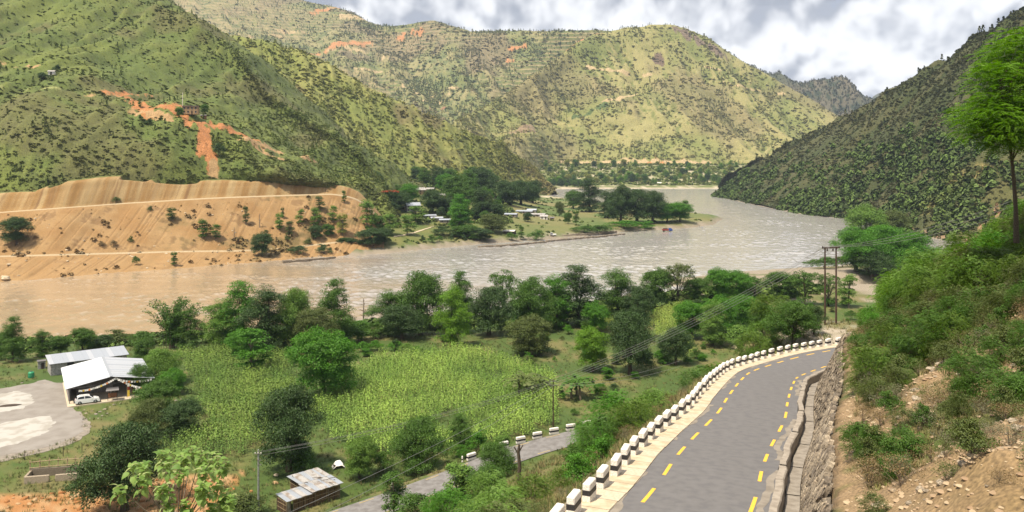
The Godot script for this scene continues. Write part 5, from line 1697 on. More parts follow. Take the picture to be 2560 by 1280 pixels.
var field_outlines: Array[PackedVector2Array] = []
func near_slopes() -> void:
	# grass and weeds by the roads and in the fields
	var tufts := []
	var bushes := []
	for i in 90000:
		var d := 26.0 * pow(9.0, rng.randf())
		var x := rng.randf_range(-0.66, 0.68) * d
		var zn := pl(NEAR, x)
		if d > zn - 4.0: continue
		var s := station(upper, x, -d)
		var q: float = s[0]
		if q > -1.0 and q < 10.2: continue
		if absf(station(lower, x, -d)[0]) < 3.0: continue
		if in_yard(x, d): continue
		var n := nb.get_noise_2d(x * 6.0, d * 6.0)
		if n < -0.05 and rng.randf() < 0.8: continue
		if q > 10.0 and rng.randf() < 0.35: continue
		var h := rng.randf_range(0.2, 0.62) * (0.7 + minf(d, 90.0) * 0.008)
		if q > 10.0: h *= 0.75
		var dryc := green(Color(0.16, 0.135, 0.05), Color(0.27, 0.22, 0.10))
		var grn := green(Color(0.065, 0.090, 0.020), Color(0.135, 0.155, 0.036))
		var c := dryc if rng.randf() < (0.55 if q > 10.0 or (q < 0.0 and q > -30.0) else 0.16) else grn
		tufts.append([xf(gp(x, d, -0.05), h, h * 1.1), c])
	scatter("roadside_grass", "grass and weeds over the verges, slopes and fields", 2, tufts, M.scatter)
	# shrubs below the kerb blocks, between the two roads
	var grp := "shrubs on the slope between the two roads"
	var lab := "shrub on the grassy slope between the kerb blocks and the lower road"
	var put_down := func(n: int, kind: String, lo: float, hi: float, leaf: Array, q0: float, q1: float, s0: float, s1: float, called: String) -> void:
		for i in n:
			var f := along(upper, rng.randf_range(s0, s1))
			var q := rng.randf_range(q0, q1)
			var p: Vector3 = f[0] + f[1] * -q
			if absf(station(lower, p.x, p.z)[0]) < 5.0: continue
			var h := rng.randf_range(lo, hi)
			var g := gp(p.x, -p.z, h)
			var tu := g.x / -g.z * F + 1280.0
			var tv := (EYE - g.y) / -g.z * F + HORIZON
			if tu < 1440.0 and tv < 1190.0 - 0.1 * (tu - 1000.0): continue
			plant_at(gp(p.x, -p.z, -0.1), kind + str(i % 2), h, h * rng.randf_range(0.95, 1.5), leaf[i % leaf.size()], called, lab, "shrub", grp)
	put_down.call(34, "feather", 1.6, 3.2, ["light", "mid", "olive", "feather"], 3.0, 12.0, 34.0, 120.0, "slope_shrub")
	put_down.call(26, "bush", 1.0, 2.2, ["mid", "bright", "olive"], 2.2, 14.0, 24.0, 126.0, "slope_bush")
	put_down.call(60, "twiggy", 0.8, 1.6, ["dry", "olive", "grey", "dry"], 1.4, 7.0, 26.0, 110.0, "dry_shrub")
	put_down.call(22, "feather", 3.0, 5.5, ["light", "feather", "bright"], 8.0, 26.0, 70.0, 130.0, "slope_tree")
	put_down.call(22, "bush", 1.8, 3.4, ["mid", "olive", "bright"], 14.0, 30.0, 30.0, 100.0, "slope_bush")
	# bushes that fill the rough ground round the fields
	var made0 := 0
	for i in 5000:
		if made0 >= 230: break
		var d := rng.randf_range(105.0, 275.0)
		var x := rng.randf_range(-0.3, 0.42) * d
		if d > pl(NEAR, x) - 8.0 or d > 290.0: continue
		if in_yard(x, d) or absf(station(lower, x, -d)[0]) < 5.5: continue
		var e := -float(station(upper, x, -d)[0])
		if e < 16.0 or (d < 170.0 and x < -36.0) or (x < -16.0 and d < 122.0): continue
		var inside := false
		for o in field_outlines: inside = inside or Geometry2D.is_point_in_polygon(Vector2(x, d), o)
		if inside: continue
		if nb.get_noise_2d(x * 2.2, d * 2.2) < 0.02 and not (d > pl(NEAR, x) - 45.0 and rng.randf() < 0.5): continue
		var h := rng.randf_range(1.2, 3.6)
		made0 += 1
		plant_at(gp(x, d, -0.1), ["bush", "round", "bush", "slim", "bush"][i % 5] + str(i % 2), h, h * rng.randf_range(1.1, 1.6), ["mid", "bright", "mid", "light", "olive", "bright", "dark"][i % 7], "rough_bush", "leafy bush on the rough grass around the corn fields", "bush", "bushes on the rough grass around the corn")
	# above the stone wall
	var grp2 := "feathery shrubs on the slope above the stone wall"
	var lab2 := "bright feathery shrub in the thicket above the stone wall"
	for i in 290:
		var f := along(upper, rng.randf_range(48.0, 122.0))
		var q := 10.3 + 24.0 * pow(rng.randf(), 1.0)
		var p: Vector3 = f[0] + f[1] * q
		if p.z > -36.0 - 1.6 * (q - 10.0): continue
		if q < 9.6 + wall_run(-p.z): continue
		if p.x < 10.0: continue
		var h := rng.randf_range(2.0, 4.4) * (0.62 if q < 13.0 else 1.0) * (0.8 if p.x > 22.0 else 1.0)
		if p.z > -44.0: h *= 0.6
		plant_at(gp(p.x, -p.z, -0.15), "feather" + str(i % 2), h, h * rng.randf_range(1.0, 1.5), (["feather", "light", "bright", "feather", "lime", "feather", "light"] if p.z < -58.0 and q < 24.0 else ["feather", "scrub", "feather", "mid", "light", "olive", "feather"])[i % 7], "feathery_shrub", lab2, "shrub", grp2)
	for q in [[29.2, 49.0, 2.4], [31.2, 49.2, 2.8], [32.6, 51.0, 3.0], [30.4, 47.4, 2.0], [28.2, 51.5, 2.4]]:
		plant_at(gp(q[0], q[1], -0.15), "feather0", q[2], q[2] * 1.3, "feather", "feathery_shrub", lab2, "shrub", grp2)
	var lab3 := "dry twiggy shrub on the bare earth slope above the stone wall"
	var lab4 := "leafy green shrub among the dry ones on the bare earth slope above the wall"
	var made := [0, 0]
	for i in 4000:
		var d := 17.5 + 46.0 * pow(rng.randf(), 1.3)
		var x := rng.randf_range(7.0, 42.0)
		var q: float = station(upper, x, -d)[0]
		if q < 8.9 + wall_run(d) or x > d * 0.72 or q > 30.0: continue
		if nb.get_noise_2d(x * 3.0, d * 3.0) > 0.06 and rng.randf() < 0.6: continue
		var leafy := 1 if i % 5 < 2 else 0
		if made[leafy] >= [290, 215][leafy]: continue
		made[leafy] += 1
		var h := rng.randf_range(0.5, 1.4) * (1.0 if d < 40.0 else 1.25)
		if leafy: plant_at(gp(x, d, -0.08), ["bush", "feather"][i / 5 % 2] + str(i / 4 % 2), h * 1.15, h * rng.randf_range(1.1, 1.7), ["olive", "mid", "scrub", "mid", "feather"][i % 5], "leafy_slope_shrub", lab4, "shrub", "leafy shrubs on the slope above the stone wall")
		else: plant_at(gp(x, d, -0.08), "twiggy" + str(i / 4 % 2), h, h * rng.randf_range(1.1, 1.8), ["dry", "scrub", "olive", "dry", "grey", "scrub", "dry"][i % 7], "dry_slope_shrub", lab3, "shrub", "dry shrubs above the stone wall")
	# loose stones on the bare earth
	var rs := []
	for i in 5: rs.append(rockm(rng, 0.55))
	var grp3 := "stones lying on the bare earth slope"
	var n := 0
	for i in 900:
		var d := rng.randf_range(17.0, 46.0)
		var x := rng.randf_range(8.0, 30.0)
		var q: float = station(upper, x, -d)[0]
		if q < 10.2 or q > 26.0 or x > d * 0.68: continue
		if nb.get_noise_2d(x * 3.0, d * 3.0) < 0.0 or n >= 190: continue
		n += 1
		var z := 0.08 + 0.34 * pow(rng.randf(), 2.5)
		var o := put("loose_stone", rs[i % 5], M.stone[[0, 3, 1][i % 3]], null, gp(x, d, 0.02), rng.randf() * TAU)
		o.scale = Vector3(z * 1.3, z, z)
		tag(o, "loose stone lying on the bare earth slope above the wall", "stone", grp3)
	var chips := []
	for i in 9000:
		var d := 17.0 + 34.0 * pow(rng.randf(), 1.4)
		var x := rng.randf_range(7.0, 34.0)
		var q: float = station(upper, x, -d)[0]
		if q < 9.6 or q > 28.0 or x > d * 0.7: continue
		var z := 0.05 + 0.16 * pow(rng.randf(), 3.0)
		var c := Color(0.40, 0.31, 0.20).lerp(Color(0.26, 0.17, 0.10), rng.randf())
		chips.append([xf(gp(x, d, 0.0), z * 0.8, z * 1.6), c])
	smesh[4] = rs[0]
	scatter("stone_chips", "small stone chips over the bare earth slope", 4, chips, M.scatter)

# ---------------------------------------------------------------- fields
func build_fields() -> void:
	var fields := [
		["corn_field", "large yellow green corn field in the middle", [[792, 1010], [858, 938], [960, 897], [1060, 884], [1130, 878], [1230, 892], [1310, 918], [1388, 948], [1400, 1000], [1392, 1062], [1330, 1084], [1240, 1112], [1100, 1130], [960, 1130], [830, 1100], [780, 1070]], Color(0.215, 0.325, 0.055), Color(0.115, 0.215, 0.028)],
		["corn_field", "greener corn field between the shed and the large round tree", [[450, 892], [560, 876], [660, 884], [735, 900], [742, 980], [800, 1006], [784, 1072], [700, 1100], [640, 1120], [560, 1160], [430, 1150], [408, 1120], [505, 1060], [500, 1000], [470, 940]], Color(0.150, 0.235, 0.036), Color(0.085, 0.165, 0.024)],
		["corn_field", "small corn patch behind the ball shaped trees", [[1505, 790], [1590, 765], [1610, 800], [1590, 830], [1510, 826]], Color(0.265, 0.335, 0.060), Color(0.17, 0.25, 0.042)],
		["corn_field", "narrow corn patch beside the row of three round trees", [[1620, 800], [1690, 770], [1730, 772], [1720, 830], [1735, 900], [1660, 860]], Color(0.265, 0.335, 0.060), Color(0.165, 0.25, 0.042)]]
	for f in fields:
		var o := outline_of(f[2], 100.0)
		field_outlines.append(o)
		var lo := Vector2(1e9, 1e9)
		var hi := -lo
		for p in o:
			lo = lo.min(p); hi = hi.max(p)
		var places := []
		var x := lo.x
		while x < hi.x:
			var d := lo.y
			while d < hi.y:
				var p := Vector2(x + rng.randf_range(-0.3, 0.3), d + rng.randf_range(-0.3, 0.3))
				d += 0.95
				var wob := Vector2(nb.get_noise_2d(p.x * 8.0, p.y * 8.0), nb.get_noise_2d(p.x * 8.0 + 99.0, p.y * 8.0)) * 3.0
				if not Geometry2D.is_point_in_polygon(p + wob, o): continue
				if absf(station(lower, p.x, -p.y)[0]) < 4.5: continue
				var n := nb.get_noise_2d(p.x * 3.0, p.y * 3.0)
				if n < -0.42: continue
				var h := rng.randf_range(0.85, 1.3) * (1.0 + n * 0.25)
				places.append([xf(gp(p.x, p.y, -0.03), h, h * 1.15), (f[3] as Color).lerp(f[4], clampf(0.45 - n * 1.3 + rng.randf_range(-0.3, 0.3), 0, 1)) * rng.randf_range(0.6, 1.35)])
			x += 0.95
		scatter(f[0], f[1], 3, places, M.scatter)

func valley_plants() -> void:
	# trees of the village, each where the photograph shows it
	var v := [
		["broad0", 928, 505, 82, 70, "dark", "dark broad tree at the bluff's end, leftmost of the village"], ["broad1", 960, 470, 50, 44, "dark", "dark tree behind the village's leftmost trees"],
		["broad1", 975, 528, 54, 82, "dark", "flame tree with red blossom over the village path"], ["round0", 998, 522, 44, 56, "dark", "dark tree right of the flame tree"],
		["tall0", 1000, 480, 44, 34, "mid", "green tree above the flame tree"], ["round1", 1022, 505, 46, 46, "bright", "bright tree left of the tan house"],
		["broad0", 1082, 534, 60, 68, "dark", "dark broad tree right of the two storey house"], ["tall1", 1140, 530, 94, 75, "mid", "large green tree in the village's middle"],
		["tall0", 1172, 500, 72, 56, "mid", "green tree behind the large green tree, village middle"], ["broad0", 1200, 488, 69, 92, "dark", "very dark round tree in the village's middle"],
		["tall1", 1205, 548, 76, 50, "dark", "dark tall tree right of the large green tree"], ["tall0", 1148, 572, 82, 66, "bright", "bright tree in front of the tin roofs"],
		["round0", 1240, 552, 46, 46, "dark", "dark round tree right of the tall dark tree"], ["broad1", 1232, 582, 48, 74, "olive", "olive tree beside the white river side roof"],
		["broad0", 1265, 512, 60, 75, "dark", "left tree of the dark row behind the hamlet"], ["broad1", 1302, 512, 62, 82, "dark", "middle tree of the dark row behind the hamlet"], ["broad0", 1332, 508, 56, 65, "dark", "right tree of the dark row behind the hamlet"],
		["round1", 1318, 426, 28, 24, "mid", "round tree beside the far blue roof"], ["tall0", 1225, 470, 44, 40, "mid", "green tree behind the very dark round tree"], ["tall1", 1090, 470, 54, 34, "dark", "dark tree behind the tan house"],
		["tall0", 1060, 462, 40, 40, "mid", "tree behind the tan house's left"], ["round0", 1110, 478, 44, 40, "bright", "bright tree behind the grey roofed house"], ["tall1", 1130, 462, 40, 36, "mid", "tree at the spur's foot, behind the village"],
		["tall0", 1180, 455, 36, 40, "mid", "tree at the spur's foot, further right"], ["broad1", 1040, 450, 34, 44, "mid", "tree at the spur's foot, left"],
		["round0", 1434, 522, 47, 42, "mid", "round green tree left of the dark conical tree on the spit"], ["tall0", 1474, 530, 80, 65, "dark", "dark conical tree on the spit"],
		["tall1", 1520, 545, 67, 50, "dark", "dark tree between the conical tree and the great dark grove"], ["broad0", 1552, 558, 94, 77, "dark", "great dark tree, left part of the grove on the spit"], ["broad1", 1592, 556, 85, 95, "dark", "great dark tree, middle of the grove on the spit"], ["broad0", 1632, 556, 78, 82, "dark", "great dark tree, right part of the grove on the spit"],
		["round1", 1668, 556, 49, 62, "bright", "bright green thicket tree right of the great grove"], ["round0", 1700, 554, 49, 65, "bright", "bright green thicket tree at the spit's end"], ["slim1", 1712, 545, 44, 22, "mid", "slender tree at the spit's end"],
		["round1", 1398, 540, 36, 24, "olive", "olive tree standing alone in the fields of the spit"], ["round0", 1420, 560, 30, 20, "mid", "small tree in the fields of the spit"], ["slim0", 1440, 562, 36, 18, "mid", "slender tree in the fields of the spit"],
		["bush0", 1560, 570, 22, 90, "bright", "low bright hedge bush before the great grove"], ["bush1", 1500, 582, 22, 70, "mid", "hedge bush above the stone bank on the spit"], ["bush0", 1460, 582, 20, 60, "mid", "hedge bush left of the stone bank's end"], ["bush1", 1610, 572, 20, 60, "bright", "bright bush on the spit's stony shore"],
		["slim1", 1302, 600, 34, 16, "mid", "slender tree by the stone bank"], ["bush1", 1340, 602, 28, 44, "mid", "green bush on the stone bank"], ["bush0", 1280, 602, 24, 30, "mid", "small bush on the stone bank"], ["round1", 1320, 555, 24, 24, "dark", "dark small tree before the hamlet"], ["round1", 1200, 600, 30, 60, "dark", "dark bushes under the bright tree by the river"], ["round0", 1160, 592, 30, 70, "mid", "green thicket under the village trees"], ["bush1", 1110, 590, 26, 60, "dark", "dark thicket under the tin roofs"]]
	for t in v:
		var b: bool = "bush" in t[0]
		var o := plant(t[0], t[1], t[2], t[3], t[4], t[5], "village_bush" if b else ("flame_tree" if "flame" in t[6] else "village_tree"), t[6], "bush" if b else "tree", "", 300.0)
		if "flame" in t[6] and "blossom" in t[6]: put("blossom", crown([[Vector3(0, 8.8, 1.5), Vector3(3.0, 0.5, 2.4), 14, 0.6]], 24, 0.4), M.leaf.red, o)
	for i in 80:
		var u := rng.randf_range(905.0, 1255.0)
		var vv := rng.randf_range(446.0, 560.0)
		var q := hit(u, vv, 420.0)
		if -q.z > 1000.0 or -q.z < pl(FRONT, q.x) + 60.0: continue
		var h := rng.randf_range(7.0, 15.0)
		var close := false
		for w_ in [[1048, 487], [1032, 526], [1092, 549], [1104, 496], [992, 466], [1022, 472], [1076, 480], [1112, 554], [1074, 545], [940, 492], [1008, 523]]: close = close or (absf(w_[0] - u) < 22.0 and vv > w_[1] - 3.0 and vv < w_[1] + 32.0)
		if close: continue
		plant_at(q, ["round0", "broad1", "tall0", "tall1", "round1"][i % 5], h, h * rng.randf_range(0.8, 1.25), ["mid", "dark", "mid", "bright", "dark", "mid", "olive"][i % 7], "grove_tree", "tree of the grove around the village houses", "tree", "trees of the village grove")
	# riverside bushes on the grass of the far bank and the light trees beside the bluff
	var w := [["bush0", 1058, 604, 18, 12, "dark", "dark small bush, leftmost of the row on the far bank's grass"], ["bush1", 1080, 606, 20, 26, "mid", "double bush on the far bank's grass"], ["bush0", 1098, 605, 18, 18, "mid", "bush right of the double bush on the far bank"], ["bush1", 1128, 604, 20, 14, "dark", "single dark bush on the far bank's grass"], ["bush0", 1160, 600, 16, 12, "dark", "small dark bush further right on the far bank's grass"], ["bush1", 1182, 600, 16, 22, "mid", "low bush beside the stone bank's start"],
		["round1", 928, 616, 46, 70, "dark", "dark wide bush at the river, below the path"], ["round0", 955, 610, 40, 50, "dark", "dark bush right of the wide bush below the path"], ["round1", 868, 616, 22, 50, "dark", "dark bush on the shore beyond the bluff"], ["slim0", 918, 590, 90, 42, "light", "pale tall tree where the bluff ends"], ["slim1", 975, 590, 54, 36, "light", "pale tree beside the path to the village"], ["slim0", 1018, 588, 52, 34, "light", "pale tree right of the path to the village"], ["round0", 942, 580, 44, 40, "mid", "green tree at the path, below the flame tree"], ["slim1", 1040, 560, 44, 42, "light", "pale tree below the two storey house"], ["slim0", 880, 545, 58, 34, "light", "pale tree on the bluff's end slope"]]
	for t in w:
		var b: bool = "bush" in t[0]
		plant(t[0], t[1], t[2], t[3], t[4], t[5], "shore_bush" if b else "shore_tree", t[6], "bush" if b else "tree", "", 300.0)
	var s := [["round1", 40, 612, 78, 92, "dark", "dark spreading tree at the left end of the bluff"], ["round0", 654, 640, 66, 68, "dark", "dark round tree on the bluff's foot by the river"], ["slim0", 505, 598, 56, 36, "mid", "green tree on the bluff, taller of a pair"], ["slim1", 540, 598, 40, 34, "mid", "green tree on the bluff, lower of a pair"], ["bare0", 586, 600, 40, 22, "light", "thin tree on the bluff, right of the pair"], ["slim0", 428, 552, 36, 34, "olive", "olive tree in the bluff's middle"], ["bush0", 290, 508, 22, 30, "olive", "bush at the road edge on the bluff"], ["bush1", 374, 528, 16, 20, "olive", "small bush below the bluff's road"], ["bush0", 340, 664, 30, 24, "mid", "bush at the water below the bluff's track, left"], ["slim0", 436, 664, 40, 24, "mid", "green bush tree at the water below the bluff's track"], ["bush1", 328, 606, 20, 20, "olive", "olive bush above the bluff's track"], ["bush0", 285, 615, 20, 24, "dry", "dry bush above the bluff's track, left"], ["bush1", 255, 615, 16, 26, "dry", "dark dry bush on the lower bluff"],
		["slim1", 612, 560, 50, 22, "olive", "thin olive tree below the bluff's road"], ["bare0", 650, 570, 40, 24, "dry", "leafless tree on the bluff's right half"], ["slim0", 696, 575, 46, 30, "light", "pale tree on the bluff, left of the pale group"], ["slim1", 724, 590, 40, 30, "olive", "olive tree on the bluff among the pale group"], ["slim0", 752, 560, 42, 26, "light", "pale tree high in the bluff's pale group"], ["slim1", 788, 566, 52, 34, "light", "pale bushy tree in the bluff's pale group"], ["slim0", 800, 525, 40, 28, "olive", "olive tree just under the bluff's road end"], ["slim1", 830, 556, 46, 30, "light", "pale tree right in the bluff's pale group"], ["slim0", 856, 590, 60, 40, "yellow", "yellowish tall tree on the bluff's right end"], ["slim1", 858, 508, 34, 16, "mid", "slender tree at the end of the bluff's road"], ["round0", 790, 598, 40, 46, "dark", "dark thicket above the bluff's track"], ["round1", 820, 590, 34, 40, "mid", "green thicket above the bluff's track"], ["bush0", 745, 636, 28, 60, "dark", "dark bush on the rock at the bluff's foot"], ["bush1", 810, 634, 28, 56, "dark", "dark bush at the shore beyond the bluff's foot"], ["bush0", 720, 602, 20, 20, "olive", "olive bush above the track end"], ["bush1", 770, 612, 20, 30, "olive", "olive low bush above the track end"],
		["slim0", 706, 545, 30, 14, "olive", "thin tree under the bluff's road, middle right"], ["slim1", 665, 600, 26, 18, "olive", "thin tree above the dark round tree"]]
	for t in s:
		var p := on_hill(hills.sand, t[1], t[2])
		var m := -p.z / F
		var b: bool = "bush" in t[0]
		plant_at(p - Vector3(0, 0.3, 0), t[0], t[3] * m, t[4] * m, t[5], "bluff_bush" if b else "bluff_tree", t[6], "bush" if b else "tree")
	var lh := [["round0", 448, 290, 26, 28, "mid", "round tree left of the hill house"], ["round1", 512, 282, 26, 28, "mid", "round tree right of the hill house"], ["bush0", 545, 390, 44, 40, "dark", "dark bush in the red slide of the left hill"], ["bush1", 372, 310, 20, 26, "dark", "dark bush under the bare orange ground"], ["slim0", 350, 268, 26, 14, "mid", "small tree on the bare orange ground"], ["bush0", 352, 302, 18, 16, "dark", "small dark bush at the orange ground's edge"], ["bush1", 140, 180, 22, 30, "dark", "dark bush beside the little white hut on the hill"], ["bush0", 110, 200, 24, 40, "dark", "dark bush left of the little white hut on the hill"]]
	for t in lh:
		var p := on_hill(hills.left, t[1], t[2])
		var m := -p.z / F
		plant_at(p - Vector3(0, 0.3, 0), t[0], t[3] * m, t[4] * m, t[5], "hill_bush" if "bush" in t[0] else "hill_tree", t[6], "bush" if "bush" in t[0] else "tree")
	# the belt of trees beyond the far beach
	var n := 0
	for i in 130:
		var d := 1575.0 + 260.0 * pow(rng.randf(), 1.3)
		var u := rng.randf_range(1345.0, 1850.0)
		var x := (u - 1280.0) / F * d
		if nb.get_noise_2d(x * 1.5, d * 1.5) < -0.1 and i % 3: continue
		var h := rng.randf_range(8.0, 19.0)
		plant_at(gp(x, d, -0.3), ["tall0", "round1", "tall1", "round0"][i % 4], h, h * rng.randf_range(0.7, 1.2), ["light", "mid", "lime", "yellow", "light", "dark"][i % 6], "belt_tree", "light green tree in the belt of trees beyond the far beach", "tree", "trees beyond the far beach")
	for i in 26:
		var u := rng.randf_range(1345.0, 1480.0)
		var d := rng.randf_range(1500.0, 1560.0)
		var h := rng.randf_range(8.0, 15.0)
		plant_at(gp((u - 1280.0) / F * d, d, -0.3), ["tall0", "broad1"][i % 2], h, h * 1.1, ["dark", "mid"][i % 2], "beach_tree", "dark tree in the clump at the left end of the far beach", "tree", "dark trees by the far beach")
	# filler of the village ground: hedges and weeds
	var sc := []
	for i in 9000:
		var d := rng.randf_range(440.0, 1050.0)
		var x := rng.randf_range(-150.0, 165.0)
		var s2 := d - pl(FRONT, x)
		if s2 < 8.0 or ground(x, d) < 1.4: continue
		var dense_ := sm(-0.05, 0.3, nb.get_noise_2d(x * 1.6, d * 1.6) + (0.25 if x < 0.0 and s2 > 70.0 else -0.08))
		if rng.randf() > dense_: continue
		var k := rng.randf_range(0.8, 2.6) * (1.5 if x < 0.0 and s2 > 70.0 else 0.8)
		sc.append([xf(gp(x, d), k, k * 1.4), green(Color(0.050, 0.085, 0.018), Color(0.13, 0.18, 0.035))])
	scatter("village_hedges", "hedges, crops and weeds between the village houses", 0, sc, M.scatter)
	sc = []
	for i in 5200:
		var d := rng.randf_range(1560.0, 1880.0)
		var x := (rng.randf_range(1300.0, 1900.0) - 1280.0) / F * d
		if ground(x, d) < 2.0: continue
		var k := rng.randf_range(2.0, 6.0)
		if nb.get_noise_2d(x * 1.2, d * 1.2) > -0.15: sc.append([xf(gp(x, d), k, k * 1.3), green(Color(0.080, 0.120, 0.024), Color(0.22, 0.26, 0.06))])
	scatter("belt_undergrowth", "bright undergrowth of the tree belt beyond the far beach", 0, sc, M.scatter)
	# rough bushes along the near bank, under the trees
	sc = []
	for i in 5200:
		var x := rng.randf_range(-170.0, 110.0)
		var zn := pl(NEAR, x)
		var d := zn - 7.0 - 26.0 * pow(rng.randf(), 1.6) - sm(0.0, 90.0, x) * 60.0
		if in_yard(x, d): continue
		var k := rng.randf_range(0.7, 3.4)
		if x < -70.0: k *= 0.55
		if nb.get_noise_2d(x * 3.0, d * 3.0) > -0.2: sc.append([xf(gp(x, d), k, k * 1.4), green(Color(0.045, 0.085, 0.014), Color(0.115, 0.185, 0.026))])
	scatter("bank_undergrowth", "bushy undergrowth along the near river bank", 0, sc, M.scatter)

# ---------------------------------------------------------------- the yard with its sheds
var yard: PackedVector2Array
const SHED := Vector2(-84.5, 158.0)
const TURN := 0.535

func in_yard(x: float, d: float) -> bool:
	if x > -40.0 or d < 120.0: return false
	if yard.is_empty(): yard = outline_of([[-60, 985], [0, 972], [60, 962], [110, 950], [165, 962], [172, 1000], [178, 1022], [206, 1042], [213, 1062], [205, 1080], [172, 1100], [120, 1116], [60, 1130], [0, 1142], [-60, 1150]], 100.0)
	if Geometry2D.is_point_in_polygon(Vector2(x, d), yard): return true
	var q := Vector2(x, d) - SHED
	var a := q.x * cos(TURN) + q.y * sin(TURN)
	var b := -q.x * sin(TURN) + q.y * cos(TURN)
	return a > -2.0 and a < 17.0 and b > -1.5 and b < 30.0

func sheet(o: PackedVector2Array, y: float, edge := 0.05) -> ArrayMesh:
	var s := st_new()
	s.set_smooth_group(-1)
	var t := Geometry2D.triangulate_polygon(o)
	for i in range(0, t.size(), 3):
		for k in [0, 1, 2]:
			var p := o[t[i + k]]
			s.add_vertex(Vector3(p.x, y, -p.y))
	for i in o.size():
		var a := o[i]
		var b := o[(i + 1) % o.size()]
		quad(s, Vector3(a.x, y, -a.y), Vector3(b.x, y, -b.y), Vector3(b.x, y - edge, -b.y), Vector3(a.x, y - edge, -a.y))
	return done(s)

func wobbly(o: PackedVector2Array, amp: float) -> PackedVector2Array:
	var out := PackedVector2Array()
	for i in o.size():
		var a := o[i]
		var b := o[(i + 1) % o.size()]
		var n := maxi(1, int(a.distance_to(b) / 0.7))
		for k in n:
			var p := a.lerp(b, k / float(n))
			out.append(p + Vector2(nb.get_noise_2d(p.x * 20.0, p.y * 20.0), nb.get_noise_2d(p.x * 20.0 + 50.0, p.y * 20.0)) * amp)
	return out

# a ribbed metal sheet from the eave to the ridge: x across the slope (0..run), z along the eave
func ribbed(run: float, rise: float, w: float, ribs := 4) -> ArrayMesh:
	var s := st_new()
	s.set_smooth_group(-1)
	var prof := []
	for i in ribs:
		var z := w * i / ribs
		var g := w / ribs
		prof.append_array([[z, 0.0], [z + g * 0.55, 0.0], [z + g * 0.66, 0.035], [z + g * 0.86, 0.035]])
	prof.append([w - 0.004, 0.0])
	for i in prof.size() - 1:
		var a: Array = prof[i]
		var b: Array = prof[i + 1]
		quad(s, Vector3(0, a[1], -a[0]), Vector3(0, b[1], -b[0]), Vector3(run, rise + b[1], -b[0]), Vector3(run, rise + a[1], -a[0]))
	return done(s)

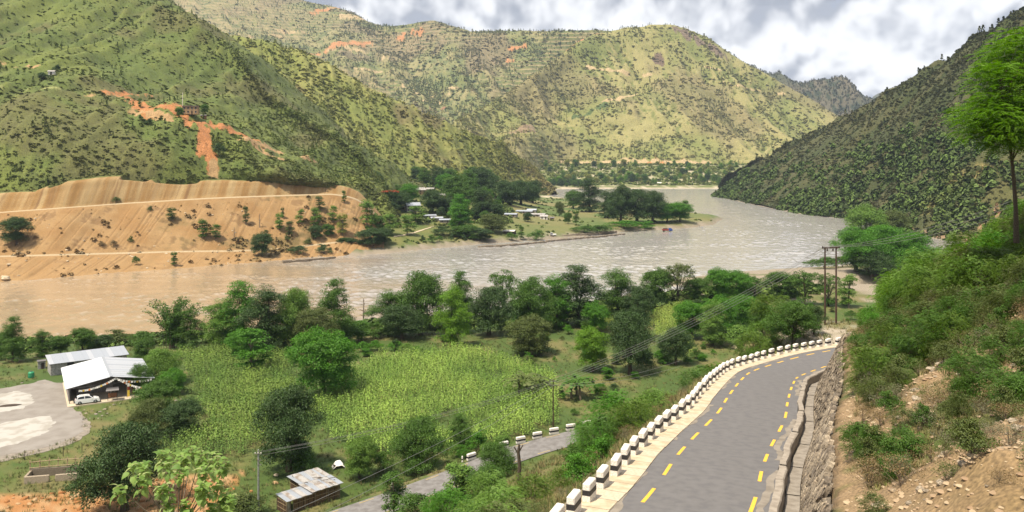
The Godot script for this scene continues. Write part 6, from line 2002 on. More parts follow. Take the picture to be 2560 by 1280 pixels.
func build_yard() -> void:
	in_yard(-90, 150)
	var y := put("gravel_yard", sheet(wobbly(yard, 1.1), 4.47), M.gravel)
	tag(y, "grey brown gravel yard in front of the metal roofed shed", "yard", "", "structure")
	var fringe := outline_of([[172, 1018], [206, 1036], [228, 1060], [222, 1084], [180, 1110], [120, 1128], [60, 1142], [0, 1156], [0, 1140], [60, 1128], [120, 1114], [172, 1098], [204, 1078], [210, 1062], [203, 1044]], 100.0)
	tag(put("sandy_verge", sheet(wobbly(fringe, 0.5), 4.452), M.dust), "pale stony edge around the gravel yard", "verge", "", "structure")
	var piles := [[[-40, 990], [0, 984], [50, 976], [78, 984], [90, 1006], [60, 1024], [0, 1034], [-40, 1036]], [[-40, 1070], [0, 1058], [70, 1044], [130, 1038], [142, 1054], [128, 1078], [90, 1096], [40, 1112], [0, 1124], [-40, 1130]]]
	for i in 2:
		var o := wobbly(outline_of(piles[i], 100.0), 0.9)
		var c := Vector2.ZERO
		for p in o: c += p / o.size()
		var s := st_new()
		s.set_smooth_group(1)
		var rings := []
		for k in 6:
			var f := 1.0 - k / 6.0
			var row := []
			for p in o:
				var q := c.lerp(p, f)
				row.append(Vector3(q.x, 4.47 + (0.03 if k else -0.05) + 0.10 * sm(0.0, 0.4, 1.0 - f) + 0.07 * nb.get_noise_2d(q.x * 16.0, q.y * 16.0) * (1.0 if k else 0.0), -q.y))
			rings.append(row)
		for k in 5:
			for j in o.size():
				var n := (j + 1) % o.size()
				quad(s, rings[k][j], rings[k][n], rings[k + 1][n], rings[k + 1][j])
		for j in o.size():
			for q in [rings[5][j], rings[5][(j + 1) % o.size()], Vector3(c.x, 4.6, -c.y)]: s.add_vertex(q)
		tag(put("gravel_heap", done(s), M.whitegravel), ["low spread of pale gravel in the yard, farther from the stone pen", "larger low spread of pale gravel in the yard, nearer the stone pen"][i], "gravel heap", "", "thing")
	var dk := hit(22, 1017, 100.0)
	var r := put("dark_heap", rockm(rng, 0.2), M.darkwood, null, Vector3(dk.x, 4.65, dk.z), 0.4)
	r.scale = Vector3(4.0, 1.6, 1.4)
	tag(r, "dark heap of earth on the farther pale gravel", "heap")
	# the open shed
	var t := thing("open_shed", "open fronted shed with a shiny two sided metal roof", "shed", Vector3(SHED.x, 4.43, -SHED.y), TURN)
	var W := 15.7
	var D := 19.0
	put("floor_slab", boxm(Vector3(W - 0.6, 0.3, D + 0.9), 0.03, Vector3(W / 2, 0.03, -D / 2 + 0.9)), M.concrete, t)
	put("side_wall", boxm(Vector3(0.2, 2.85, D - 3.0), 0.0, Vector3(0.75, 1.55, -D / 2 - 0.9)), M.blockwall, t)
	put("back_wall", boxm(Vector3(W - 1.6, 3.0, 0.2), 0.0, Vector3(W / 2, 1.6, -D + 0.7)), M.blockwall, t)
	put("partition_wall", boxm(Vector3(6.6, 2.7, 0.15), 0.0, Vector3(5.4, 1.5, -6.5)), M.blockwall, t)
	put("side_wall", boxm(Vector3(0.2, 3.0, D - 6.0), 0.0, Vector3(W - 0.75, 1.6, -D / 2 - 2.4)), M.blockwall, t)
	for i in 5:
		var x := lerpf(0.75, W - 0.75, i / 4.0)
		put("post", boxm(Vector3(0.14, 3.2 + 1.2 * (1.0 - absf(x - W / 2) / (W / 2)), 0.14), 0.0, Vector3(x, 1.55 + 0.6 * (1.0 - absf(x - W / 2) / (W / 2)), -0.7)), M.steel, t)
	var s := st_new()
	for z in [-0.7, -6.5, -12.5]:
		beam(s, Vector3(0.4, 3.0, z), Vector3(W / 2, 4.35, z), 0.1, 0.14)
		beam(s, Vector3(W / 2, 4.35, z), Vector3(W - 0.4, 3.1, z), 0.1, 0.14)
		beam(s, Vector3(0.5, 3.0, z), Vector3(W - 0.5, 3.05, z), 0.08, 0.1)
		for i in range(1, 8): beam(s, Vector3(W / 8 * i, 3.0, z), Vector3(W / 8 * i, 3.05 + 1.25 * (1.0 - absf(i - 4) / 4.0), z), 0.05, 0.05)
	put("roof_truss", done(s), M.steel, t)
	var sheets := 19
	for side in 2:
		var rise: float = [1.4, 1.3][side]
		var m := ribbed(W / 2 - 0.02, rise, D / sheets, 4)
		s = st_new()
		for k in 4: beam(s, Vector3(W / 2 * k / 4.0 + 0.3, rise * k / 4.0 - 0.02, 0), Vector3(W / 2 * k / 4.0 + 0.3, rise * k / 4.0 - 0.02, -D), 0.08, 0.08)
		var roof := put("roof", done(s), M.steel, t, Vector3(0, 3.1, 0) if side == 0 else Vector3(W, 3.2, -D), 0.0 if side == 0 else PI)
		for i in sheets:
			var q := put("roof_sheet", m, M.metalroof if (i * 7 + side) % 5 else M.metalroof2, roof, Vector3(0, 0.05 + 0.012 * (i % 2), -D / sheets * i))
			q.rotation.z = rng.randf_range(-0.002, 0.002)
	put("ridge_cap", boxm(Vector3(0.5, 0.04, D), 0.0, Vector3(W / 2, 4.60, -D / 2)), M.metalroof2, t)
	# the long shed behind
	var b := thing("long_shed", "long low shed with a single slope metal roof behind the open shed", "shed", Vector3(-99.5, 4.43, -179.5), TURN + 0.1)
	put("wall", boxm(Vector3(15.2, 2.5, 0.2), 0.0, Vector3(8.0, 1.25, -0.6)), M.plaster, b)
	put("wall", boxm(Vector3(15.2, 3.2, 0.2), 0.0, Vector3(8.0, 1.6, -5.2)), M.plaster, b)
	put("end_wall", boxm(Vector3(0.2, 2.7, 4.4), 0.0, Vector3(0.5, 1.35, -2.9)), M.plaster, b)
	put("end_wall", boxm(Vector3(0.2, 2.7, 4.4), 0.0, Vector3(15.5, 1.35, -2.9)), M.plaster, b)
	for x in [4.2, 12.4]: put("opening", boxm(Vector3(1.3, 0.9, 0.06), 0.0, Vector3(x, 1.95, -0.48)), M.dark, b)
	put("door", boxm(Vector3(1.0, 2.0, 0.05), 0.0, Vector3(7.4, 1.0, -0.48)), M.dark, b)
	var rm := ribbed(1.02, 0.0, 1.0, 4)
	s = st_new()
	for k in 3: beam(s, Vector3(0, 2.5 + k * 0.4, -0.3 - k * 2.5), Vector3(16, 2.5 + k * 0.4, -0.3 - k * 2.5), 0.08, 0.08)
	var roof2 := put("roof", done(s), M.steel, b)
	var m2 := ribbed(5.9, 0.95, 1.0, 4)
	for i in 16: put("roof_sheet", m2, M.metalroof2 if i % 4 else M.metalroof, roof2, Vector3(i + 1.0, 2.6 + 0.012 * (i % 2), 0.1), PI / 2)
	# small things of the yard
	var local := func(x: float, z: float, h := 0.18) -> Vector3: return t.transform * Vector3(x, h, z)
	car(local.call(3.7, 0.35), TURN)
	var nb_ := thing("notice_board", "small notice board with its own little roof on two posts", "notice board", local.call(8.0, 0.9), TURN - 0.1)
	for x in [-0.8, 0.8]: put("post", boxm(Vector3(0.1, 2.1, 0.1), 0.0, Vector3(x, 1.0, 0)), M.darkwood, nb_)
	put("panel", boxm(Vector3(1.5, 0.85, 0.06), 0.0, Vector3(0, 1.0, 0.03)), M.redwall, nb_)
	s = st_new()
	quad(s, Vector3(-1.15, 2.0, 0.7), Vector3(1.15, 2.0, 0.7), Vector3(1.05, 2.5, 0), Vector3(-1.05, 2.5, 0))
	quad(s, Vector3(-1.15, 2.0, -0.7), Vector3(1.15, 2.0, -0.7), Vector3(1.05, 2.5, 0), Vector3(-1.05, 2.5, 0))
	put("little_roof", done(s), M.steel, nb_)
	var fl := thing("pole_banner", "upright yellow and red banner on a pole before the shed", "banner", local.call(10.6, 0.6), TURN)
	put("pole", boxm(Vector3(0.06, 3.2, 0.06), 0.0, Vector3(0, 1.5, 0)), M.timber, fl)
	put("cloth", boxm(Vector3(0.42, 1.25, 0.03), 0.0, Vector3(0.24, 0.85, 0)), M.flagyellow, fl)
	put("cloth", boxm(Vector3(0.4, 0.6, 0.03), 0.0, Vector3(0.23, 1.85, 0)), M.red, fl)
	put("cloth", boxm(Vector3(0.4, 0.5, 0.03), 0.0, Vector3(0.23, 2.45, 0)), M.cloth, fl)
	for i in 3:
		var dr := thing("blue_drum", "blue plastic drum under the shed's right bay, %s from the wall" % ORD[i], "drum", local.call(14.3 - i * 0.75, -0.6 - 0.3 * (i % 2)), 0, "blue drums in the shed")
		s = st_new()
		lathe(s, [Vector2(0, 0), Vector2(0.28, 0), Vector2(0.31, 0.08), Vector2(0.31, 0.3), Vector2(0.325, 0.33), Vector2(0.31, 0.36), Vector2(0.31, 0.62), Vector2(0.325, 0.65), Vector2(0.31, 0.68), Vector2(0.3, 0.9), Vector2(0.24, 0.95), Vector2(0, 0.95)], 14)
		put("body", done(s), M.blue, dr)
	var bt := put("blue_sheet", boxm(Vector3(2.6, 2.3, 0.1), 0.03), M.blue, null, local.call(13.6, -2.2, 1.35), TURN)
	tag(bt, "blue sheeting hung in the shed's right bay", "tarpaulin")
	var pp := thing("parcel_shelf", "brown shelf of goods inside the open shed", "shelf", local.call(11.6, -2.0), TURN)
	put("frame", boxm(Vector3(1.3, 1.5, 0.5), 0.0, Vector3(0, 0.75, 0)), M.redwall, pp)
	put("board", boxm(Vector3(1.36, 0.05, 0.56), 0.0, Vector3(0, 1.53, 0)), M.timber, pp)
	tag(person([0.0, 0.0, 0.1], M.darkcloth, M.lightcloth, "person", "person in dark clothes standing before the shed's right bay", local.call(12.4, 0.2), TURN + 2.6), "", "")
	# strings of little flags
	var fm := [M.cloth, M.flagyellow, M.cloth, M.orange, M.cloth, M.cloth]
	var strings := [[local.call(W / 2 + 0.8, 0.1, 4.3), local.call(2.2, 0.2, 2.75), 19, "string of little flags from the gable down to the car's bay"], [local.call(W / 2 + 0.9, 0.1, 4.3), local.call(14.6, 0.9, 1.7), 18, "string of little flags from the gable down to the blue sheeting"], [local.call(W / 2 + 1.0, 0.05, 4.1), local.call(15.2, 0.05, 3.25), 13, "string of little flags along the shed's right eave"]]
	for g in strings:
		var o := thing("flag_string", g[3], "bunting", g[0], 0.0, "strings of little flags on the open shed")
		s = st_new()
		var pts := []
		for k in 13:
			var f := k / 12.0
			pts.append(((g[1] as Vector3) - g[0]) * f + Vector3(0, -0.5 * 4.0 * f * (1.0 - f), 0))
		var rr := []
		for k in 13: rr.append(0.012)
		tube(s, pts, rr, 4)
		put("cord", done(s), M.cloth, o)
		for k in int(g[2]):
			var f: float = (k + 0.5) / float(g[2])
			var p: Vector3 = ((g[1] as Vector3) - g[0]) * f + Vector3(0, -2.0 * f * (1.0 - f) - 0.18, 0)
			var d: Vector3 = ((g[1] as Vector3) - g[0])
			var q := put("flag", boxm(Vector3(0.32, 0.34, 0.012)), fm[(k * 5 + k / 3) % 6], o, p, atan2(-d.z, d.x))
			q.rotation.x = rng.randf_range(-0.3, 0.3)
	var gt := hit(78, 944, 100.0)
	var tk := thing("green_tank", "green plastic water tank at the edge of the yard", "water tank", Vector3(gt.x, 4.42, gt.z))
	s = st_new()
	lathe(s, [Vector2(0, 0), Vector2(0.6, 0), Vector2(0.62, 0.3), Vector2(0.6, 0.33), Vector2(0.62, 0.36), Vector2(0.62, 0.7), Vector2(0.6, 0.73), Vector2(0.62, 0.76), Vector2(0.6, 1.1), Vector2(0.35, 1.28), Vector2(0.22, 1.3)], 18)
	put("body", done(s), M.green, tk)
	s = st_new()
	lathe(s, [Vector2(0.25, 1.27), Vector2(0.25, 1.38), Vector2(0, 1.4)], 14)
	put("lid", done(s), M.dark, tk)
	var lh := hit(104, 921, 100.0)
	var hu := thing("small_outhouse", "small pale block outhouse with a dark flat roof by the long shed", "outhouse", Vector3(lh.x, 4.4, lh.z), TURN)
	put("wall", boxm(Vector3(1.5, 1.7, 1.4), 0.0, Vector3(0, 0.85, 0)), M.plaster, hu)
	put("roof", boxm(Vector3(1.8, 0.08, 1.8), 0.0, Vector3(0, 1.75, 0)), M.steel, hu)
	put("door", boxm(Vector3(0.6, 1.4, 0.05), 0.0, Vector3(0.2, 0.72, 0.72)), M.darkwood, hu)
	# rubble at the yard's edges
	var rs := []
	for i in 4: rs.append(rockm(rng, 0.6))
	var spots_ := [[250, 1030], [262, 1024], [240, 1036], [275, 1018], [230, 1028], [215, 1034], [285, 1012], [300, 1008], [268, 1034], [112, 960], [55, 958], [120, 962], [440, 1002], [452, 998], [470, 1000], [446, 1010], [225, 1046], [246, 1046], [255, 1040], [210, 1026]]
	for i in spots_.size():
		var p := hit(spots_[i][0], spots_[i][1], 100.0)
		var z := rng.randf_range(0.25, 0.65)
		var o := put("boulder", rs[i % 4], M.stone[3] if i % 2 else M.channel, null, p + Vector3(0, z * 0.1, 0), rng.randf() * TAU)
		o.scale = Vector3(z * 1.3, z * 0.7, z)
		tag(o, "pale stone lying at the edge of the yard", "stone", "stones at the yard's edges")
	stone_pen()

func stone_pen() -> void:
	var p := hit(128, 1204, 80.0)
	var t := thing("stone_pen", "low stone walled pen with a wooden rail fence along its back", "pen", Vector3(p.x, p.y - 0.05, p.z), 0.22)
	put("wall", boxm(Vector3(3.3, 1.1, 0.35), 0.04, Vector3(-1.9, 0.5, 0)), M.stone[3], t)
	put("wall", boxm(Vector3(2.9, 1.05, 0.35), 0.04, Vector3(2.0, 0.5, 0)), M.stone[3], t)
	put("wall", boxm(Vector3(0.35, 1.1, 2.4), 0.04, Vector3(-3.45, 0.5, -1.3)), M.stone[0], t)
	put("wall", boxm(Vector3(0.35, 1.1, 2.4), 0.04, Vector3(3.5, 0.5, -1.3)), M.stone[0], t)
	put("back_wall", boxm(Vector3(7.2, 1.3, 0.35), 0.04, Vector3(0, 0.6, -2.6)), M.stone[2], t)
	for i in 7: put("fence_post", boxm(Vector3(0.11, 1.5, 0.11), 0.0, Vector3(-3.5 + i * 1.22, 1.9, -2.55)), M.timber, t).rotation.z = rng.randf_range(-0.05, 0.05)
	for y in [1.45, 2.3]:
		var s := st_new()
		tube(s, [Vector3(-3.7, y - 0.05, -2.46), Vector3(0, y + 0.06, -2.46), Vector3(4.0, y, -2.46)], [0.06, 0.055, 0.05], 6)
		put("rail", done(s), M.timber, t)
	for i in 3:
		var q := hit([158, 205, 62][i], [1141, 1130, 1150][i], 80.0)
		tag(put("fence_stake", boxm(Vector3(0.08, 1.6, 0.08), 0.0, Vector3(0, 0.7, 0)), M.darkwood, null, q), ["thin dark stake between yard and stone pen, middle", "thin dark stake between yard and the very large tree", "thin dark stake at the yard's near corner"][i], "stake", "fence stakes by the yard")

func car(p: Vector3, turn: float) -> void:
	var c := thing("parked_car", "white compact car parked under the open shed's edge", "car", p, turn)
	var s := st_new()
	prism(s, PackedVector2Array([Vector2(-2.1, 0.32), Vector2(-2.12, 0.62), Vector2(-2.04, 0.98), Vector2(-1.2, 1.02), Vector2(0.75, 1.02), Vector2(1.45, 0.94), Vector2(1.95, 0.78), Vector2(2.1, 0.55), Vector2(2.08, 0.3), Vector2(1.72, 0.26), Vector2(1.62, 0.5), Vector2(1.35, 0.66), Vector2(1.05, 0.5), Vector2(0.95, 0.25), Vector2(-0.95, 0.25), Vector2(-1.05, 0.5), Vector2(-1.35, 0.66), Vector2(-1.63, 0.5), Vector2(-1.72, 0.28)]), 1.76, 0.06, 0.6)
	prism(s, PackedVector2Array([Vector2(-1.95, 0.99), Vector2(-1.72, 1.42), Vector2(-1.3, 1.56), Vector2(-0.2, 1.6), Vector2(0.35, 1.5), Vector2(1.0, 1.0)]), 1.66, 0.30, 1.0)
	put("body", done(s), M.carwhite, c)
	s = st_new()
	prism(s, PackedVector2Array([Vector2(-1.76, 1.06), Vector2(-1.6, 1.38), Vector2(-1.2, 1.48), Vector2(-0.55, 1.5), Vector2(-0.55, 1.05)]), 1.69, 0.30, 1.0)
	prism(s, PackedVector2Array([Vector2(-0.47, 1.05), Vector2(-0.47, 1.5), Vector2(-0.2, 1.51), Vector2(0.28, 1.42), Vector2(0.8, 1.05)]), 1.69, 0.30, 1.0)
	put("side_windows", done(s), M.glass, c)
	s = st_new()
	quad(s, Vector3(0.42, 1.47, -0.66), Vector3(0.42, 1.47, 0.66), Vector3(1.03, 1.03, 0.78), Vector3(1.03, 1.03, -0.78))
	put("windscreen", done(s), M.glass, c)
	s = st_new()
	quad(s, Vector3(-1.99, 1.04, -0.72), Vector3(-1.99, 1.04, 0.72), Vector3(-1.76, 1.42, 0.62), Vector3(-1.76, 1.42, -0.62))
	put("rear_window", done(s), M.glass, c)
	for x in [-1.34, 1.34]:
		for z in [-0.82, 0.82]:
			s = st_new()
			lathe(s, [Vector2(0.2, -0.1), Vector2(0.31, -0.1), Vector2(0.335, -0.06), Vector2(0.335, 0.06), Vector2(0.31, 0.1), Vector2(0.2, 0.1)], 16)
			var w := put("wheel", done(s), M.rubber, c, Vector3(x, 0.335, z))
			w.rotation.x = PI / 2
			s = st_new()
			lathe(s, [Vector2(0, 0.085), Vector2(0.09, 0.09), Vector2(0.2, 0.07), Vector2(0.2, -0.07), Vector2(0.09, -0.09), Vector2(0, -0.085)], 12)
			put("rim", done(s), M.alloy, w)
	for z in [-0.66, 0.66]:
		put("headlight", boxm(Vector3(0.18, 0.12, 0.36), 0.03, Vector3(1.95, 0.76, z)), M.alloy, c)
		put("tail_light", boxm(Vector3(0.1, 0.2, 0.28), 0.03, Vector3(-2.06, 0.86, z)), M.red, c)
		put("mirror", boxm(Vector3(0.14, 0.12, 0.16), 0.03, Vector3(0.72, 1.06, z * 1.44)), M.carwhite, c)
	put("front_bumper", boxm(Vector3(0.12, 0.22, 1.5), 0.03, Vector3(2.06, 0.42, 0)), M.rubber, c)
	put("rear_bumper", boxm(Vector3(0.12, 0.22, 1.5), 0.03, Vector3(-2.08, 0.42, 0)), M.rubber, c)
	put("roof_rail", boxm(Vector3(1.5, 0.04, 0.04), 0.0, Vector3(-0.6, 1.62, 0.5)), M.steel, c)
	put("roof_rail", boxm(Vector3(1.5, 0.04, 0.04), 0.0, Vector3(-0.6, 1.62, -0.5)), M.steel, c)

# a person: joints with radii, one smooth surface meshed from the distance to their bones
func person(pose: Array, low: Material, high: Material, called: String, label: String, p: Vector3, turn: float) -> Node3D:
	var sway: float = pose[2]
	var J := [[Vector3(0, 0.95, 0), 0.13], [Vector3(0, 1.22, 0), 0.135], [Vector3(0, 1.42, 0), 0.12], [Vector3(0, 1.52, 0.01), 0.055], [Vector3(0, 1.64, 0.03), 0.095],
		[Vector3(-0.19, 1.40, 0), 0.06], [Vector3(-0.25, 1.14, -0.02), 0.045], [Vector3(-0.24, 0.90, 0.06 + sway), 0.036], [Vector3(0.19, 1.40, 0), 0.06], [Vector3(0.25, 1.14, 0.0), 0.045], [Vector3(0.23, 0.92, 0.12), 0.036],
		[Vector3(-0.10, 0.90, 0), 0.095], [Vector3(-0.11, 0.48, 0.03 + sway * 0.5), 0.062], [Vector3(-0.11, 0.07, -0.02), 0.045], [Vector3(-0.11, 0.04, 0.14), 0.035], [Vector3(0.10, 0.90, 0), 0.095], [Vector3(0.12, 0.48, 0.02 - sway * 0.4), 0.062], [Vector3(0.13, 0.07, 0.0), 0.045], [Vector3(0.13, 0.04, 0.16), 0.035], [Vector3(0, 1.74, 0.0), 0.09]]
	var bones := [[0, 1], [1, 2], [2, 3], [3, 4], [4, 19], [2, 5], [5, 6], [6, 7], [2, 8], [8, 9], [9, 10], [0, 11], [11, 12], [12, 13], [13, 14], [0, 15], [15, 16], [16, 17], [17, 18]]
	var h := 0.03
	var n := Vector3i(24, 64, 20)
	var org := Vector3(-0.36, -0.02, -0.28)
	var fld := PackedFloat32Array()
	fld.resize(n.x * n.y * n.z)
	for z in n.z:
		for y in n.y:
			for x in n.x:
				var q := org + Vector3(x, y, z) * h
				var e := 0.0
				for b in bones:
					var a: Vector3 = J[b[0]][0]
					var ab: Vector3 = J[b[1]][0] - a
					var f := clampf((q - a).dot(ab) / maxf(ab.length_squared(), 1e-5), 0, 1)
					e += exp(-45.0 * ((q - a - ab * f).length() - lerpf(J[b[0]][1], J[b[1]][1], f)))
				fld[(z * n.y + y) * n.x + x] = -log(maxf(e, 1e-20)) / 45.0
	var at_ := func(x: int, y: int, z: int) -> float: return fld[(z * n.y + y) * n.x + x]
	var vert := {}
	var s := [st_new(), st_new(), st_new()]
	for z in n.z - 1:
		for y in n.y - 1:
			for x in n.x - 1:
				var acc := Vector3.ZERO
				var k := 0
				for e in [[0, 0, 0, 1, 0, 0], [0, 0, 0, 0, 1, 0], [0, 0, 0, 0, 0, 1], [1, 0, 0, 1, 1, 0], [1, 0, 0, 1, 0, 1], [0, 1, 0, 1, 1, 0], [0, 1, 0, 0, 1, 1], [0, 0, 1, 1, 0, 1], [0, 0, 1, 0, 1, 1], [1, 1, 0, 1, 1, 1], [1, 0, 1, 1, 1, 1], [0, 1, 1, 1, 1, 1]]:
					var a: float = at_.call(x + e[0], y + e[1], z + e[2])
					var b: float = at_.call(x + e[3], y + e[4], z + e[5])
					if (a < 0.0) != (b < 0.0):
						acc += Vector3(x + e[0], y + e[1], z + e[2]).lerp(Vector3(x + e[3], y + e[4], z + e[5]), a / (a - b))
						k += 1
				if k: vert[Vector3i(x, y, z)] = org + acc / k * h
	for st in s: st.set_smooth_group(1)
	for z in range(1, n.z - 1):
		for y in range(1, n.y - 1):
			for x in range(1, n.x - 1):
				var a: float = at_.call(x, y, z)
				for ax in 3:
					var dx := Vector3i(1 if ax == 0 else 0, 1 if ax == 1 else 0, 1 if ax == 2 else 0)
					var b: float = at_.call(x + dx.x, y + dx.y, z + dx.z)
					if (a < 0.0) == (b < 0.0): continue
					var u := Vector3i(dx.z, dx.x, dx.y)
					var w := Vector3i(dx.y, dx.z, dx.x)
					var c := Vector3i(x, y, z)
					var q := [c, c - u, c - u - w, c - w]
					var ok := true
					for i in 4: ok = ok and vert.has(q[i])
					if not ok: continue
					var yy: float = vert[c].y
					var xx: float = absf(vert[c].x)
					var g: int = 2 if yy > 1.5 or (yy < 0.98 and xx > 0.2) else (1 if yy > 0.98 else 0)
					if a < 0.0: quad(s[g], vert[q[0]], vert[q[1]], vert[q[2]], vert[q[3]])
					else: quad(s[g], vert[q[3]], vert[q[2]], vert[q[1]], vert[q[0]])
	var am := ArrayMesh.new()
	for i in 3:
		s[i].generate_normals()
		s[i].commit(am)
		am.surface_set_material(i, [low, high, M.skin][i])
	var t := thing(called, label, "person", p, turn)
	put("body", am, null, t)
	var hs := st_new()
	lathe(hs, [Vector2(0.108, 1.66), Vector2(0.115, 1.72), Vector2(0.1, 1.79), Vector2(0.05, 1.835), Vector2(0, 1.84)], 12, Vector3(0, 0, -0.005))
	put("hair", done(hs), M.dark, t)
	return t

# ---------------------------------------------------------------- the bamboo hut by the lower road
func build_hut() -> void:
	var g := ground(-29.0, 110.5)
	var t := thing("bamboo_hut", "woven bamboo hut with old tin roofs by the lower road", "hut", Vector3(-29.6, g, -109.6), 0.76)
	# x along the front, -z to the back
	var wall := func(a: Vector3, b: Vector3, h0: float, h1: float) -> void:
		var d := b - a
		var s := st_new()
		s.set_smooth_group(-1)
		quad(s, a, b, b + Vector3(0, h1, 0), a + Vector3(0, h0, 0))
		var o := put("wall", done(s), M.bamboo, t)
		var n := int(d.length() / 0.24)
		var pole := boxm(Vector3(0.05, 1.0, 0.05))
		for i in n + 1:
			var f := i / float(n)
			var q := put("bamboo_slat", pole, M.bamboopale if i % 7 == 0 else (M.darkwood if i % 3 == 0 else M.bamboo), o, a + d * f + Vector3(0, lerpf(h0, h1, f) * 0.5, 0) + d.cross(Vector3.UP).normalized() * 0.03)
			q.scale.y = lerpf(h0, h1, f) * rng.randf_range(0.96, 1.0)
		for y in [0.32, 0.68, 0.94]:
			var st := st_new()
			beam(st, a + Vector3(0, h0 * y, 0) + d.cross(Vector3.UP).normalized() * 0.07, b + Vector3(0, h1 * y, 0) + d.cross(Vector3.UP).normalized() * 0.07, 0.04, 0.05)
			put("batten", done(st), M.bamboopale, o)
	# lean-to in front and main room behind it
	wall.call(Vector3(1.0, 0, 0), Vector3(4.2, 0, 0), 1.75, 1.85)
	wall.call(Vector3(4.2, 0, 0.05), Vector3(8.0, 0, 0.05), 2.0, 1.95)
	wall.call(Vector3(0, 0, -2.5), Vector3(0, 0, -0.1), 1.75, 1.8)
	wall.call(Vector3(4.0, 0, -6.2), Vector3(4.0, 0, -2.4), 2.25, 2.1)
	wall.call(Vector3(8.0, 0, 0), Vector3(8.0, 0, -6.2), 1.95, 2.2)
	wall.call(Vector3(8.0, 0, -6.2), Vector3(4.0, 0, -6.2), 2.2, 2.25)
	put("door", boxm(Vector3(0.75, 1.65, 0.05), 0.0, Vector3(0.5, 0.83, 0.12)), M.oldtin, t).rotation.y = 0.5
	for p in [[0.05, 0.05, 1.8], [1.0, 0.05, 1.85], [4.2, 0.12, 2.0], [8.0, 0.1, 2.0], [6.2, 0.12, 2.0], [0.0, -2.5, 1.8], [4.0, -6.2, 2.3]]:
		var s := st_new()
		tube(s, [Vector3(p[0], -0.2, p[1]), Vector3(p[0], p[2], p[1])], [0.07, 0.06], 6)
		put("post", done(s), M.palebark, t)
	var tin := ribbed(1.0, 0.0, 0.8, 5)
	var rm := st_new()
	beam(rm, Vector3(-0.2, 1.72, 0.2), Vector3(4.3, 1.82, 0.2), 0.07, 0.07)
	beam(rm, Vector3(-0.2, 1.85, -2.5), Vector3(4.3, 1.95, -2.5), 0.07, 0.07)
	var roof := put("roof", done(rm), M.timber, t)
	for i in 6:
		var q := put("tin_sheet", tin, M.oldtin if i % 2 else M.metalroof2, roof, Vector3(0.65 + i * 0.76, 1.86 + 0.03 * (i % 2) + i * 0.012, 0.35), PI / 2)
		q.scale = Vector3(3.1, 1, 1)
		q.rotation = Vector3(0, PI / 2 + rng.randf_range(-0.03, 0.03), 0.05)
	rm = st_new()
	for z in [0.2, -3.0, -6.2]: beam(rm, Vector3(3.8, 2.05 - z * 0.03, z), Vector3(8.3, 2.0 - z * 0.03, z), 0.07, 0.07)
	var roof2 := put("roof", done(rm), M.timber, t)
	for i in 8:
		for k in 2:
			var q := put("tin_sheet", tin, [M.oldtin, M.metalroof2, M.oldtin][(i + k) % 3], roof2, Vector3(4.35 + i * 0.58, 2.13 + 0.03 * (i % 2) + k * 0.14, 0.45 - k * 3.4), PI / 2)
			q.scale = Vector3(3.55, 1, 1)
			q.rotation = Vector3(0, PI / 2 + rng.randf_range(-0.04, 0.04), 0.035)
	for i in 9:
		var s := st_new()
		var x := rng.randf_range(3.9, 7.8)
		var z := rng.randf_range(-5.6, -0.5)
		var d := Vector3(rng.randf_range(-1.4, 1.4), 0.05, rng.randf_range(-1.6, 1.6))
		tube(s, [Vector3(x, 2.36 - z * 0.035, z), Vector3(x, 2.42 - z * 0.035, z) + d * 0.5, Vector3(x, 2.38 - z * 0.035, z) + d], [0.05, 0.04, 0.025], 5)
		tag(put("roof_stick", done(s), M.bark, null, t.position, t.rotation.y), "dead stick weighing down the hut's tin roof", "stick", "sticks on the hut's roof")
	var tp := hit(846, 1168, 80.0)
	var tarp := thing("covered_heap", "heap under a crumpled white sheet behind the bamboo hut", "heap", tp, 0.4)
	var s := st_new()
	s.set_smooth_group(1)
	for i in 8:
		for j in 6:
			var f := func(a: int, b: int) -> Vector3:
				var x := a / 8.0 * 2.0 - 1.0
				var z := b / 6.0 * 2.0 - 1.0
				return Vector3(x * 0.9, 1.0 * (1.0 - pow(absf(x), 2.5)) * (1.0 - 0.5 * z * z) + 0.15 * nb.get_noise_2d(a * 40.0, b * 40.0), z * 0.8)
			quad(s, f.call(i, j), f.call(i + 1, j), f.call(i + 1, j + 1), f.call(i, j + 1))
	put("sheet", done(s), M.cloth, tarp)
	put("pile", boxm(Vector3(1.5, 0.7, 1.3), 0.15, Vector3(0, 0.2, 0)), M.darkwood, tarp)

# ---------------------------------------------------------------- poles and lines
func line_between(a: Vector3, b: Vector3, sag: float, label: String, r := 0.02) -> void:
	var pts := []
	var rr := []
	for k in 17:
		var f := k / 16.0
		pts.append((b - a) * f + Vector3(0, -sag * 4.0 * f * (1.0 - f), 0))
		rr.append(r)
	var s := st_new()
	tube(s, pts, rr, 5)
	tag(put("power_line", done(s), M.wire, null, a), label, "power line", "power lines over the slope")

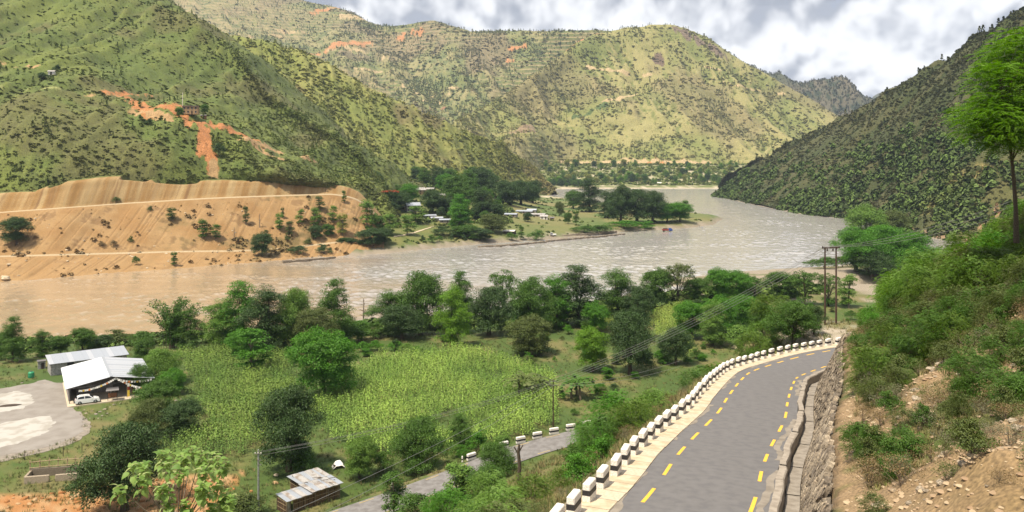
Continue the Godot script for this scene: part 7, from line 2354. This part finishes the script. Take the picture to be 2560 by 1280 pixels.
func build_poles() -> void:
	# the concrete pole at the lower left
	var p := hit(646, 1290, 90.0)
	var a := thing("concrete_pole", "slim grey green concrete pole beside the bamboo hut", "utility pole", p)
	var ht := 29.9 + (51.0 - 29.9) - (1124.0 - 400.0) / F * -p.z - p.y
	var s := st_new()
	tube(s, [Vector3(0, -0.5, 0), Vector3(0, ht, 0)], [0.16, 0.10], 10)
	put("shaft", done(s), M.polec, a)
	put("cross_arm", boxm(Vector3(0.9, 0.08, 0.08), 0.0, Vector3(0, ht - 0.5, 0.12)), M.steel, a)
	for y in [0.35, 0.9]: put("bracket", boxm(Vector3(0.5, 0.07, 0.07), 0.0, Vector3(0.15, ht - 1.0 - y, 0.1)), M.steel, a)
	for x in [-0.38, 0.0, 0.38]: put("insulator", boxm(Vector3(0.09, 0.16, 0.09), 0.02, Vector3(x, ht - 0.38, 0.12)), M.cloth, a)
	# the pole at the field's corner
	var q := hit(1383, 1078, 100.0)
	var b := thing("field_pole", "dark slim pole at the corn field's right corner", "utility pole", q)
	var hq := 51.0 - (948.0 - 400.0) / F * -q.z - q.y
	s = st_new()
	tube(s, [Vector3(0, -0.5, 0), Vector3(0, hq, 0)], [0.13, 0.085], 9)
	put("shaft", done(s), M.rust, b)
	for y in [0.35, 1.0]: put("cross_arm", boxm(Vector3(1.3, 0.09, 0.09), 0.0, Vector3(0, hq - y, 0.1)), M.steel, b)
	for x in [-0.6, -0.2, 0.2, 0.6]: put("insulator", boxm(Vector3(0.09, 0.16, 0.09), 0.02, Vector3(x, hq - 0.24, 0.1)), M.porcelain, b)
	# the double pole past the road's end
	var c := thing("double_pole", "tall pair of rusty brown poles joined by a cross beam past the road's bend", "utility pole", gp(43.1, 115.0), 0.25)
	var hc := 51.0 - (617.0 - 400.0) / F * 115.0 - ground(43.1, 115.0)
	for x in [0.0, 1.75]:
		s = st_new()
		tube(s, [Vector3(x, -1.0, 0), Vector3(x, hc, 0)], [0.14, 0.10], 9)
		put("pole", done(s), M.rust, c)
	put("cross_beam", boxm(Vector3(2.7, 0.16, 0.12), 0.0, Vector3(0.85, hc - 0.15, 0.1)), M.rust, c)
	for x in [-0.45, 0.25, 1.15, 2.15]:
		s = st_new()
		lathe(s, [Vector2(0, -0.18), Vector2(0.11, -0.16), Vector2(0.07, -0.06), Vector2(0.12, 0.0), Vector2(0.07, 0.08), Vector2(0.11, 0.14), Vector2(0, 0.18)], 10)
		put("insulator", done(s), M.porcelain, c, Vector3(x, hc - (0.05 if absf(x - 0.8) > 0.8 else 0.42), 0.14))
	var P := func(x: float, y: float) -> Vector3: return c.transform * Vector3(x, hc - y, 0.14)
	# lines
	for i in 3:
		line_between(a.position + Vector3(-0.38 + 0.38 * i, ht - 0.3 - 0.45 * (i % 2), 0.1), b.position + Vector3(-0.6 + 0.4 * i, hq - 0.2 - 0.5 * (i % 2), 0.1), 1.0, "thin power line from the concrete pole to the field pole, %s of three" % ORD[i])
	for i in 4:
		line_between(b.position + Vector3(-0.6 + 0.4 * i, hq - 0.15 - 0.25 * i, 0.1), P.call([-0.45, 0.25, 1.15, 2.15][i], 0.1), 1.2, "power line from the field pole up to the double pole, %s of four" % ORD[i], 0.024)
	for i in 2:
		line_between(b.position + Vector3(-0.3 + 0.6 * i, hq - 0.5 - 0.4 * i, 0.1), at(700.0 + 90.0 * i, 1292.0, 62.0), 0.6, "power line from the field pole down past the hut, %s of two" % ORD[i], 0.02)
	for i in 2:
		line_between(b.position + Vector3(0.2, hq - 0.9 - 0.2 * i, 0.1), at(1700.0, 902.0 + 14.0 * i, 118.0), 0.8, "low power line from the field pole to the right, %s of two" % ORD[i], 0.018)
	for i in 3:
		line_between(P.call([-0.45, 0.6, 2.15][i], 0.05), at(2620.0, 468.0 + 16.0 * i, 75.0), 1.0, "power line from the double pole up to the right edge, %s of three" % ORD[i], 0.02)
	line_between(P.call(-0.45, 0.1), at(1880.0, 690.0, 330.0), 2.0, "power line from the double pole out over the river", 0.022)
	# a bare trunk and a thin post
	var k := hit(1297, 1206, 70.0)
	var d := thing("dead_trunk", "bare dark dead trunk standing by the lower road's near edge", "dead tree", k)
	var hk := 95.0 / F * -k.z
	s = st_new()
	tube(s, [Vector3(0, -0.3, 0), Vector3(0.1, hk * 0.4, 0), Vector3(-0.05, hk * 0.8, 0), Vector3(0.05, hk, 0)], [0.26, 0.2, 0.17, 0.12], 8)
	tube(s, [Vector3(0, hk * 0.72, 0), Vector3(-0.5, hk * 0.94, 0.1)], [0.12, 0.07], 6)
	tube(s, [Vector3(0, hk * 0.8, 0), Vector3(0.45, hk * 0.98, 0)], [0.1, 0.06], 6)
	put("trunk", done(s), M.bark, d)
	var m := gp(50.2, 113.0)
	tag(put("thin_post", boxm(Vector3(0.12, 4.4, 0.12), 0.0, Vector3(0, 2.1, 0)), M.rust, null, m), "thin dark post right of the double pole", "post")

# ---------------------------------------------------------------- the village
func house(label: String, p: Vector3, turn: float, w: float, d: float, h: float, rise: float, wm: Material, rm: Material, windows: int, storeys := 1, called := "village_house") -> Node3D:
	var t := thing(called, label, "house", p - Vector3(0, 0.3, 0), turn)
	put("wall", boxm(Vector3(w, h + 0.3, d), 0.0, Vector3(0, (h + 0.3) / 2, 0)), wm, t)
	var s := st_new()
	s.set_smooth_group(-1)
	var e := 0.45
	for sg in [-1.0, 1.0]:
		quad(s, Vector3(-w / 2 - e, h + 0.25, sg * (d / 2 + e)), Vector3(w / 2 + e, h + 0.25, sg * (d / 2 + e)), Vector3(w / 2 + e, h + 0.3 + rise, 0), Vector3(-w / 2 - e, h + 0.3 + rise, 0))
		quad(s, Vector3(-w / 2 - e, h + 0.15, sg * (d / 2 + e)), Vector3(w / 2 + e, h + 0.15, sg * (d / 2 + e)), Vector3(w / 2 + e, h + 0.2 + rise, 0), Vector3(-w / 2 - e, h + 0.2 + rise, 0))
		quad(s, Vector3(-w / 2 - e, h + 0.15, sg * (d / 2 + e)), Vector3(w / 2 + e, h + 0.15, sg * (d / 2 + e)), Vector3(w / 2 + e, h + 0.25, sg * (d / 2 + e)), Vector3(-w / 2 - e, h + 0.25, sg * (d / 2 + e)))
		for v in [Vector3(sg * w / 2, h + 0.3, -d / 2), Vector3(sg * w / 2, h + 0.3, d / 2), Vector3(sg * w / 2, h + 0.3 + rise * 0.95, 0)]: s.add_vertex(v)
	put("roof", done(s), rm, t)
	for f in storeys:
		for i in windows:
			var x := (i + 0.5) / windows * w - w / 2
			var fh := h / storeys
			var dr := f == 0 and i == windows / 2
			var o := put("door" if dr else "window", boxm(Vector3(0.9, 1.9 if dr else 1.1, 0.1), 0.0, Vector3(x, 0.3 + f * fh + (0.95 if dr else fh * 0.55), d / 2 + 0.02)), M.darkwood if dr else M.glass, t)
			if not dr: put("window_frame", boxm(Vector3(1.1, 0.12, 0.14), 0.0, Vector3(x, 0.3 + f * fh + fh * 0.55 - 0.62, d / 2 + 0.04)), M.plaster, o)
	return t

func build_village() -> void:
	var list := [
		["tan house with a tall blank wall in the village's middle", 1048, 487, 28, 20, 0.5, M.mudwall, M.oldtin, 3, 2],
		["two storey white and dark house with a pale tin roof", 1032, 528, 34, 24, 0.35, M.plaster, M.metalroof2, 4, 2],
		["tan house with a grey roof right of the blank walled house", 1104, 496, 22, 14, -0.2, M.mudwall, M.oldtin, 2, 1],
		["dark roofed house high at the village's left", 992, 466, 22, 12, 0.2, M.mudwall, M.steel, 2, 1],
		["low house with a pale roof behind the dark roofed house", 1022, 472, 18, 10, 0.1, M.mudwall, M.oldtin, 2, 1],
		["small pale house above the blank walled house", 1076, 480, 20, 12, -0.3, M.mudwall, M.plaster, 2, 1],
		["tiny hut with a pointed roof at the spur's foot", 1106, 436, 10, 8, 0.0, M.mudwall, M.darkwood, 1, 1],
		["white roofed house among the dark trees at the left", 940, 492, 26, 10, 0.2, M.plaster, M.metalroof, 2, 1],
		["long tin roof left in the tin roofed cluster", 1074, 545, 30, 9, 0.3, M.blockwall, M.metalroof2, 2, 1],
		["tin roof in the middle of the tin roofed cluster", 1092, 551, 28, 9, 0.15, M.blockwall, M.metalroof, 2, 1],
		["tin roof right in the tin roofed cluster", 1112, 556, 26, 9, 0.1, M.blockwall, M.metalroof2, 2, 1],
		["small roof behind the tin roofed cluster", 1108, 535, 16, 7, 0.2, M.mudwall, M.oldtin, 1, 1],
		["low shed roof left of the two storey house", 1008, 523, 18, 6, 0.2, M.mudwall, M.metalroof2, 1, 1],
		["low shed with a flat tin roof under the flame tree", 976, 524, 14, 6, 0.1, M.mudwall, M.metalroof2, 1, 1],
		["left long low shed of the hamlet on the spit", 1278, 541, 30, 8, -0.25, M.blockwall, M.metalroof2, 2, 1],
		["middle long low shed of the hamlet on the spit", 1312, 533, 40, 8, -0.25, M.blockwall, M.metalroof2, 3, 1],
		["house with the white roof behind the hamlet's sheds", 1330, 530, 22, 9, -0.2, M.plaster, M.metalroof, 2, 1],
		["right long low shed of the hamlet on the spit", 1345, 541, 36, 8, -0.25, M.blockwall, M.oldtin, 3, 1],
		["small house with a bright white wall at the hamlet's right", 1360, 548, 18, 12, -0.1, M.white, M.oldtin, 2, 1],
		["small brown hut right of the white walled house", 1380, 550, 10, 7, 0.0, M.mudwall, M.steel, 1, 1],
		["shed with a large white roof by the river", 1274, 584, 28, 9, -0.35, M.darkwood, M.white, 1, 1],
		["far shed with a pale blue roof at the mountain's foot", 1292, 440, 26, 7, 0.1, M.plaster, M.skyblue, 2, 1],
		["far shed with a white roof right of the pale blue roof", 1312, 436, 22, 6, 0.1, M.plaster, M.white, 2, 1],
		["small white hut in the tree belt beyond the beach", 1648, 461, 10, 6, 0.0, M.white, M.white, 1, 1]]
	for t in list:
		var p := hit(t[1], t[2], 300.0)
		var m := -p.z / F
		var w: float = t[3] * m
		var h: float = t[4] * m * 0.62
		house(t[0], p, t[5], w, clampf(w * 0.6, 3.0, 7.0), maxf(h, 1.8), maxf(t[4] * m * 0.3, 0.7), t[6], t[7], t[8], t[9])
	# the houses up on the left hill
	var p := on_hill(hills.left, 478, 290)
	house("ochre house with dark openings beside the bare orange ground on the hill", p + Vector3(0, 1.0, -1.0), 0.15, 9.0, 5.0, 4.6, 0.5, M.mudwall, M.darkwood, 4, 2, "hill_house")
	p = on_hill(hills.left, 508, 298)
	house("small red brown hut below the hill house", p, 0.1, 3.0, 2.6, 2.2, 0.5, M.redwall, M.steel, 1, 1, "hill_hut")
	p = on_hill(hills.left, 130, 188)
	house("little white hut alone high on the left hill", p, 0.2, 3.6, 3.0, 2.2, 0.9, M.white, M.plaster, 1, 1, "hill_hut")
	p = on_hill(hills.left, 456, 268)
	tag(put("white_mast", boxm(Vector3(0.22, 9.5, 0.22), 0.0, Vector3(0, 4.0, 0)), M.white, null, p), "tall thin white mast beside the hill house", "mast")
	# stone banks that hold the far shore
	var banks := [["dark stone bank under the bushes of the far shore, left", [[1196, 614], [1250, 612], [1300, 608], [1366, 602]]], ["long stone bank of the spit, lower course", [[1366, 601], [1440, 594], [1500, 589], [1560, 583]]], ["upper course of the stone bank on the spit", [[1376, 592], [1440, 587], [1500, 583], [1540, 578]]], ["dark rock ledge at the foot of the bluff", [[706, 652], [760, 648], [838, 641]]]]
	for b in banks:
		var s := st_new()
		var pts := []
		for q in b[1]:
			var d: float = 50.0 * F / (q[1] - 400.0)
			pts.append(at(q[0], q[1], d) + Vector3(0, 0.0, 0))
		var up := 1.0 if not "upper" in b[0] else 1.5
		for i in pts.size() - 1:
			var n := int((pts[i] as Vector3).distance_to(pts[i + 1]) / 2.2)
			for k in n:
				var a: Vector3 = (pts[i] as Vector3).lerp(pts[i + 1], k / float(n))
				var c: Vector3 = (pts[i] as Vector3).lerp(pts[i + 1], (k + 0.96) / float(n))
				var lift := Vector3(0, rng.randf_range(-0.2, 0.2) + up * 0.5 - 1.0, 0)
				beam(s, a + lift, c + lift, 1.6 + rng.randf(), up * rng.randf_range(0.6, 1.1))
		tag(put("stone_bank", done(s), M.stone[1]), b[0], "stone bank")
	# path by the village
	var s2 := st_new()
	s2.set_smooth_group(-1)
	var pp := []
	for q in [[985, 592], [1010, 588], [1035, 582], [1060, 574], [1085, 566]]: pp.append(hit(q[0], q[1], 300.0))
	for i in pp.size() - 1:
		for k in 6:
			var a: Vector3 = (pp[i] as Vector3).lerp(pp[i + 1], k / 6.0)
			var b: Vector3 = (pp[i] as Vector3).lerp(pp[i + 1], (k + 1) / 6.0)
			var g := func(x: float, z: float) -> Vector3: return gp(x, -z, 0.16)
			quad(s2, g.call(a.x, a.z + 1.6), g.call(b.x, b.z + 1.6), g.call(b.x, b.z - 1.6), g.call(a.x, a.z - 1.6))
	tag(put("village_path", done(s2), M.concrete_pale), "pale path running up into the village", "path", "", "structure")

func build_small() -> void:
	# the lorry on the gravel of the spit
	var d := 51.0 * F / 179.0
	var p := at(1666, 579, d)
	var g := maxf(ground(p.x, d), 0.05)
	var t := thing("small_lorry", "small blue and red lorry at the water's edge of the spit", "lorry", Vector3(p.x, g, p.z), 0.1)
	put("cab", boxm(Vector3(1.9, 1.9, 2.0), 0.15, Vector3(2.6, 1.5, 0)), M.blue, t)
	put("windscreen", boxm(Vector3(0.06, 0.7, 1.7), 0.0, Vector3(3.54, 1.85, 0)), M.glass, t)
	put("bonnet", boxm(Vector3(0.9, 1.0, 1.8), 0.12, Vector3(3.9, 1.1, 0)), M.blue, t)
	put("bed", boxm(Vector3(4.4, 0.9, 2.1), 0.04, Vector3(-0.7, 1.3, 0)), M.red, t)
	put("load", boxm(Vector3(3.2, 0.9, 1.7), 0.3, Vector3(-0.8, 2.0, 0)), M.darkwood, t)
	put("chassis", boxm(Vector3(6.4, 0.25, 1.0), 0.0, Vector3(0.6, 0.7, 0)), M.dark, t)
	for x in [-2.0, 2.9]:
		for z in [-0.95, 0.95]:
			var s := st_new()
			lathe(s, [Vector2(0, -0.14), Vector2(0.4, -0.14), Vector2(0.46, -0.08), Vector2(0.46, 0.08), Vector2(0.4, 0.14), Vector2(0, 0.14)], 14)
			put("wheel", done(s), M.rubber, t, Vector3(x, 0.46, z)).rotation.x = PI / 2
	for i in 2:
		var dd: float = 51.0 * F / (168.0 + i * 3.0)
		var q := at([1749, 1755][i], 569, dd)
		person([0, 0, 0.05 + 0.08 * i], M.darkcloth, [M.darkcloth, M.blue][i], "person", ["person in dark clothes standing at the spit's water edge, left of two", "person in dark clothes standing at the spit's water edge, right of two"][i], Vector3(q.x, maxf(ground(q.x, dd), -0.25), q.z), 1.0 + i)
	# the little truck on the spit's grass
	var w := hit(1382, 589, 300.0)
	var k := thing("grey_pickup", "small grey and white pickup parked above the stone bank", "pickup", w, 0.1)
	put("cab", boxm(Vector3(1.7, 1.6, 1.7), 0.2, Vector3(-0.9, 1.15, 0)), M.alloy, k)
	put("bed", boxm(Vector3(2.2, 0.7, 1.7), 0.05, Vector3(1.1, 0.85, 0)), M.carwhite, k)
	put("windows", boxm(Vector3(1.3, 0.5, 1.74), 0.05, Vector3(-0.9, 1.5, 0)), M.glass, k)
	for x in [-1.2, 1.3]:
		for z in [-0.75, 0.75]:
			var s := st_new()
			lathe(s, [Vector2(0, -0.1), Vector2(0.3, -0.1), Vector2(0.34, -0.05), Vector2(0.34, 0.05), Vector2(0.3, 0.1), Vector2(0, 0.1)], 12)
			put("wheel", done(s), M.rubber, k, Vector3(x, 0.34, z)).rotation.x = PI / 2
	# boulders
	var rs := []
	for i in 4: rs.append(rockm(rng, 0.75))
	var b := [[1063, 1262, 1.5, "pale boulder at the lower road's near edge"], [14, 700, 3.2, "pale boulder at the foot of the bluff, left end"], [8, 698, 2.2, "smaller pale boulder at the foot of the bluff, left end"], [22, 664, 1.6, "pale rock on the bluff above the left boulders"], [1838, 872, 1.6, "pale rock beside the kerb blocks' bend"], [690, 1190, 0.7, "white bundle lying under the big dark tree by the hut"]]
	for i in b.size():
		var q := hit(b[i][0], b[i][1], 60.0) if b[i][1] > 720 else on_hill(hills.sand, b[i][0], b[i][1])
		var o := put("boulder", rs[i % 4], M.concrete_pale, null, q + Vector3(0, 0.2 * b[i][2], 0), i * 1.3)
		o.scale = Vector3(1.2, 0.9, 1.0) * b[i][2]
		tag(o, b[i][3], "boulder")
	# stones on the bluff and along the far water's edge
	var n := 0
	for i in 600:
		if n >= 120: break
		var r := int(rng.randf() * 0.55 * hills.sand.nr)
		var c := rng.randi() % int(hills.sand.nc)
		var q: Vector3 = hills.sand.pos[r * hills.sand.nc + c]
		if q.y < 0.2: continue
		n += 1
		var z := rng.randf_range(0.4, 1.4)
		var o := put("bluff_stone", rs[i % 4], M.concrete_pale if i % 3 else M.stone[0], null, q, rng.randf() * TAU)
		o.scale = Vector3(z * 1.3, z * 0.8, z)
		tag(o, "stone lying on the ochre bluff", "stone", "stones on the ochre bluff")
	# clods of turned orange earth at the lower left
	n = 0
	for i in 500:
		var x := rng.randf_range(-78.0, -34.0)
		var e := rng.randf_range(98.0, 122.0)
		if e - (115.0 + (x + 72.0) * 0.3) > 1.0 or n >= 160: continue
		if (x / e) * F + 1280.0 < -20.0: continue
		n += 1
		var z := rng.randf_range(0.25, 0.9)
		var o := put("clod", rs[i % 4], M.clod[i % 2], null, gp(x, e, 0.05), rng.randf() * TAU)
		o.scale = Vector3(z * 1.5, z * 0.7, z)
		tag(o, "clod of turned orange earth at the lower left", "clod", "clods of orange earth")
